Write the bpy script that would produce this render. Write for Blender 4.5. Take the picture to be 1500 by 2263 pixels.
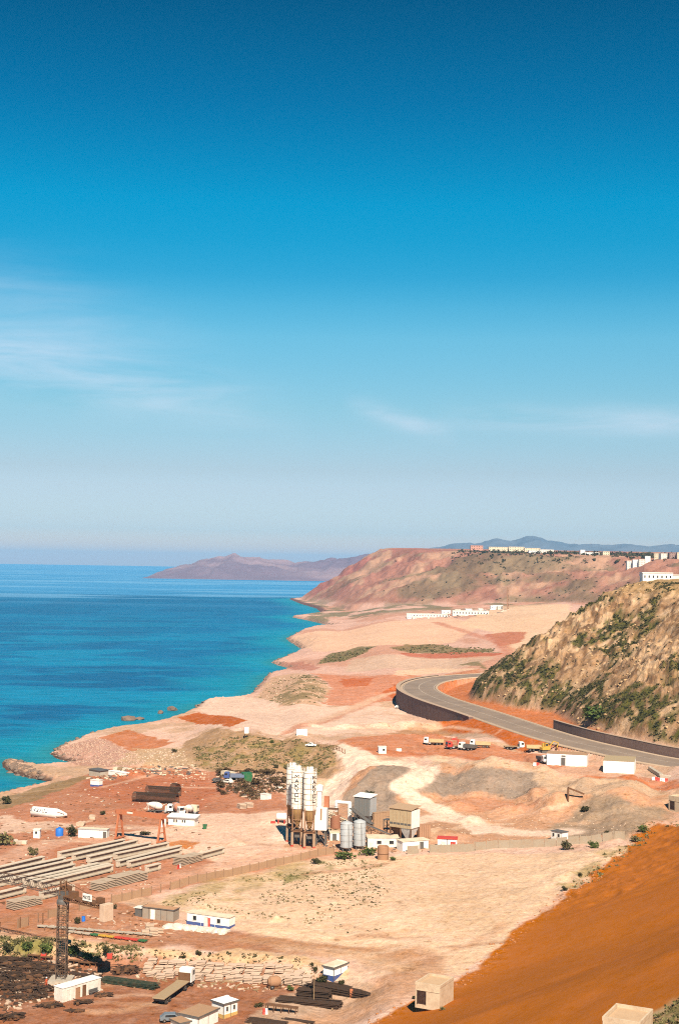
import bpy, bmesh, math, random
import numpy as np
from mathutils import Vector, Matrix

random.seed(7)
for o in list(bpy.data.objects):
    bpy.data.objects.remove(o)
SC = bpy.context.scene
COL = SC.collection

# ------------------------------------------------------------------ camera
CAMZ = 85.0
FPX = 3125.0                      # focal length in pixels of the 1500 x 2263 photograph
PITCH = math.atan2(117.5, FPX)
ROLL = 0.016
Fv = Vector((0, math.cos(PITCH), math.sin(PITCH)))
R0 = Vector((1, 0, 0))
U0 = Vector((0, -math.sin(PITCH), math.cos(PITCH)))
Ui = U0 * math.cos(ROLL) - R0 * math.sin(ROLL)
Ri = R0 * math.cos(ROLL) + U0 * math.sin(ROLL)
cam = bpy.data.cameras.new('camera')
cam.sensor_fit = 'VERTICAL'
cam.sensor_height = 36.0
cam.lens = 36.0 * FPX / 2263.0
cam.clip_start = 1.0
cam.clip_end = 90000.0
camo = bpy.data.objects.new('camera', cam)
COL.objects.link(camo)
M = Matrix.Identity(4)
for i in range(3):
    M[i][0] = Ri[i]; M[i][1] = Ui[i]; M[i][2] = -Fv[i]
M[2][3] = CAMZ
camo.matrix_world = M
SC.camera = camo

# ------------------------------------------------------------------ sky, sun, exposure
SUN_EL = math.radians(44)
SUN_RIGHT = math.radians(10)      # behind the camera, this far round to the right
sdir = Vector((math.sin(SUN_RIGHT) * math.cos(SUN_EL), -math.cos(SUN_RIGHT) * math.cos(SUN_EL), math.sin(SUN_EL)))
sl = bpy.data.lights.new('sun', 'SUN')
sl.energy = 5.0
sl.angle = math.radians(0.53)
sl.color = (1.0, 0.90, 0.74)
so = bpy.data.objects.new('sun', sl)
so.rotation_euler = (-sdir).to_track_quat('-Z', 'Y').to_euler()
so.location = (0, 0, 300)
COL.objects.link(so)

W = bpy.data.worlds.new('World')
SC.world = W
W.use_nodes = True
wn, wl = W.node_tree.nodes, W.node_tree.links
wn.clear()
def wnode(t, **kw):
    n = wn.new(t)
    for k, v in kw.items():
        setattr(n, k, v)
    return n
def wmath(op, a, b=None, c=None, clamp=False):
    n = wn.new('ShaderNodeMath'); n.operation = op; n.use_clamp = clamp
    for i, v in enumerate((a, b, c)):
        if v is None: continue
        if isinstance(v, (int, float)): n.inputs[i].default_value = v
        else: wl.new(v, n.inputs[i])
    return n.outputs[0]
sky = wnode('ShaderNodeTexSky')
sky.sky_type = 'NISHITA'
sky.sun_disc = False
sky.sun_elevation = SUN_EL
sky.sun_rotation = math.pi - SUN_RIGHT
sky.altitude = 60
sky.air_density = 1.0
sky.dust_density = 0.6
sky.ozone_density = 3.5
tc = wnode('ShaderNodeTexCoord')
sep = wnode('ShaderNodeSeparateXYZ'); wl.new(tc.outputs['Generated'], sep.inputs[0])
SKYH = wnode('ShaderNodeHueSaturation')
SKYH.inputs['Saturation'].default_value = 1.5
SKYH.inputs['Hue'].default_value = 0.495
wl.new(sky.outputs[0], SKYH.inputs['Color'])
# deeper blue with height above the horizon (film rendering of a clear sky)
elev = wmath('ARCSINE', sep.outputs[2])
ramp = wnode('ShaderNodeValToRGB')
wl.new(wmath('DIVIDE', elev, 0.5, clamp=True), ramp.inputs[0])
SKYRAMP = [(0.0, (1.75, 1.25, 1.27)), (0.046, (0.99, 1.02, 1.36)), (0.133, (1.141, 0.926, 0.974)), (0.22, (1.353, 1.138, 0.984)), (0.32, (1.518, 1.348, 1.077)), (0.363, (1.152, 1.314, 1.073)), (0.405, (0.581, 1.229, 1.05)), (0.454, (0.223, 1.252, 1.059)), (0.503, (0.024, 1.291, 1.079)), (0.639, (0.0, 0.915, 0.817)), (0.77, (0.0, 0.638, 0.587)), (1.0, (0.0, 0.542, 0.499))]
cr = ramp.color_ramp
while len(cr.elements) < len(SKYRAMP): cr.elements.new(0.5)
for e, (p, c) in zip(cr.elements, SKYRAMP):
    e.position = p; e.color = (*c, 1)
mul = wnode('ShaderNodeMix', data_type='RGBA', blend_type='MULTIPLY')
mul.inputs[0].default_value = 1.0
wl.new(SKYH.outputs[0], mul.inputs[6]); wl.new(ramp.outputs[0], mul.inputs[7])
# thin streaks of high cloud, low over the sea and over the land
mp = wnode('ShaderNodeMapping'); mp.inputs['Scale'].default_value = (9.0, 9.0, 55.0)
mp.inputs['Rotation'].default_value = (0, math.radians(4.5), 0)
wl.new(tc.outputs['Generated'], mp.inputs[0])
cn = wnode('ShaderNodeTexNoise'); cn.inputs['Scale'].default_value = 1.0; cn.inputs['Detail'].default_value = 7; cn.inputs['Roughness'].default_value = 0.58
cn.inputs['Distortion'].default_value = 0.4
wl.new(mp.outputs[0], cn.inputs['Vector'])
azim = wmath('ARCTAN2', sep.outputs[0], sep.outputs[1])
def streak(az0, az1, soft, el0, slope, thick, amount):
    a = wmath('MULTIPLY', wmath('SMOOTH_MIN', wmath('DIVIDE', wmath('SUBTRACT', azim, az0), soft), 1.0, 0.1, clamp=True),
              wmath('SMOOTH_MIN', wmath('DIVIDE', wmath('SUBTRACT', az1, azim), soft), 1.0, 0.1, clamp=True))
    line = wmath('ADD', wmath('MULTIPLY', azim, slope), el0)
    d = wmath('DIVIDE', wmath('SUBTRACT', elev, line), thick)
    g = wmath('POWER', 2.718, wmath('MULTIPLY', wmath('MULTIPLY', d, d), -1.0))
    return wmath('MULTIPLY', wmath('MULTIPLY', a, g), amount)
s1 = streak(-0.6, -0.02, 0.14, 0.098, -0.17, 0.020, 1.0)
s2 = streak(-0.5, -0.06, 0.12, 0.110, -0.30, 0.03, 0.35)
s3 = streak(0.0, 0.085, 0.03, 0.116, -0.30, 0.007, 0.9)
s4 = streak(0.06, 0.30, 0.06, 0.107, -0.02, 0.010, 0.8)
cl = wmath('ADD', wmath('ADD', s1, s2), wmath('ADD', s3, s4))
thr = wmath('MULTIPLY', wmath('SUBTRACT', cn.outputs[0], 0.33), 2.8, clamp=True)
cloud = wmath('MULTIPLY', cl, thr, clamp=True)
cmx = wnode('ShaderNodeMix', data_type='RGBA')
wl.new(wmath('MULTIPLY', cloud, 0.5), cmx.inputs[0])
wl.new(mul.outputs[2], cmx.inputs[6])
cmx.inputs[7].default_value = (8.2, 8.6, 9.8, 1)
bg = wnode('ShaderNodeBackground')
bg.inputs[1].default_value = 0.06
wl.new(cmx.outputs[2], bg.inputs[0])
wo = wnode('ShaderNodeOutputWorld')
wl.new(bg.outputs[0], wo.inputs[0])

SC.view_settings.view_transform = 'Standard'
SC.view_settings.look = 'None'
SC.view_settings.exposure = 0.75
SC.view_settings.gamma = 1.0
SC.view_settings.use_curve_mapping = False
SC.cycles.max_bounces = 4
SC.cycles.diffuse_bounces = 2
SC.cycles.glossy_bounces = 2
SC.cycles.volume_bounces = 0
SC.cycles.use_denoising = False
SC.cycles.filter_width = 1.1

# ------------------------------------------------------------------ helpers: rays, noise, polygons
def ray(px, py):
    d = Fv * FPX + Ri * (px - 750.0) - Ui * (py - 1131.5)
    return np.array(d) / d.y
def at_z(px, py, z):
    d = ray(px, py)
    t = (z - CAMZ) / d[2]
    return np.array((d[0] * t, t))
_NT = np.random.RandomState(5).rand(512, 512).astype(np.float32)
def vnoise(x, y, seed=0):
    xi = np.floor(x).astype(np.int32); yi = np.floor(y).astype(np.int32)
    xf = (x - xi).astype(np.float32); yf = (y - yi).astype(np.float32)
    xi = (xi + seed * 131) & 511; yi = (yi + seed * 57) & 511
    x2 = (xi + 1) & 511; y2 = (yi + 1) & 511
    u = xf * xf * (3 - 2 * xf); v = yf * yf * (3 - 2 * yf)
    a = _NT[xi, yi]; b = _NT[x2, yi]; c = _NT[xi, y2]; d = _NT[x2, y2]
    return a + (b - a) * u + (c - a) * v + (a - b - c + d) * u * v
def fbm(x, y, seed=0, octv=4, gain=0.5):
    s = 0; a = 1.0; t = 0
    for i in range(octv):
        s = s + a * vnoise(x * 2 ** i + 17.3 * i, y * 2 ** i - 9.1 * i, seed + i); t += a; a *= gain
    return s / t
def ridged(x, y, seed=0, octv=4):
    s = 0; a = 1.0; t = 0
    for i in range(octv):
        n = vnoise(x * 2 ** i + 5.7 * i, y * 2 ** i + 3.3 * i, seed + i)
        s = s + a * (1 - np.abs(2 * n - 1)); t += a; a *= 0.5
    return s / t
def sstep(a, b, x):
    t = np.clip((x - a) / (b - a), 0, 1)
    return t * t * (3 - 2 * t)
def line_dist(x, y, P):
    """distance to a polyline and parameter (index + fraction) of the nearest point"""
    best = np.full(x.shape, 1e18); par = np.zeros(x.shape)
    for i in range(len(P) - 1):
        ax, ay = P[i][0], P[i][1]; dx, dy = P[i + 1][0] - ax, P[i + 1][1] - ay
        L = dx * dx + dy * dy + 1e-9
        t = np.clip(((x - ax) * dx + (y - ay) * dy) / L, 0, 1)
        d = (x - ax - t * dx) ** 2 + (y - ay - t * dy) ** 2
        m = d < best
        best = np.where(m, d, best); par = np.where(m, i + t, par)
    return np.sqrt(best), par
def poly_sd(x, y, P):
    """signed distance to a closed polygon, positive inside"""
    best = np.full(x.shape, 1e18); ins = np.zeros(x.shape, bool)
    n = len(P)
    for i in range(n):
        ax, ay = P[i][0], P[i][1]; bx, by = P[(i + 1) % n][0], P[(i + 1) % n][1]
        dx, dy = bx - ax, by - ay
        L = dx * dx + dy * dy + 1e-9
        t = np.clip(((x - ax) * dx + (y - ay) * dy) / L, 0, 1)
        best = np.minimum(best, (x - ax - t * dx) ** 2 + (y - ay - t * dy) ** 2)
        c = ((ay > y) != (by > y))
        xs = ax + (y - ay) * dx / (dy if abs(dy) > 1e-9 else 1e-9)
        ins ^= c & (x < xs)
    d = np.sqrt(best)
    return np.where(ins, d, -d)

# ------------------------------------------------------------------ the lie of the land
CTRL = [  # photo pixel of a spot on the ground and its height above the sea
 (0,2263,6.6),(250,2263,6.6),(500,2263,6.8),(0,2150,6.8),(300,2180,6.8),(650,2200,7.2),(800,2240,6.5),(250,2120,6.9),(520,2160,6.9),(-200,2200,6.6),(-300,2000,6),(-300,1880,4),
 (0,2068,6.8),(250,2088,7),(560,2104,7),(690,2125,7),
 (100,2040,7),(300,2050,7),(500,2060,7),(450,2030,7),(250,1990,7.3),(500,1930,7.5),(740,1885,8),
 (0,1990,6.5),(0,1900,6),(200,1900,6),(400,1880,6.5),(100,1850,5.5),(0,1850,5),(150,1800,5),(60,1785,4),(0,1790,3),(200,1750,5),(400,1750,6),(450,1850,6.5),(550,1850,7),(650,1870,7.5),(620,1800,7.5),
 (500,1740,7),(600,1755,7.5),(650,1730,8),(300,1700,5.5),(380,1690,6.5),(440,1700,6.8),(200,1710,4),(120,1708,2.5),
 (450,1990,8),(700,1950,8.5),(700,2050,7.5),(900,2000,9),(1100,1930,10),(1100,2050,9.5),(1250,1930,11.5),(900,2150,7.5),(800,2120,7.2),(1000,2100,8.5),(1000,2180,7.8),(850,2240,7),(1400,2100,10),(1400,1950,12),(1300,2250,8),(1700,2100,12),
 (800,1880,8),(950,1875,8.5),(900,1820,9),(780,1800,9),(1000,1790,9.5),(1100,1840,9.5),(1250,1850,10.5),(1350,1862,12),(720,1810,8.5),
 (730,1745,9),(755,1715,11.5),(850,1770,9.5),(800,1680,15.5),(775,1700,13.5),
 (690,1690,11),(640,1705,9),(560,1700,8.3),(480,1690,7.5),(700,1660,14.5),
 (760,1645,17),(660,1630,17),(560,1618,16),(490,1612,14.5),(450,1650,10),(520,1650,12.2),(600,1660,12.7),(840,1662,16.5),(900,1655,16),(1000,1668,16),(1100,1684,16.4),(1200,1700,17),(1300,1712,17),(1400,1725,17),(1500,1742,17.5),(950,1605,14.8),(870,1612,16.5),(1150,1655,15.8),(1000,1630,15.3),(1250,1690,17),(1400,1700,17.5),(1650,1760,18),
 (940,1690,14.5),(1050,1705,14.5),(1000,1742,11.5),(1150,1765,11.5),(1300,1775,12.5),(1420,1790,14),(1180,1715,15),(1320,1735,15),(1490,1785,14.5),(1450,1762,14.5),(1100,1770,10.5),(1250,1800,11),(1200,1840,10),
 (150,1668,2.5),(250,1645,5.5),(330,1605,6.5),(300,1655,5.8),(400,1648,8),(430,1592,8),(500,1568,8.5),(560,1555,8.5),(380,1620,7.5),
 (610,1545,11),(660,1510,16),(700,1530,15),(720,1545,13),(640,1525,14),(700,1500,15),(760,1510,14),(800,1560,13.5),(700,1590,14),(800,1510,14.5),(890,1557,12.8),(905,1564,12.8),(940,1578,13.8),(985,1594,15),(860,1550,13.2),(870,1530,15),(880,1590,14.5),(620,1590,13),(870,1500,17),
 (650,1470,4),(720,1475,10),(800,1455,13),(900,1485,17),(700,1412,10),(850,1405,18),(1000,1455,18),(1050,1490,21),(1100,1425,22),(900,1372,19),(760,1378,6),(800,1430,14),(900,1430,17),(1000,1370,22),(1150,1395,26),(1250,1355,34),(1100,1352,27),(1260,1385,30),(900,1345,22),(1100,1340,30),(760,1350,5),(700,1440,8),(1600,1400,40),(1600,1500,30),
]
def _uv(x, y):
    return np.clip(FPX * x / y, -950, 950), np.clip(FPX * 75.0 / y, 60, 1020)
_cp = []
for px, py, z in CTRL:
    p = at_z(px, py, z); u, v = _uv(p[0], p[1]); _cp.append((float(u), float(v), z))
_cp = np.array(_cp) ; _cu = _cp[:, :2] / 100.0
def _phi(r2):
    return 0.5 * r2 * np.log(r2 + 1e-9)
_n = len(_cp)
_A = np.zeros((_n + 3, _n + 3))
_r2 = ((_cu[:, None, :] - _cu[None, :, :]) ** 2).sum(-1)
_A[:_n, :_n] = _phi(_r2) + np.eye(_n) * 0.012
_A[:_n, _n] = 1; _A[:_n, _n + 1:] = _cu
_A[_n:, :_n] = _A[:_n, _n:].T
_w = np.linalg.solve(_A, np.concatenate([_cp[:, 2], np.zeros(3)]))
_ug = np.linspace(-950, 950, 361); _vg = np.linspace(60, 1020, 261)
_UU, _VV = np.meshgrid(_ug / 100.0, _vg / 100.0)
_tab = _w[_n] + _w[_n + 1] * _UU + _w[_n + 2] * _VV
for _k in range(_n):
    _tab += _w[_k] * _phi((_UU - _cu[_k, 0]) ** 2 + (_VV - _cu[_k, 1]) ** 2)
_tab = np.clip(_tab, 1.0, 45)
BANK = [tuple(at_z(px, py, 7.0)) for px, py in [(-500,2040),(-200,2056),(0,2072),(100,2077),(250,2090),(400,2097),(560,2108),(680,2124),(790,2138),(880,2168),(872,2222),(790,2300),(700,2500),(-900,2500)]]
def base_height(x, y):
    u, v = _uv(x, y)
    fu = (u + 950) / 1900 * 360; fv = (v - 60) / 960 * 260
    i = np.clip(fu.astype(int), 0, 359); j = np.clip(fv.astype(int), 0, 259)
    a = fu - i; b = fv - j
    z = (_tab[j, i] * (1 - a) + _tab[j, i + 1] * a) * (1 - b) + (_tab[j + 1, i] * (1 - a) + _tab[j + 1, i + 1] * a) * b
    Dl = poly_sd(x, y, BANK) + 1.6 * (fbm(x / 6, y / 5, 21, 3) - 0.5)
    w = 6.5 + 5 * sstep(-18, 0, x)
    return z - 3.4 * sstep(0, 1, Dl / w)

COAST_PX = [(-900,2200),(-500,1930),(-250,1840),(-60,1775),(0,1760),(40,1751),(85,1741),(112,1731),(100,1726),(70,1720),(34,1711),(8,1697),(6,1684),(22,1679),(45,1683),(62,1690),(90,1694),(140,1694),(190,1692),(165,1686),(130,1678),(113,1668),(125,1656),(165,1640),(205,1630),(240,1624),(290,1621),(320,1615),(370,1600),(425,1574),(440,1558),(470,1553),(500,1555),(540,1548),(565,1526),(590,1494),(625,1486),(660,1484),(650,1480),(610,1469),(600,1464),(625,1455),(660,1442),(668,1434),(640,1418),(634,1412),(660,1398),(690,1392),(755,1386),(720,1380),(680,1371),(645,1364),(680,1361),(712,1356),(700,1345),(664,1334),(640,1324)]
COAST = [tuple(at_z(px, py, 0.0)) for px, py in COAST_PX] + [(-60,3700),(120,4150),(900,4700),(6000,4700),(6000,-300),(-700,-300)]

TOE = [(230,405),(196,430),(168,458),(143,486),(128,507),(116,530),(106,552),(98,585),(97,640),(80,668),(66,705),(67,738),(88,772),(135,796),(205,815),(255,900),(290,1100),(320,1400),(345,1700),(335,1950),(262,2150),(120,2330),(20,2500),(-10,2760),(-95,3390),(-50,3640),(150,4100),(900,4600),(5900,4600),(5900,405)]
ROAD = [(165,120,34),(176,220,31),(180,300,27),(176,370,23),(158,430,20),(132,472,18.6),(113.5,497,18.5),(100,517,19.2),(83,550,20.3),(63,625,21.2),(48,690,21.2),(43,745,21.2),(52,792,21.4),(74,822,22),(112,838,23),(180,850,25),(260,880,30)]
def _catmull(P, k=8):
    out = []
    for i in range(len(P) - 1):
        p0 = np.array(P[max(i - 1, 0)]); p1 = np.array(P[i]); p2 = np.array(P[i + 1]); p3 = np.array(P[min(i + 2, len(P) - 1)])
        for j in range(k):
            t = j / k
            out.append(tuple(0.5 * (2 * p1 + (p2 - p0) * t + (2 * p0 - 5 * p1 + 4 * p2 - p3) * t * t + (3 * p1 - p0 - 3 * p2 + p3) * t ** 3)))
    out.append(tuple(P[-1])); return out
ROADC = _catmull(ROAD, 5)
ROAD_HW = 9.0
_rz = np.array([p[2] for p in ROADC])
FILL_PX = [(640,2340),(800,2264),(900,2214),(1000,2172),(1062,2142),(1105,2090),(1155,2046),(1225,2004),(1288,1958),(1350,1900),(1400,1858),(1430,1822),(1450,1814),(1500,1828),(1700,1850)]
FILL = [tuple(at_z(px, py, 7.0 + (2263 - py) / 455.0 * 6.5)) for px, py in FILL_PX] + [(400, 340), (400, 60), (-60, 60)]
MOUNDS = [  # pixel of the foot, radius across, radius in depth, height: heaps of gravel, sand and soil
 (855,1745,17,24,7.0),(1060,1740,22,20,3.8),(1130,1738,18,20,3.8),(985,1724,12,14,2.2),(1345,1792,22,22,5.0),(1010,1775,6,6,2.0),(1120,1785,7,6,1.8),(1180,1770,6,6,2.2),(1040,1800,5,5,1.5),(700,1720,5,5,2.0),(1230,1790,6,6,2.4),(1330,1765,5,6,2.0),(960,1700,6,6,1.6),(600,1790,5,4,1.2),(520,1830,4,4,1.0),(760,1615,10,4,1.8),(690,1608,7,3,1.2),(1290,1768,7,8,2.0),
 (965,1830,9,8,2.6),(300,1650,9,9,2.4),(330,1665,8,6,2.0),(915,1610,17,5,4.0),(990,1608,14,6,3.8),(845,1612,8,4,2.5),(1315,1745,7,8,2.0),(1400,1765,9,9,2.4),
 (610,1998,1.9,1.6,1.3),(395,1868,5,4,0.7),(1010,1650,25,3,0.8)]
_mw = [(*at_z(px, py, 11.0 if py > 1660 else 16.0), rx, ry, h) for px, py, rx, ry, h in MOUNDS]

PAD = [tuple(at_z(px, py, 16.9)) for px, py in [(1165,1668),(1190,1700),(1320,1716),(1440,1728),(1470,1722),(1400,1688),(1310,1672),(1225,1655)]]
def hill_parts(x, y):
    D = poly_sd(x, y, TOE)
    far = sstep(850, 1500, y)
    return D, far
def height(x, y, fine=True):
    x = np.asarray(x, float); y = np.asarray(y, float)
    z = base_height(x, np.maximum(y, 60))
    for mx, my, rx, ry, h in _mw:
        r = np.sqrt(((x - mx) / rx) ** 2 + ((y - my) / ry) ** 2)
        r = r + 0.25 * (vnoise(x / 4 + mx, y / 4, 3) - 0.5)
        z = z + h * np.clip(1.12 - r, 0, 1.0) * np.where(r < 1.2, 1, 0) ** 1
    if fine:
        bk = sstep(10.3, 11.6, z) * sstep(16.6, 15.4, z) * (y < 600)
        z = z + bk * 1.5 * (ridged(x / 5, y / 7, 121, 4) - 0.55)
        bl = sstep(8.2, 9.5, z) * sstep(15.5, 14, z) * (y > 440) * (x < 0) * (y < 620)
        z = z + bl * 1.0 * (ridged(x / 4 + y / 12, y / 9, 131, 4) - 0.55)
    # embankment of the near road
    Df = poly_sd(x, y, FILL)
    wob = 0.6 * (fbm(x / 12, y / 12, 5, 3) - 0.5)
    z = np.where(Df > 0, z + 0.46 * np.minimum(Df * Df / (Df + 9), 90) * (1 + 0.1 * wob), z)
    # escarpment and headland
    D, far = hill_parts(x, y)
    ztoe = np.interp(y, [0, 450, 900, 1100, 1900, 2300, 2600, 3400], [23, 22.5, 24, 30, 34, 22, 8, 2])
    zp = np.interp(y, [0, 400, 680, 1000, 2000, 2800, 3350, 3700, 4500], [80, 80, 80.5, 86, 101, 116, 128, 110, 40])
    s = np.interp(y, [0, 900, 1500, 2400, 3400], [0.76, 0.7, 0.46, 0.36, 0.62])
    lam = np.interp(y, [0, 700, 1100, 2000, 3400], [24, 24, 45, 95, 110])
    gl = ridged(x / lam + 0.3 * y / lam, y / lam, 11, 4)
    Dn = D + (gl - 0.55) * lam * np.where(y > 1000, 0.5, 0.24) * sstep(2, 0.5 * lam, D)
    rise = s * np.maximum(Dn, 0)
    if fine:
        rk = ridged(x / 5.0, y / 7.0, 23, 3)
        rise = rise + (1 - far) * sstep(8, 30, D) * 3.0 * (rk - 0.5) + (1 - far) * sstep(4, 20, D) * 2.2 * (fbm(x / 2.2, y / 3.0, 29, 3) - 0.5)
        rise = rise + (1 - far) * sstep(14, 30, D) * sstep(0.46, 0.60, fbm(x / 22 + 9, y / 26, 78, 3)) * 2.4 * (((rise + 2.5 * fbm(x / 7, y / 9, 79, 3)) / 2.6) % 1.0 - 0.5)
        st = (rise / 5.5) % 1.0                                     # thin ledges of harder rock
        rise = rise + (1 - far) * sstep(10, 30, D) * 2.6 * sstep(0.40, 0.62, fbm(x / 30, y / 30, 77, 2)) * (st - 0.5)
        rise = rise + far * sstep(5, 60, D) * (11 * (ridged(x / 28, y / 40, 41, 3) - 0.5) + 15 * (ridged(x / 60 + y / 90, y / 200, 43, 3) - 0.55))
    room = np.maximum(zp - ztoe, 1)
    soft = np.where(y > 1000, np.maximum(room * 0.035, 2.0), np.maximum(room * 0.06, 3.0))
    capped = room - soft * np.logaddexp(0, (room - rise) / soft) 
    hz = ztoe + np.maximum(capped, 0)
    zb = np.where(D > 0, np.maximum(z, 0) , z)
    z = np.where(D > 0, zb + (np.maximum(hz, zb) - zb) * sstep(0, 6, D), z)
    # road bench, its fill slope on the sea side and the cut on the hill side
    rs = np.where((x > -10) & (x < 330) & (y < 960))
    dr = np.full(x.shape, 500.0); par = np.zeros(x.shape)
    dr[rs], par[rs] = line_dist(x[rs], y[rs], ROADC)
    rz = np.interp(par, np.arange(len(_rz)), _rz)
    idx = np.clip(par.astype(int), 0, len(ROADC) - 2)
    RC = np.array(ROADC)
    tx = RC[idx + 1, 0] - RC[idx, 0]; ty = RC[idx + 1, 1] - RC[idx, 1]
    side = tx * (y - RC[idx, 1]) - ty * (x - RC[idx, 0])         # > 0 : sea side
    wall = sstep(5.4, 5.9, par / 8.0 + 0 * par) * (1 - sstep(10.2, 10.8, par / 8.0)) * 0
    k = np.where((y > 606) & (y < 800), 6.0, 0.36)
    ext = np.maximum(dr - ROAD_HW - 1.2, 0)
    up = rz - 0.25 - ext * k
    dn = rz - 0.25 + np.maximum(dr - ROAD_HW - (2.0), 0) * 1.6
    near = (y < 440) & (x > 120)
    z = np.where(side > 0, np.where(near, np.where(dr < ROAD_HW + 1, rz - 0.25, z), np.maximum(z, up)), z)
    z = np.where((side > 0) & (dr < ROAD_HW + 0.6), rz - 0.25, z)
    z = np.where(side <= 0, np.minimum(z, dn), z)
    z = np.where((side <= 0) & (dr < ROAD_HW + 1.2), rz - 0.25, z)
    Dp = poly_sd(x, y, PAD)
    z = z + (16.9 - z) * sstep(-2.5, 0.5, Dp) * np.where(side > 0, 1, 0) * sstep(ROAD_HW + 0.5, ROAD_HW + 2.5, dr)
    # shore
    Dc = poly_sd(x, y, COAST)
    cs = np.interp(y, [0, 600, 900, 2600, 3300], [0.55, 0.6, 0.6, 0.5, 0.9])
    wobc = (fbm(x / 9, y / 14, 61, 3) - 0.5)
    cz = np.where(Dc > 0, cs * Dc * (1 + 0.9 * wobc) + 0.15, 0.35 * Dc)
    z = np.where(cz < z, cz, z)
    if fine:
        flat = np.where((dr < ROAD_HW + 1.5), 0, 1.0)
        rough = 0.12 + 0.35 * sstep(0.2, 3.0, np.abs(z - 9.0) - 4) * 0
        z = z + flat * np.where(Df > 0, 0.14, 1.0) * (0.34 * (fbm(x / 5, y / 6, 91, 4) - 0.5) + 0.22 * (fbm(x / 1.3, y / 1.8, 93, 3) - 0.5)) * np.interp(y, [0, 600, 2000], [1, 1.6, 5])
        z = z + (Dc > 0) * sstep(14, 0, Dc) * 1.5 * (fbm(x / 1.8, y / 2.4, 95, 3) - 0.5) * np.where(y < 900, 1, 2)
    return z

# ------------------------------------------------------------------ materials
def new_mat(name):
    m = bpy.data.materials.new(name); m.use_nodes = True
    nt = m.node_tree; nt.nodes.clear()
    out = nt.nodes.new('ShaderNodeOutputMaterial'); b = nt.nodes.new('ShaderNodeBsdfPrincipled')
    nt.links.new(b.outputs[0], out.inputs[0])
    return m, nt, b
def nmath(nt, op, a, b=None, clamp=False):
    n = nt.nodes.new('ShaderNodeMath'); n.operation = op; n.use_clamp = clamp
    for i, v in enumerate((a, b)):
        if v is None: continue
        if isinstance(v, (int, float)): n.inputs[i].default_value = v
        else: nt.links.new(v, n.inputs[i])
    return n.outputs[0]
def nnoise(nt, vec, scale, detail=4, rough=0.55):
    n = nt.nodes.new('ShaderNodeTexNoise'); n.inputs['Scale'].default_value = scale
    n.inputs['Detail'].default_value = detail; n.inputs['Roughness'].default_value = rough
    if vec is not None: nt.links.new(vec, n.inputs['Vector'])
    return n.outputs[0]
def nmix(nt, f, a, b, mode='MIX'):
    n = nt.nodes.new('ShaderNodeMix'); n.data_type = 'RGBA'; n.blend_type = mode
    for i, v in ((0, f), (6, a), (7, b)):
        if isinstance(v, (int, float)): n.inputs[i].default_value = v
        elif isinstance(v, tuple): n.inputs[i].default_value = (*v, 1) if len(v) == 3 else v
        else: nt.links.new(v, n.inputs[i])
    return n.outputs[2]
def nmap(nt, v, a, b, c, d):
    n = nt.nodes.new('ShaderNodeMapRange'); n.clamp = True
    nt.links.new(v, n.inputs[0])
    for i, q in enumerate((a, b, c, d)): n.inputs[i + 1].default_value = q
    return n.outputs[0]
def objco(nt, gen='Object'):
    return nt.nodes.new('ShaderNodeTexCoord').outputs[gen]
def worldco(nt):
    return nt.nodes.new('ShaderNodeNewGeometry').outputs['Position']
_mats = {}
def paint(name, col, rough=0.7, dirt=0.25, scale=1.2, metal=0.0, dirtcol=(0.30, 0.17, 0.09), spec=0.3):
    """weathered plain surface: colour, uneven dust and dirt, fine relief"""
    if name in _mats: return _mats[name]
    m, nt, b = new_mat(name)
    co = worldco(nt)
    n1 = nnoise(nt, co, scale, 5, 0.6); n2 = nnoise(nt, co, scale * 6, 3, 0.6)
    f = nmap(nt, n1, 0.42, 0.78, 0.0, dirt)
    c = nmix(nt, f, tuple(col), dirtcol)
    k = nmap(nt, n2, 0.25, 0.75, 0.86, 1.12)
    hv = nt.nodes.new('ShaderNodeHueSaturation'); nt.links.new(c, hv.inputs['Color']); nt.links.new(k, hv.inputs['Value'])
    nt.links.new(hv.outputs[0], b.inputs['Base Color'])
    b.inputs['Roughness'].default_value = rough; b.inputs['Metallic'].default_value = metal
    b.inputs['Specular IOR Level'].default_value = spec
    _mats[name] = m
    return m
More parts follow.
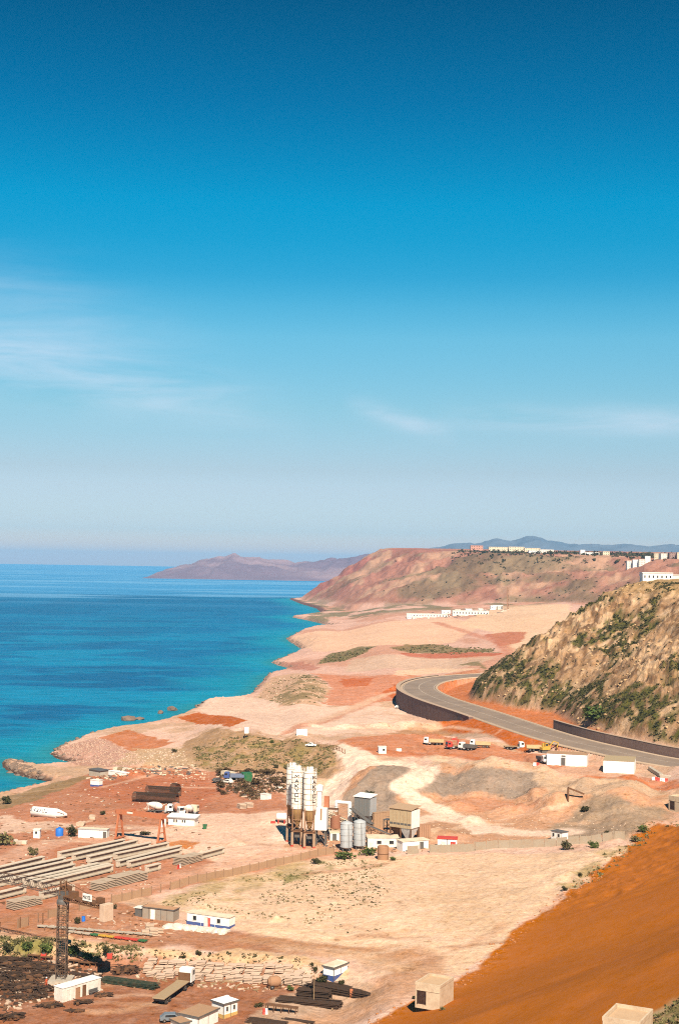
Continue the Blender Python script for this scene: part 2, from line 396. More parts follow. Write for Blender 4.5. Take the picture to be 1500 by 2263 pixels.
def ground_mat(name, bump=0.45, contrast=(0.74, 1.22)):
    m, nt, b = new_mat(name)
    at = nt.nodes.new('ShaderNodeAttribute'); at.attribute_name = 'soil'
    co = worldco(nt)
    n1 = nnoise(nt, co, 0.9, 6, 0.65); n2 = nnoise(nt, co, 0.11, 4, 0.6); n3 = nnoise(nt, co, 0.013, 3, 0.5)
    k = nmath(nt, 'MULTIPLY', nmath(nt, 'MULTIPLY', nmap(nt, n1, 0.28, 0.72, contrast[0], contrast[1]), nmap(nt, n2, 0.3, 0.7, 0.88, 1.1)), nmap(nt, n3, 0.3, 0.7, 0.93, 1.07))
    n4 = nnoise(nt, co, 2.6, 4, 0.7); n5 = nnoise(nt, co, 0.42, 5, 0.7)
    k = nmath(nt, 'MULTIPLY', k, nmap(nt, n4, 0.3, 0.7, 0.84, 1.16))
    k = nmath(nt, 'MULTIPLY', k, nmap(nt, n4, 0.60, 0.68, 1.0, 0.45))       # stones and tufts
    k = nmath(nt, 'MULTIPLY', k, nmap(nt, n5, 0.60, 0.68, 1.0, 0.62))
    k = nmath(nt, 'ADD', nmath(nt, 'MULTIPLY', nmath(nt, 'SUBTRACT', k, 1.0), at.outputs['Alpha']), 1.0)   # graded earth is more even
    hv = nt.nodes.new('ShaderNodeHueSaturation')
    nt.links.new(at.outputs['Color'], hv.inputs['Color']); nt.links.new(k, hv.inputs['Value'])
    nt.links.new(nmath(nt, 'ADD', nmath(nt, 'MULTIPLY', nmap(nt, n5, 0.3, 0.7, -0.13, 0.13), at.outputs['Alpha']), 1.07), hv.inputs['Saturation']); hv.inputs['Hue'].default_value = 0.4945
    nt.links.new(hv.outputs[0], b.inputs['Base Color'])
    b.inputs['Roughness'].default_value = 0.95; b.inputs['Specular IOR Level'].default_value = 0.05
    bp = nt.nodes.new('ShaderNodeBump'); nt.links.new(nmath(nt, 'MULTIPLY', at.outputs['Alpha'], bump), bp.inputs['Strength']); bp.inputs['Distance'].default_value = 0.9
    nt.links.new(n1, bp.inputs['Height']); nt.links.new(bp.outputs[0], b.inputs['Normal'])
    return m

# ------------------------------------------------------------------ terrain sheet
def fan_grid(ys, ts):
    Y, T = np.meshgrid(ys, ts, indexing='ij')
    return T * (Y + 30.0), Y
def grid_faces(nr, nc):
    i = np.arange(nr - 1)[:, None] * nc + np.arange(nc - 1)[None, :]
    return np.stack([i, i + 1, i + nc + 1, i + nc], -1).reshape(-1, 4)
def np_mesh(name, V, F, mat, smooth=True, attr=None):
    me = bpy.data.meshes.new(name)
    me.vertices.add(len(V)); me.vertices.foreach_set('co', np.ascontiguousarray(V, np.float32).ravel())
    me.loops.add(F.size); me.loops.foreach_set('vertex_index', F.astype(np.int32).ravel())
    me.polygons.add(len(F)); me.polygons.foreach_set('loop_start', np.arange(len(F), dtype=np.int32) * F.shape[1])
    me.update(calc_edges=True)
    if smooth: me.polygons.foreach_set('use_smooth', np.ones(len(F), bool))
    if attr is not None:
        a = me.attributes.new('soil', 'FLOAT_COLOR', 'POINT')
        c = np.ones((len(V), 4), np.float32); c[:, :attr.shape[1]] = attr
        a.data.foreach_set('color', c.ravel())
    if mat: me.materials.append(mat)
    o = bpy.data.objects.new(name, me); COL.objects.link(o)
    return o
ys = [60.0]
while ys[-1] < 4500:
    y = ys[-1]
    st = 4.0 if y < 140 else 1.6 if y < 215 else np.interp(y, [215, 260, 420, 800, 1000, 1500, 2200, 3600, 4500], [0.5, 0.6, 1.25, 1.35, 2.6, 6, 8, 9, 40])
    ys.append(y + st)
ys = np.array(ys)
ts = np.concatenate([-np.geomspace(0.9, 0.275, 40, endpoint=False), np.linspace(-0.27, 0.27, 560), np.geomspace(0.275, 0.9, 40)])
GX, GY = fan_grid(ys, ts)
gx, gy = GX.ravel(), GY.ravel()
gz = height(gx, gy)

GZ = gz.reshape(GX.shape)
def hlook(x, y):
    x = np.asarray(x, float); y = np.asarray(y, float)
    t = x / (y + 30.0)
    i = np.clip(np.searchsorted(ys, y) - 1, 0, len(ys) - 2); j = np.clip(np.searchsorted(ts, t) - 1, 0, len(ts) - 2)
    a = np.clip((y - ys[i]) / (ys[i + 1] - ys[i]), 0, 1); b = np.clip((t - ts[j]) / (ts[j + 1] - ts[j]), 0, 1)
    return (GZ[i, j] * (1 - b) + GZ[i, j + 1] * b) * (1 - a) + (GZ[i + 1, j] * (1 - b) + GZ[i + 1, j + 1] * b) * a
_tt = np.concatenate([np.arange(110, 1000, 0.5), np.arange(1000, 4480, 3.0)])
def ground(px, py, ymax=5000):
    """the spot of ground that the photograph shows at a pixel"""
    d = ray(px, py)
    g = hlook(d[0] * _tt, _tt) - (CAMZ + d[2] * _tt)
    k = int(np.argmax(g > 0)) if (g > 0).any() else len(_tt) - 1
    k = max(k, 1)
    f = g[k - 1] / (g[k - 1] - g[k]) if g[k] > 0 else 1.0
    y = _tt[k - 1] + (_tt[k] - _tt[k - 1]) * f
    return Vector((d[0] * y, y, float(hlook(d[0] * y, y))))
def gz_at(x, y):
    return float(hlook(x, y))
# ---- soil colours (what the ground itself is made of, with some painted shade)
SAND = (0.61, 0.41, 0.31); PALE = (0.66, 0.465, 0.355); PINK = (0.58, 0.36, 0.25); RED = (0.40, 0.185, 0.095)
YARD = (0.41, 0.195, 0.115); ORANGE = (0.38, 0.142, 0.038); GRAVEL = (0.25, 0.19, 0.145); TAN = (0.40, 0.26, 0.15); BROWN = (0.33, 0.185, 0.10)
GREEN = (0.13, 0.125, 0.035); SCRUB = (0.17, 0.135, 0.06); ROCK = (0.30, 0.19, 0.13); OCHRE = (0.35, 0.22, 0.125)
soil = np.zeros((len(gx), 3))
n_lo = fbm(gx / 60, gy / 90, 1, 4); n_mid = fbm(gx / 14, gy / 20, 2, 4); n_hi = fbm(gx / 3, gy / 4, 4, 3)
def lay(mask, col):
    global soil
    m = np.clip(mask, 0, 1)[:, None]
    soil = soil * (1 - m) + np.array(col)[None, :] * m
soil[:] = SAND
lay(sstep(0.48, 0.62, n_lo), PINK); lay(0.6 * sstep(0.5, 0.68, n_mid), TAN)
Dh, farh = hill_parts(gx, gy)
Dco = poly_sd(gx, gy, COAST)
far_land = sstep(760, 900, gy)
lay(far_land * 0.9, (0.58, 0.365, 0.28)); lay(far_land * 0.55 * sstep(0.5, 0.62, fbm(gx / 50, gy / 160, 33, 4)), (0.45, 0.22, 0.13))
def px_poly(P, ymax=5000):
    return [tuple(ground(px, py, ymax)[:2]) for px, py in P]
def area(P, col, feather=1.5, wob=2.0, amount=1.0, scale=8.0, patch=None, seed=0):
    W_ = px_poly(P)
    xs = [p[0] for p in W_]; ysq = [p[1] for p in W_]
    pad = 3 * wob + 3 * feather
    sel = np.where((gx > min(xs) - pad) & (gx < max(xs) + pad) & (gy > min(ysq) - pad) & (gy < max(ysq) + pad))[0]
    if len(sel) == 0: return
    sd = poly_sd(gx[sel], gy[sel], W_) + 2 * wob * (fbm(gx[sel] / scale, gy[sel] / scale, 50 + seed, 4) - 0.5)
    m = sstep(-feather * .5, feather * .5, sd + 2.4 * (n_hi[sel] - 0.5)) * amount * np.clip(0.72 + 0.56 * n_hi[sel], 0, 1)
    if patch is not None:
        m = m * sstep(patch[1], patch[2], fbm(gx[sel] / patch[0], gy[sel] / (patch[0] * 1.4), 70 + seed, 4))
    soil[sel] = soil[sel] * (1 - m[:, None]) + np.array(col)[None, :] * m[:, None]
def track(P, width, col, feather=1.0, wob=0.8, amount=1.0, seed=0):
    W_ = [tuple(p) for p in _catmull(px_poly(P), 5)]
    xs = [p[0] for p in W_]; ysq = [p[1] for p in W_]; pad = width + 8
    sel = np.where((gx > min(xs) - pad) & (gx < max(xs) + pad) & (gy > min(ysq) - pad) & (gy < max(ysq) + pad))[0]
    if len(sel) == 0: return
    d, _ = line_dist(gx[sel], gy[sel], W_)
    d = d + 2 * wob * (fbm(gx[sel] / 6, gy[sel] / 9, 90 + seed, 3) - 0.5)
    m = sstep(width / 2 + feather, width / 2 - feather, d) * amount * (0.75 + 0.5 * (n_mid[sel] - 0.3))
    m = np.clip(m, 0, 1)
    soil[sel] = soil[sel] * (1 - m[:, None]) + np.array(col)[None, :] * m[:, None]
DETAIL_AREAS = True
# far terraces
area([(640,1412),(700,1395),(870,1372),(1000,1365),(1060,1385),(1000,1420),(860,1425),(720,1440),(690,1440)], (0.66,0.43,0.29), 4, 6, 0.9, 30)
area([(1010,1380),(1090,1340),(1260,1335),(1260,1380),(1210,1400),(1080,1395)], (0.67,0.46,0.30), 4, 5, 0.85, 30)
area([(1070,1402),(1120,1396),(1165,1397),(1150,1418),(1105,1428)], (0.42,0.15,0.08), 3, 5, 0.85, 20)
track([(960,1375),(1040,1400),(1110,1425),(1165,1440)], 10, (0.47,0.2,0.12), 3, 3, 0.8)
area([(700,1468),(730,1445),(790,1430),(830,1428),(800,1445),(760,1460)], SCRUB, 2, 4, 0.9, 12)
area([(860,1432),(900,1424),(960,1424),(1010,1432),(1090,1436),(1100,1442),(1000,1442),(900,1442)], (0.19,0.14,0.06), 1.5, 5, 0.85, 10)
area([(880,1442),(1000,1441),(1110,1443),(1090,1450),(900,1452)], (0.40,0.12,0.06), 2, 4, 0.8, 12)  # red line of shadow along the terrace, put into the soil colour
area([(780,1455),(900,1450),(1090,1452),(1050,1470),(900,1480),(760,1485)], (0.52,0.37,0.26), 3, 5, 0.7, 20)
area([(1010,1470),(1060,1460),(1110,1462),(1060,1472)], SCRUB, 2, 3, 0.8, 10)
area([(612,1466),(670,1462),(705,1475),(690,1482),(640,1478)], (0.42,0.2,0.14), 2, 3, 0.9, 10)
area([(880,1480),(960,1475),(1060,1478),(960,1488),(860,1496)], (0.68,0.46,0.31), 2, 3, 0.9, 12)
# plain above the shore
area([(560,1548),(600,1497),(650,1487),(700,1500),(730,1525),(700,1560),(640,1560)], (0.50,0.32,0.2), 2, 4, 0.85, 8)
area([(600,1545),(680,1490),(715,1500),(725,1535),(690,1560),(640,1565)], SCRUB, 2, 5, 0.75, 6, (7,0.42,0.62))
area([(690,1488),(880,1493),(920,1498),(890,1515),(760,1560),(715,1555),(735,1520)], (0.50,0.225,0.13), 2, 3, 0.9, 10)
area([(750,1500),(830,1497),(810,1515),(760,1518)], (0.45,0.15,0.065), 1.5, 3, 0.9, 8)
area([(845,1530),(895,1506),(893,1545),(870,1545)], (0.44,0.14,0.055), 1.5, 2, 0.95, 8)
area([(440,1548),(560,1543),(640,1562),(720,1562),(900,1530),(890,1590),(820,1620),(640,1625),(480,1608),(430,1580)], PALE, 3, 5, 0.95, 14)
area([(830,1560),(990,1590),(1000,1625),(830,1630),(760,1610)], (0.56,0.36,0.24), 3, 5, 0.6, 9, (9,0.35,0.6))
track([(890,1515),(820,1550),(740,1585),(650,1610),(640,1618)], 7, (0.46,0.20,0.115), 2, 2, 0.8)
track([(920,1505),(850,1535),(780,1565),(660,1600)], 6, (0.63,0.43,0.30), 2, 1, 0.8, 4)
area([(392,1585),(440,1574),(548,1592),(506,1609)], (0.42,0.135,0.045), 0.5, 0.4, 1.0)
area([(215,1632),(285,1613),(385,1640),(300,1668)], (0.43,0.155,0.06), 1, 2, 0.85)
area([(112,1668),(165,1642),(215,1630),(300,1668),(330,1685),(260,1696),(180,1692)], (0.42,0.245,0.18), 1, 2, 0.95, 5)
area([(8,1684),(40,1684),(70,1692),(180,1694),(230,1700),(180,1720),(110,1715),(60,1710)], (0.48,0.32,0.21), 1, 2, 0.95, 5)
# bank below the plain
area([(400,1640),(470,1612),(560,1622),(760,1645),(770,1665),(740,1700),(680,1745),(620,1715),(430,1695),(390,1670)], (0.37,0.235,0.135), 2, 4, 1.0, 6)
area([(430,1650),(560,1625),(750,1648),(735,1690),(680,1720),(560,1700),(440,1690)], (0.19,0.155,0.05), 2, 5, 0.65, 4, (4.5,0.46,0.62))
area([(250,1690),(300,1655),(400,1650),(430,1690),(350,1700)], (0.44,0.30,0.18), 2, 4, 0.9, 4)
# yard by the sea
area([(0,1775),(120,1735),(230,1700),(430,1700),(500,1700),(640,1760),(650,1850),(760,1882),(250,1992),(-60,2075),(-60,1800)], YARD, 3, 4, 1.0, 10)
area([(190,1715),(430,1705),(500,1740),(440,1790),(300,1785),(180,1750)], (0.38,0.155,0.085), 3, 5, 0.85, 9)
area([(0,1800),(60,1815),(160,1818),(170,1826),(40,1838),(0,1845)], (0.60,0.42,0.31), 2, 3, 0.85, 6)
track([(0,1905),(90,1870),(170,1856),(240,1856)], 8, (0.58,0.36,0.25), 2, 2, 0.8)
area([(370,1832),(450,1800),(560,1795),(630,1790),(650,1865),(735,1880),(560,1915),(480,1930),(410,1885),(300,1862),(250,1845)], (0.66,0.45,0.33), 3, 5, 1.0, 10)
track([(140,1825),(260,1828),(380,1830)], 5, (0.60,0.42,0.31), 2, 2, 0.7)
track([(120,2015),(300,1965),(430,1930),(600,1890),(720,1880)], 9, (0.56,0.33,0.22), 2.5, 2, 0.8, 3)
track([(250,1985),(430,1945),(620,1900),(740,1886)], 3, (0.40,0.20,0.11), 1.2, 1.5, 0.6, 5)
area([(360,1860),(400,1857),(440,1862),(420,1875),(370,1872)], (0.45,0.18,0.06), 1, 2, 0.9)
area([(0,1765),(110,1733),(190,1712),(190,1722),(60,1775),(0,1790)], (0.24,0.17,0.09), 1, 3, 0.85, 4)
# middle strip and bank
area([(0,2030),(140,2000),(250,1992),(330,2015),(520,2060),(620,2075),(860,2110),(700,2115),(400,2095),(0,2070)], (0.37,0.185,0.105), 3, 4, 0.95, 10)
area([(0,2066),(250,2088),(520,2098),(700,2120),(760,2150),(560,2132),(300,2122),(0,2114)], (0.55,0.37,0.22), 1.5, 3, 0.95, 6)
area([(0,2075),(130,2078),(280,2092),(300,2118),(0,2112)], (0.17,0.155,0.05), 1.5, 3, 0.9, 4, (4,0.36,0.55))
# lower yard
area([(-100,2112),(300,2122),(560,2132),(690,2165),(640,2220),(560,2275),(-100,2275)], (0.29,0.135,0.075), 2, 3, 1.0, 8)
area([(-50,2110),(120,2120),(110,2205),(-50,2215)], (0.17,0.085,0.05), 3, 3, 0.85, 4)
area([(540,2263),(600,2205),(690,2170),(830,2175),(845,2215),(760,2240),(690,2275)], (0.42,0.29,0.2), 2, 3, 0.9, 6)
# field
area([(320,2010),(500,1945),(740,1898),(1000,1888),(1280,1882),(1395,1872),(1330,1915),(1250,1965),(1130,2070),(1010,2150),(930,2150),(860,2115),(640,2080),(520,2055),(500,2030)], (0.64,0.445,0.30), 2, 3, 1.0, 8)
area([(330,2000),(480,1940),(740,1895),(850,1905),(830,1920),(600,1965),(480,2000)], (0.40,0.29,0.15), 3, 6, 0.8, 6, (6,0.42,0.62))
area([(620,1935),(740,1900),(850,1905),(700,1935),(560,1960)], (0.17,0.16,0.05), 2, 5, 0.75, 6, (5,0.44,0.6))
area([(1000,1960),(1220,1950),(1100,2060),(950,2060),(850,2030)], (0.52,0.35,0.215), 6, 8, 0.55, 16, (14,0.4,0.62))
track([(540,2078),(640,2085),(760,2096),(860,2105),(960,2120)], 4, (0.40,0.225,0.13), 1.4, 1.5, 1.0)
track([(860,2108),(920,2130),(900,2170),(820,2215),(700,2275)], 12, (0.44,0.255,0.15), 3, 3, 1.0)
track([(640,2095),(780,2112),(900,2140)], 5, (0.54,0.36,0.23), 2, 2, 0.7)
area([(1225,1955),(1330,1885),(1400,1850),(1432,1812),(1425,1860),(1330,1925),(1260,1975)], (0.34,0.25,0.12), 1.5, 3, 0.8, 4, (4,0.4,0.55))
# works
area([(640,1870),(740,1760),(760,1730),(800,1700),(950,1690),(1200,1710),(1460,1730),(1470,1800),(1400,1850),(1250,1862),(1000,1878),(760,1885)], (0.46,0.265,0.16), 3, 4, 0.95, 10)
area([(755,1765),(790,1735),(830,1695),(905,1690),(945,1712),(905,1742),(880,1760),(925,1795),(860,1800),(780,1795)], GRAVEL, 2, 3, 0.95, 6)
area([(915,1748),(965,1708),(1090,1696),(1185,1702),(1192,1745),(1110,1760),(1000,1760)], GRAVEL, 2, 3, 0.95, 6)
area([(1180,1845),(1260,1790),(1310,1752),(1400,1775),(1480,1795),(1430,1815),(1380,1850),(1280,1850)], (0.28,0.205,0.14), 3, 4, 0.9, 6)
area([(970,1765),(1090,1765),(1180,1775),(1150,1790),(1000,1785)], (0.47,0.235,0.14), 3, 4, 0.7, 6)
area([(945,1690),(970,1662),(1100,1680),(1200,1702),(1200,1740),(1180,1705),(1060,1695)], (0.51,0.355,0.24), 2, 3, 0.9, 6)
area([(1190,1706),(1330,1718),(1470,1740),(1450,1765),(1330,1752),(1210,1755)], (0.49,0.34,0.225), 2, 4, 0.9, 6)
track([(640,1850),(690,1800),(735,1750),(770,1710),(800,1685),(782,1662),(765,1648)], 12, (0.72,0.53,0.41), 1.2, 1.5, 1.25)
track([(800,1688),(850,1684),(900,1688),(945,1698)], 6, (0.70,0.51,0.39), 1.2, 1, 1.2)
track([(945,1702),(925,1718),(888,1738),(915,1765),(985,1800),(1060,1838)], 8, (0.70,0.51,0.39), 1.2, 1.2, 1.25)
track([(925,1815),(1000,1810),(1080,1832),(1170,1842),(1260,1838)], 9, (0.68,0.50,0.38), 2, 1.5, 1.1)
area([(910,1835),(960,1812),(1020,1820),(1040,1842),(960,1852)], (0.38,0.22,0.13), 1.5, 2, 0.9, 4)
# platform with the lorries
area([(740,1640),(830,1625),(960,1618),(1060,1640),(1300,1690),(1500,1722),(1520,1745),(1300,1716),(1000,1672),(830,1668)], (0.47,0.215,0.12), 2, 3, 1.0, 8)
track([(820,1655),(1000,1668),(1250,1706),(1500,1738)], 5, (0.42,0.16,0.075), 1.5, 1, 0.9)
area([(1185,1705),(1320,1716),(1420,1722),(1410,1700),(1300,1688),(1190,1690)], (0.55,0.35,0.24), 2, 2, 0.8)
area([(960,1605),(1010,1590),(1090,1615),(1120,1632),(1000,1630)], (0.36,0.25,0.175), 2, 3, 0.75, 6)
area([(860,1622),(900,1598),(1000,1600),(1030,1618),(960,1622)], (0.36,0.20,0.105), 1.5, 2, 0.85, 5)
area([(895,1490),(1060,1478),(1050,1510),(1000,1518),(1100,1550),(1240,1600),(1100,1565),(1000,1530)], (0.48,0.22,0.12), 2, 2, 0.9, 6)
# ---- fill slopes beside the road, by distance from the road (graded red earth)
drd = np.full(gx.shape, 500.0); prd = np.zeros(gx.shape)
_rs = np.where((gx > -10) & (gx < 330) & (gy < 960))
drd[_rs], prd[_rs] = line_dist(gx[_rs], gy[_rs], ROADC)
_rc = np.array(ROADC); _i = np.clip(prd.astype(int), 0, len(ROADC) - 2)
sidev = (_rc[_i + 1, 0] - _rc[_i, 0]) * (gy - _rc[_i, 1]) - (_rc[_i + 1, 1] - _rc[_i, 1]) * (gx - _rc[_i, 0])
base_only = base_height(gx, np.maximum(gy, 60))
lay((sidev > 0) * (gy > 470) * (gy < 612) * sstep(0.4, 1.0, gz - base_only) * sstep(26, 20, drd), (0.40, 0.135, 0.05))
lay((sidev <= 0) * (gy > 555) * (gy < 800) * sstep(9, 10, drd) * sstep(3.0, 0.5, Dh), (0.46, 0.185, 0.085))
lay((sidev <= 0) * (gy > 555) * (gy < 760) * sstep(10, 11, drd) * sstep(18, 10, drd) * sstep(0.45, 0.6, n_mid), (0.42, 0.14, 0.06))
for i in range(46):          # wheel tracks of the lorries
    R = random.Random(500 + i)
    zone = R.choice(((0, 500, 1720, 1860), (0, 700, 1840, 2000), (150, 560, 2130, 2260), (300, 860, 2010, 2110), (760, 1300, 1780, 1870), (600, 1000, 1560, 1660), (650, 1100, 2060, 2200)))
    px, py = R.uniform(*zone[:2]), R.uniform(*zone[2:]); a = R.gauss(0, .35); P = []
    for q in range(5):
        P.append((px, py)); px += 45 * math.cos(a); py += 14 * math.sin(a) - 3; a += R.gauss(0, .3)
    track(P, R.uniform(1.2, 3.0), R.choice(((0.60, 0.40, 0.28), (0.36, 0.20, 0.12), (0.52, 0.32, 0.2), (0.62, 0.45, 0.32))), .8, .6, R.uniform(.45, .8), i)
# ---- the orange embankment
Dfl = poly_sd(gx, gy, FILL)
lay(sstep(-0.5, 0.5, Dfl + 4.5 * (fbm(gx / 9, gy / 9, 8, 5) - 0.5) + 1.2 * (n_hi - 0.5)), ORANGE)
lay(sstep(0, 3, Dfl) * 0.12 * sstep(0.4, 0.7, fbm(gx / 9, gy / 12, 9, 4)), (0.47, 0.175, 0.065))
area([(1415,2275),(1450,2225),(1485,2200),(1560,2188),(1600,2300)], (0.42,0.29,0.16), 2, 4, 0.95, 5)
area([(1425,2275),(1460,2235),(1500,2210),(1560,2200),(1600,2300)], (0.15,0.13,0.05), 1, 4, 0.85, 4, (3, .45, .58))
# ---- escarpment
nearh = sstep(0.5, 4, Dh) * (1 - farh)
lay(nearh, OCHRE)
lay(nearh * sstep(0.5, 0.62, fbm(gx / 6, gy / 8, 12, 4)) * 0.8, (0.55, 0.375, 0.23))
lay(nearh * sstep(0.52, 0.66, fbm(gx / 3.0, gy / 4.0, 13, 4)) * 0.9, (0.17, 0.10, 0.055))  # dark mottling painted in for rock shadows, small under this sun
gul = 1 - ridged(gx / 24 + 0.3 * gy / 24, gy / 24, 11, 4)
grn = sstep(0.44, 0.60, fbm(gx / 16 + 3, gy / 22, 15, 4) + 0.45 * (gul - 0.45) + 0.16 * (1 - np.abs(2 * ((gx * 0.8 + gz * 0.9 + gy * 0.12) / 34 % 1) - 1)) - 0.08 + 0.14 * sstep(46, 26, gz))
grn = grn * sstep(0.34, 0.56, fbm(gx / 2.2, gy / 3, 16, 3))
lay(nearh * grn * 0.95, (0.085, 0.082, 0.024))
top = sstep(70, 78, gz) * (1 - farh) * sstep(20, 40, Dh)
lay(top * 0.8, (0.36, 0.24, 0.12))
fh = farh * sstep(3, 25, Dh)
lay(fh, (0.37, 0.195, 0.135))
lay(fh * sstep(2600, 3300, gy) * 0.85, (0.34, 0.145, 0.11))
lay(fh * 0.6 * sstep(0.5, 0.62, fbm(gx / 25 + gy / 200, gy / 70, 28, 4)), (0.27, 0.13, 0.09))
lay(fh * 0.75 * sstep(0.5, 0.64, fbm(gx / 45, gy / 110, 18, 4)), (0.46, 0.29, 0.19))
lay(fh * 0.6 * sstep(0.54, 0.66, fbm(gx / 60 + gy / 150, gy / 160, 19, 5) + 0.2 * (1 - ridged(gx / 95 + .3 * gy / 95, gy / 95, 11, 4)) - 0.06) * sstep(3300, 2900, gy), (0.125, 0.115, 0.06))
lay(farh * sstep(40, -20, Dh) * 0.85 * sstep(0.45, 0.58, fbm(gx / 30, gy / 90, 20, 4)) * sstep(1900, 2100, gy), (0.17, 0.145, 0.075))
# ---- wet dark stones at the water line, seabed
lay(sstep(3.2, 0.6, Dco + 1.6 * (n_hi - 0.5)) * (gy < 700), (0.10, 0.062, 0.045))
lay(0.75 * sstep(7, 1.0, Dco) * (gy >= 700) * (gy < 2400), (0.30, 0.18, 0.13))
lay(sstep(14, 3, Dco + 6 * (n_hi - 0.5)) * (gy > 2400), (0.16, 0.085, 0.065))
M_GROUND = ground_mat('ground')
terr = np_mesh('terrain', np.stack([gx, gy, gz], 1), grid_faces(len(ys), len(ts)), M_GROUND, True, np.concatenate([soil, (1 - 0.72 * sstep(0, 4, Dfl))[:, None]], 1))
terr['kind'] = 'structure'

# ------------------------------------------------------------------ sea
sy = np.concatenate([np.linspace(-200, 300, 12, endpoint=False), np.geomspace(300, 30000, 620)])
stt = np.concatenate([-np.geomspace(3, 0.31, 30, endpoint=False), np.linspace(-0.3, 0.12, 420), np.geomspace(0.13, 3, 20)])
SX, SY = np.meshgrid(stt, sy)
SXX = SX * (np.abs(SY) + 60); sx, syv = SXX.ravel(), SY.ravel()
dsh = -poly_sd(sx, syv, COAST)
sea = np.zeros((len(sx), 3)); sea[:] = (0.0, 0.098, 0.215)
def slay(m, c):
    global sea
    m = np.clip(m, 0, 1)[:, None]; sea = sea * (1 - m) + np.array(c)[None, :] * m
slay(0.6 * sstep(0.45, 0.6, fbm(sx / 90, syv / 260, 31, 4)), (0.0, 0.068, 0.165))
slay(0.6 * sstep(0.52, 0.6, fbm(sx / 60 + syv / 500, syv / 22 - sx / 130, 39, 5)) * sstep(2600, 500, syv), (0.0, 0.16, 0.285))
slay(0.8 * sstep(0.5, 0.6, fbm(sx / 130 + syv / 700, syv / 55 - sx / 300, 32, 5)) * sstep(3200, 600, syv), (0.0, 0.175, 0.30))
slay(0.75 * sstep(75, 4, dsh + 60 * (fbm(sx / 60, syv / 60, 34, 4) - 0.5)) * sstep(380, 480, syv) , (0.0, 0.205, 0.275))
slay(0.6 * sstep(16, 2, dsh), (0.02, 0.16, 0.16))
slay(0.8 * sstep(420, 330, syv + 30 * (fbm(sx / 20, syv / 20, 35, 3) - .5)), (0.0, 0.10, 0.14))
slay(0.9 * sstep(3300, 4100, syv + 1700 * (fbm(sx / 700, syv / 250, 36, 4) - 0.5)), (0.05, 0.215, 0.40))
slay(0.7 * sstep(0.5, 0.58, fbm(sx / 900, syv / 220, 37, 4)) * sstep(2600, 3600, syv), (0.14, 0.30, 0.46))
m, nt, b = new_mat('sea water')
at = nt.nodes.new('ShaderNodeAttribute'); at.attribute_name = 'soil'
co = worldco(nt)
mpn = nt.nodes.new('ShaderNodeMapping'); mpn.inputs['Scale'].default_value = (0.04, 0.16, 0.1); mpn.inputs['Rotation'].default_value = (0, 0, -0.25)
nt.links.new(co, mpn.inputs[0])
w1 = nnoise(nt, mpn.outputs[0], 1.0, 10, 0.72)
hv = nt.nodes.new('ShaderNodeHueSaturation'); nt.links.new(at.outputs['Color'], hv.inputs['Color']); nt.links.new(nmap(nt, w1, 0.3, 0.7, 0.62, 1.4), hv.inputs['Value'])
nt.links.new(hv.outputs[0], b.inputs['Base Color'])
b.inputs['Roughness'].default_value = 0.35
b.inputs['IOR'].default_value = 1.33
b.inputs['Specular IOR Level'].default_value = 0.06
bp = nt.nodes.new('ShaderNodeBump'); bp.inputs['Strength'].default_value = 0.7; bp.inputs['Distance'].default_value = 1.5
nt.links.new(w1, bp.inputs['Height']); nt.links.new(bp.outputs[0], b.inputs['Normal'])
sea = sea * (1.0, 1.08, 1.12)
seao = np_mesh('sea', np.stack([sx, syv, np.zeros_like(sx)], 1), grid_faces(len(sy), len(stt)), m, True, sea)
seao['kind'] = 'structure'

# ------------------------------------------------------------------ far hills across the bay
def far_ridge(name, crest, dist, depth, base_px, col, col2, seed, lam):
    """a range of hills: crest pixels give the heights of its sky line at a distance"""
    cx = []; cz = []
    for px, py in crest:
        d = ray(px, py); cx.append(d[0] * dist); cz.append(CAMZ + d[2] * dist)
    nx, ny = 300, 70
    X = np.linspace(cx[0], cx[-1], nx); V = np.linspace(0, 1, ny)
    XX, VV = np.meshgrid(X, V)
    top = np.interp(XX, cx, cz)
    YY = dist + (VV - 0.5) * depth * 2
    prof = np.clip(1 - np.abs(VV - 0.5) * 2, 0, 1)
    sp = ridged(XX / lam + YY / (3 * lam), YY / lam, seed, 5)
    fine = fbm(XX / (lam * .12), YY / (lam * .3), seed + 3, 4)
    zz = top * (prof ** 0.85) * (1 + 0.55 * (sp - 0.62) * (1 - prof) * 2 * (prof > 0)) + (fine - 0.5) * 0.24 * np.maximum(top, 10) * np.minimum(prof * 3, 1) - 2
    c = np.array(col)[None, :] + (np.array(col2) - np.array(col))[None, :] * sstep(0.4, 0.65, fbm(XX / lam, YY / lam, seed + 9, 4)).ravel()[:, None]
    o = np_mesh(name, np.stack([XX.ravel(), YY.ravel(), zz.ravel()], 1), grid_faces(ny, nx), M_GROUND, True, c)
    o['kind'] = 'structure'
far_ridge('far_headland', [(352,1268),(368,1256),(395,1250),(430,1242),(455,1232),(490,1230),(520,1222),(545,1228),(575,1230),(610,1236),(650,1240),(690,1239),(730,1233),(790,1227),(850,1222),(920,1226),(1000,1235)], 8200, 800, None, (0.19,0.135,0.165), (0.30,0.21,0.225), 201, 420)  # mauve rock colours include painted distance haze
far_ridge('far_mountains', [(800,1235),(900,1222),(960,1207),(1010,1198),(1060,1196),(1110,1190),(1150,1186),(1175,1184),(1205,1189),(1240,1200),(1290,1205),(1330,1201),(1380,1198),(1440,1202),(1500,1204),(1600,1210),(1800,1215),(2000,1225)], 9800, 1500, None, (0.10,0.13,0.18), (0.15,0.165,0.20), 221, 1100)  # blue base colours carry part of the haze over the mountains

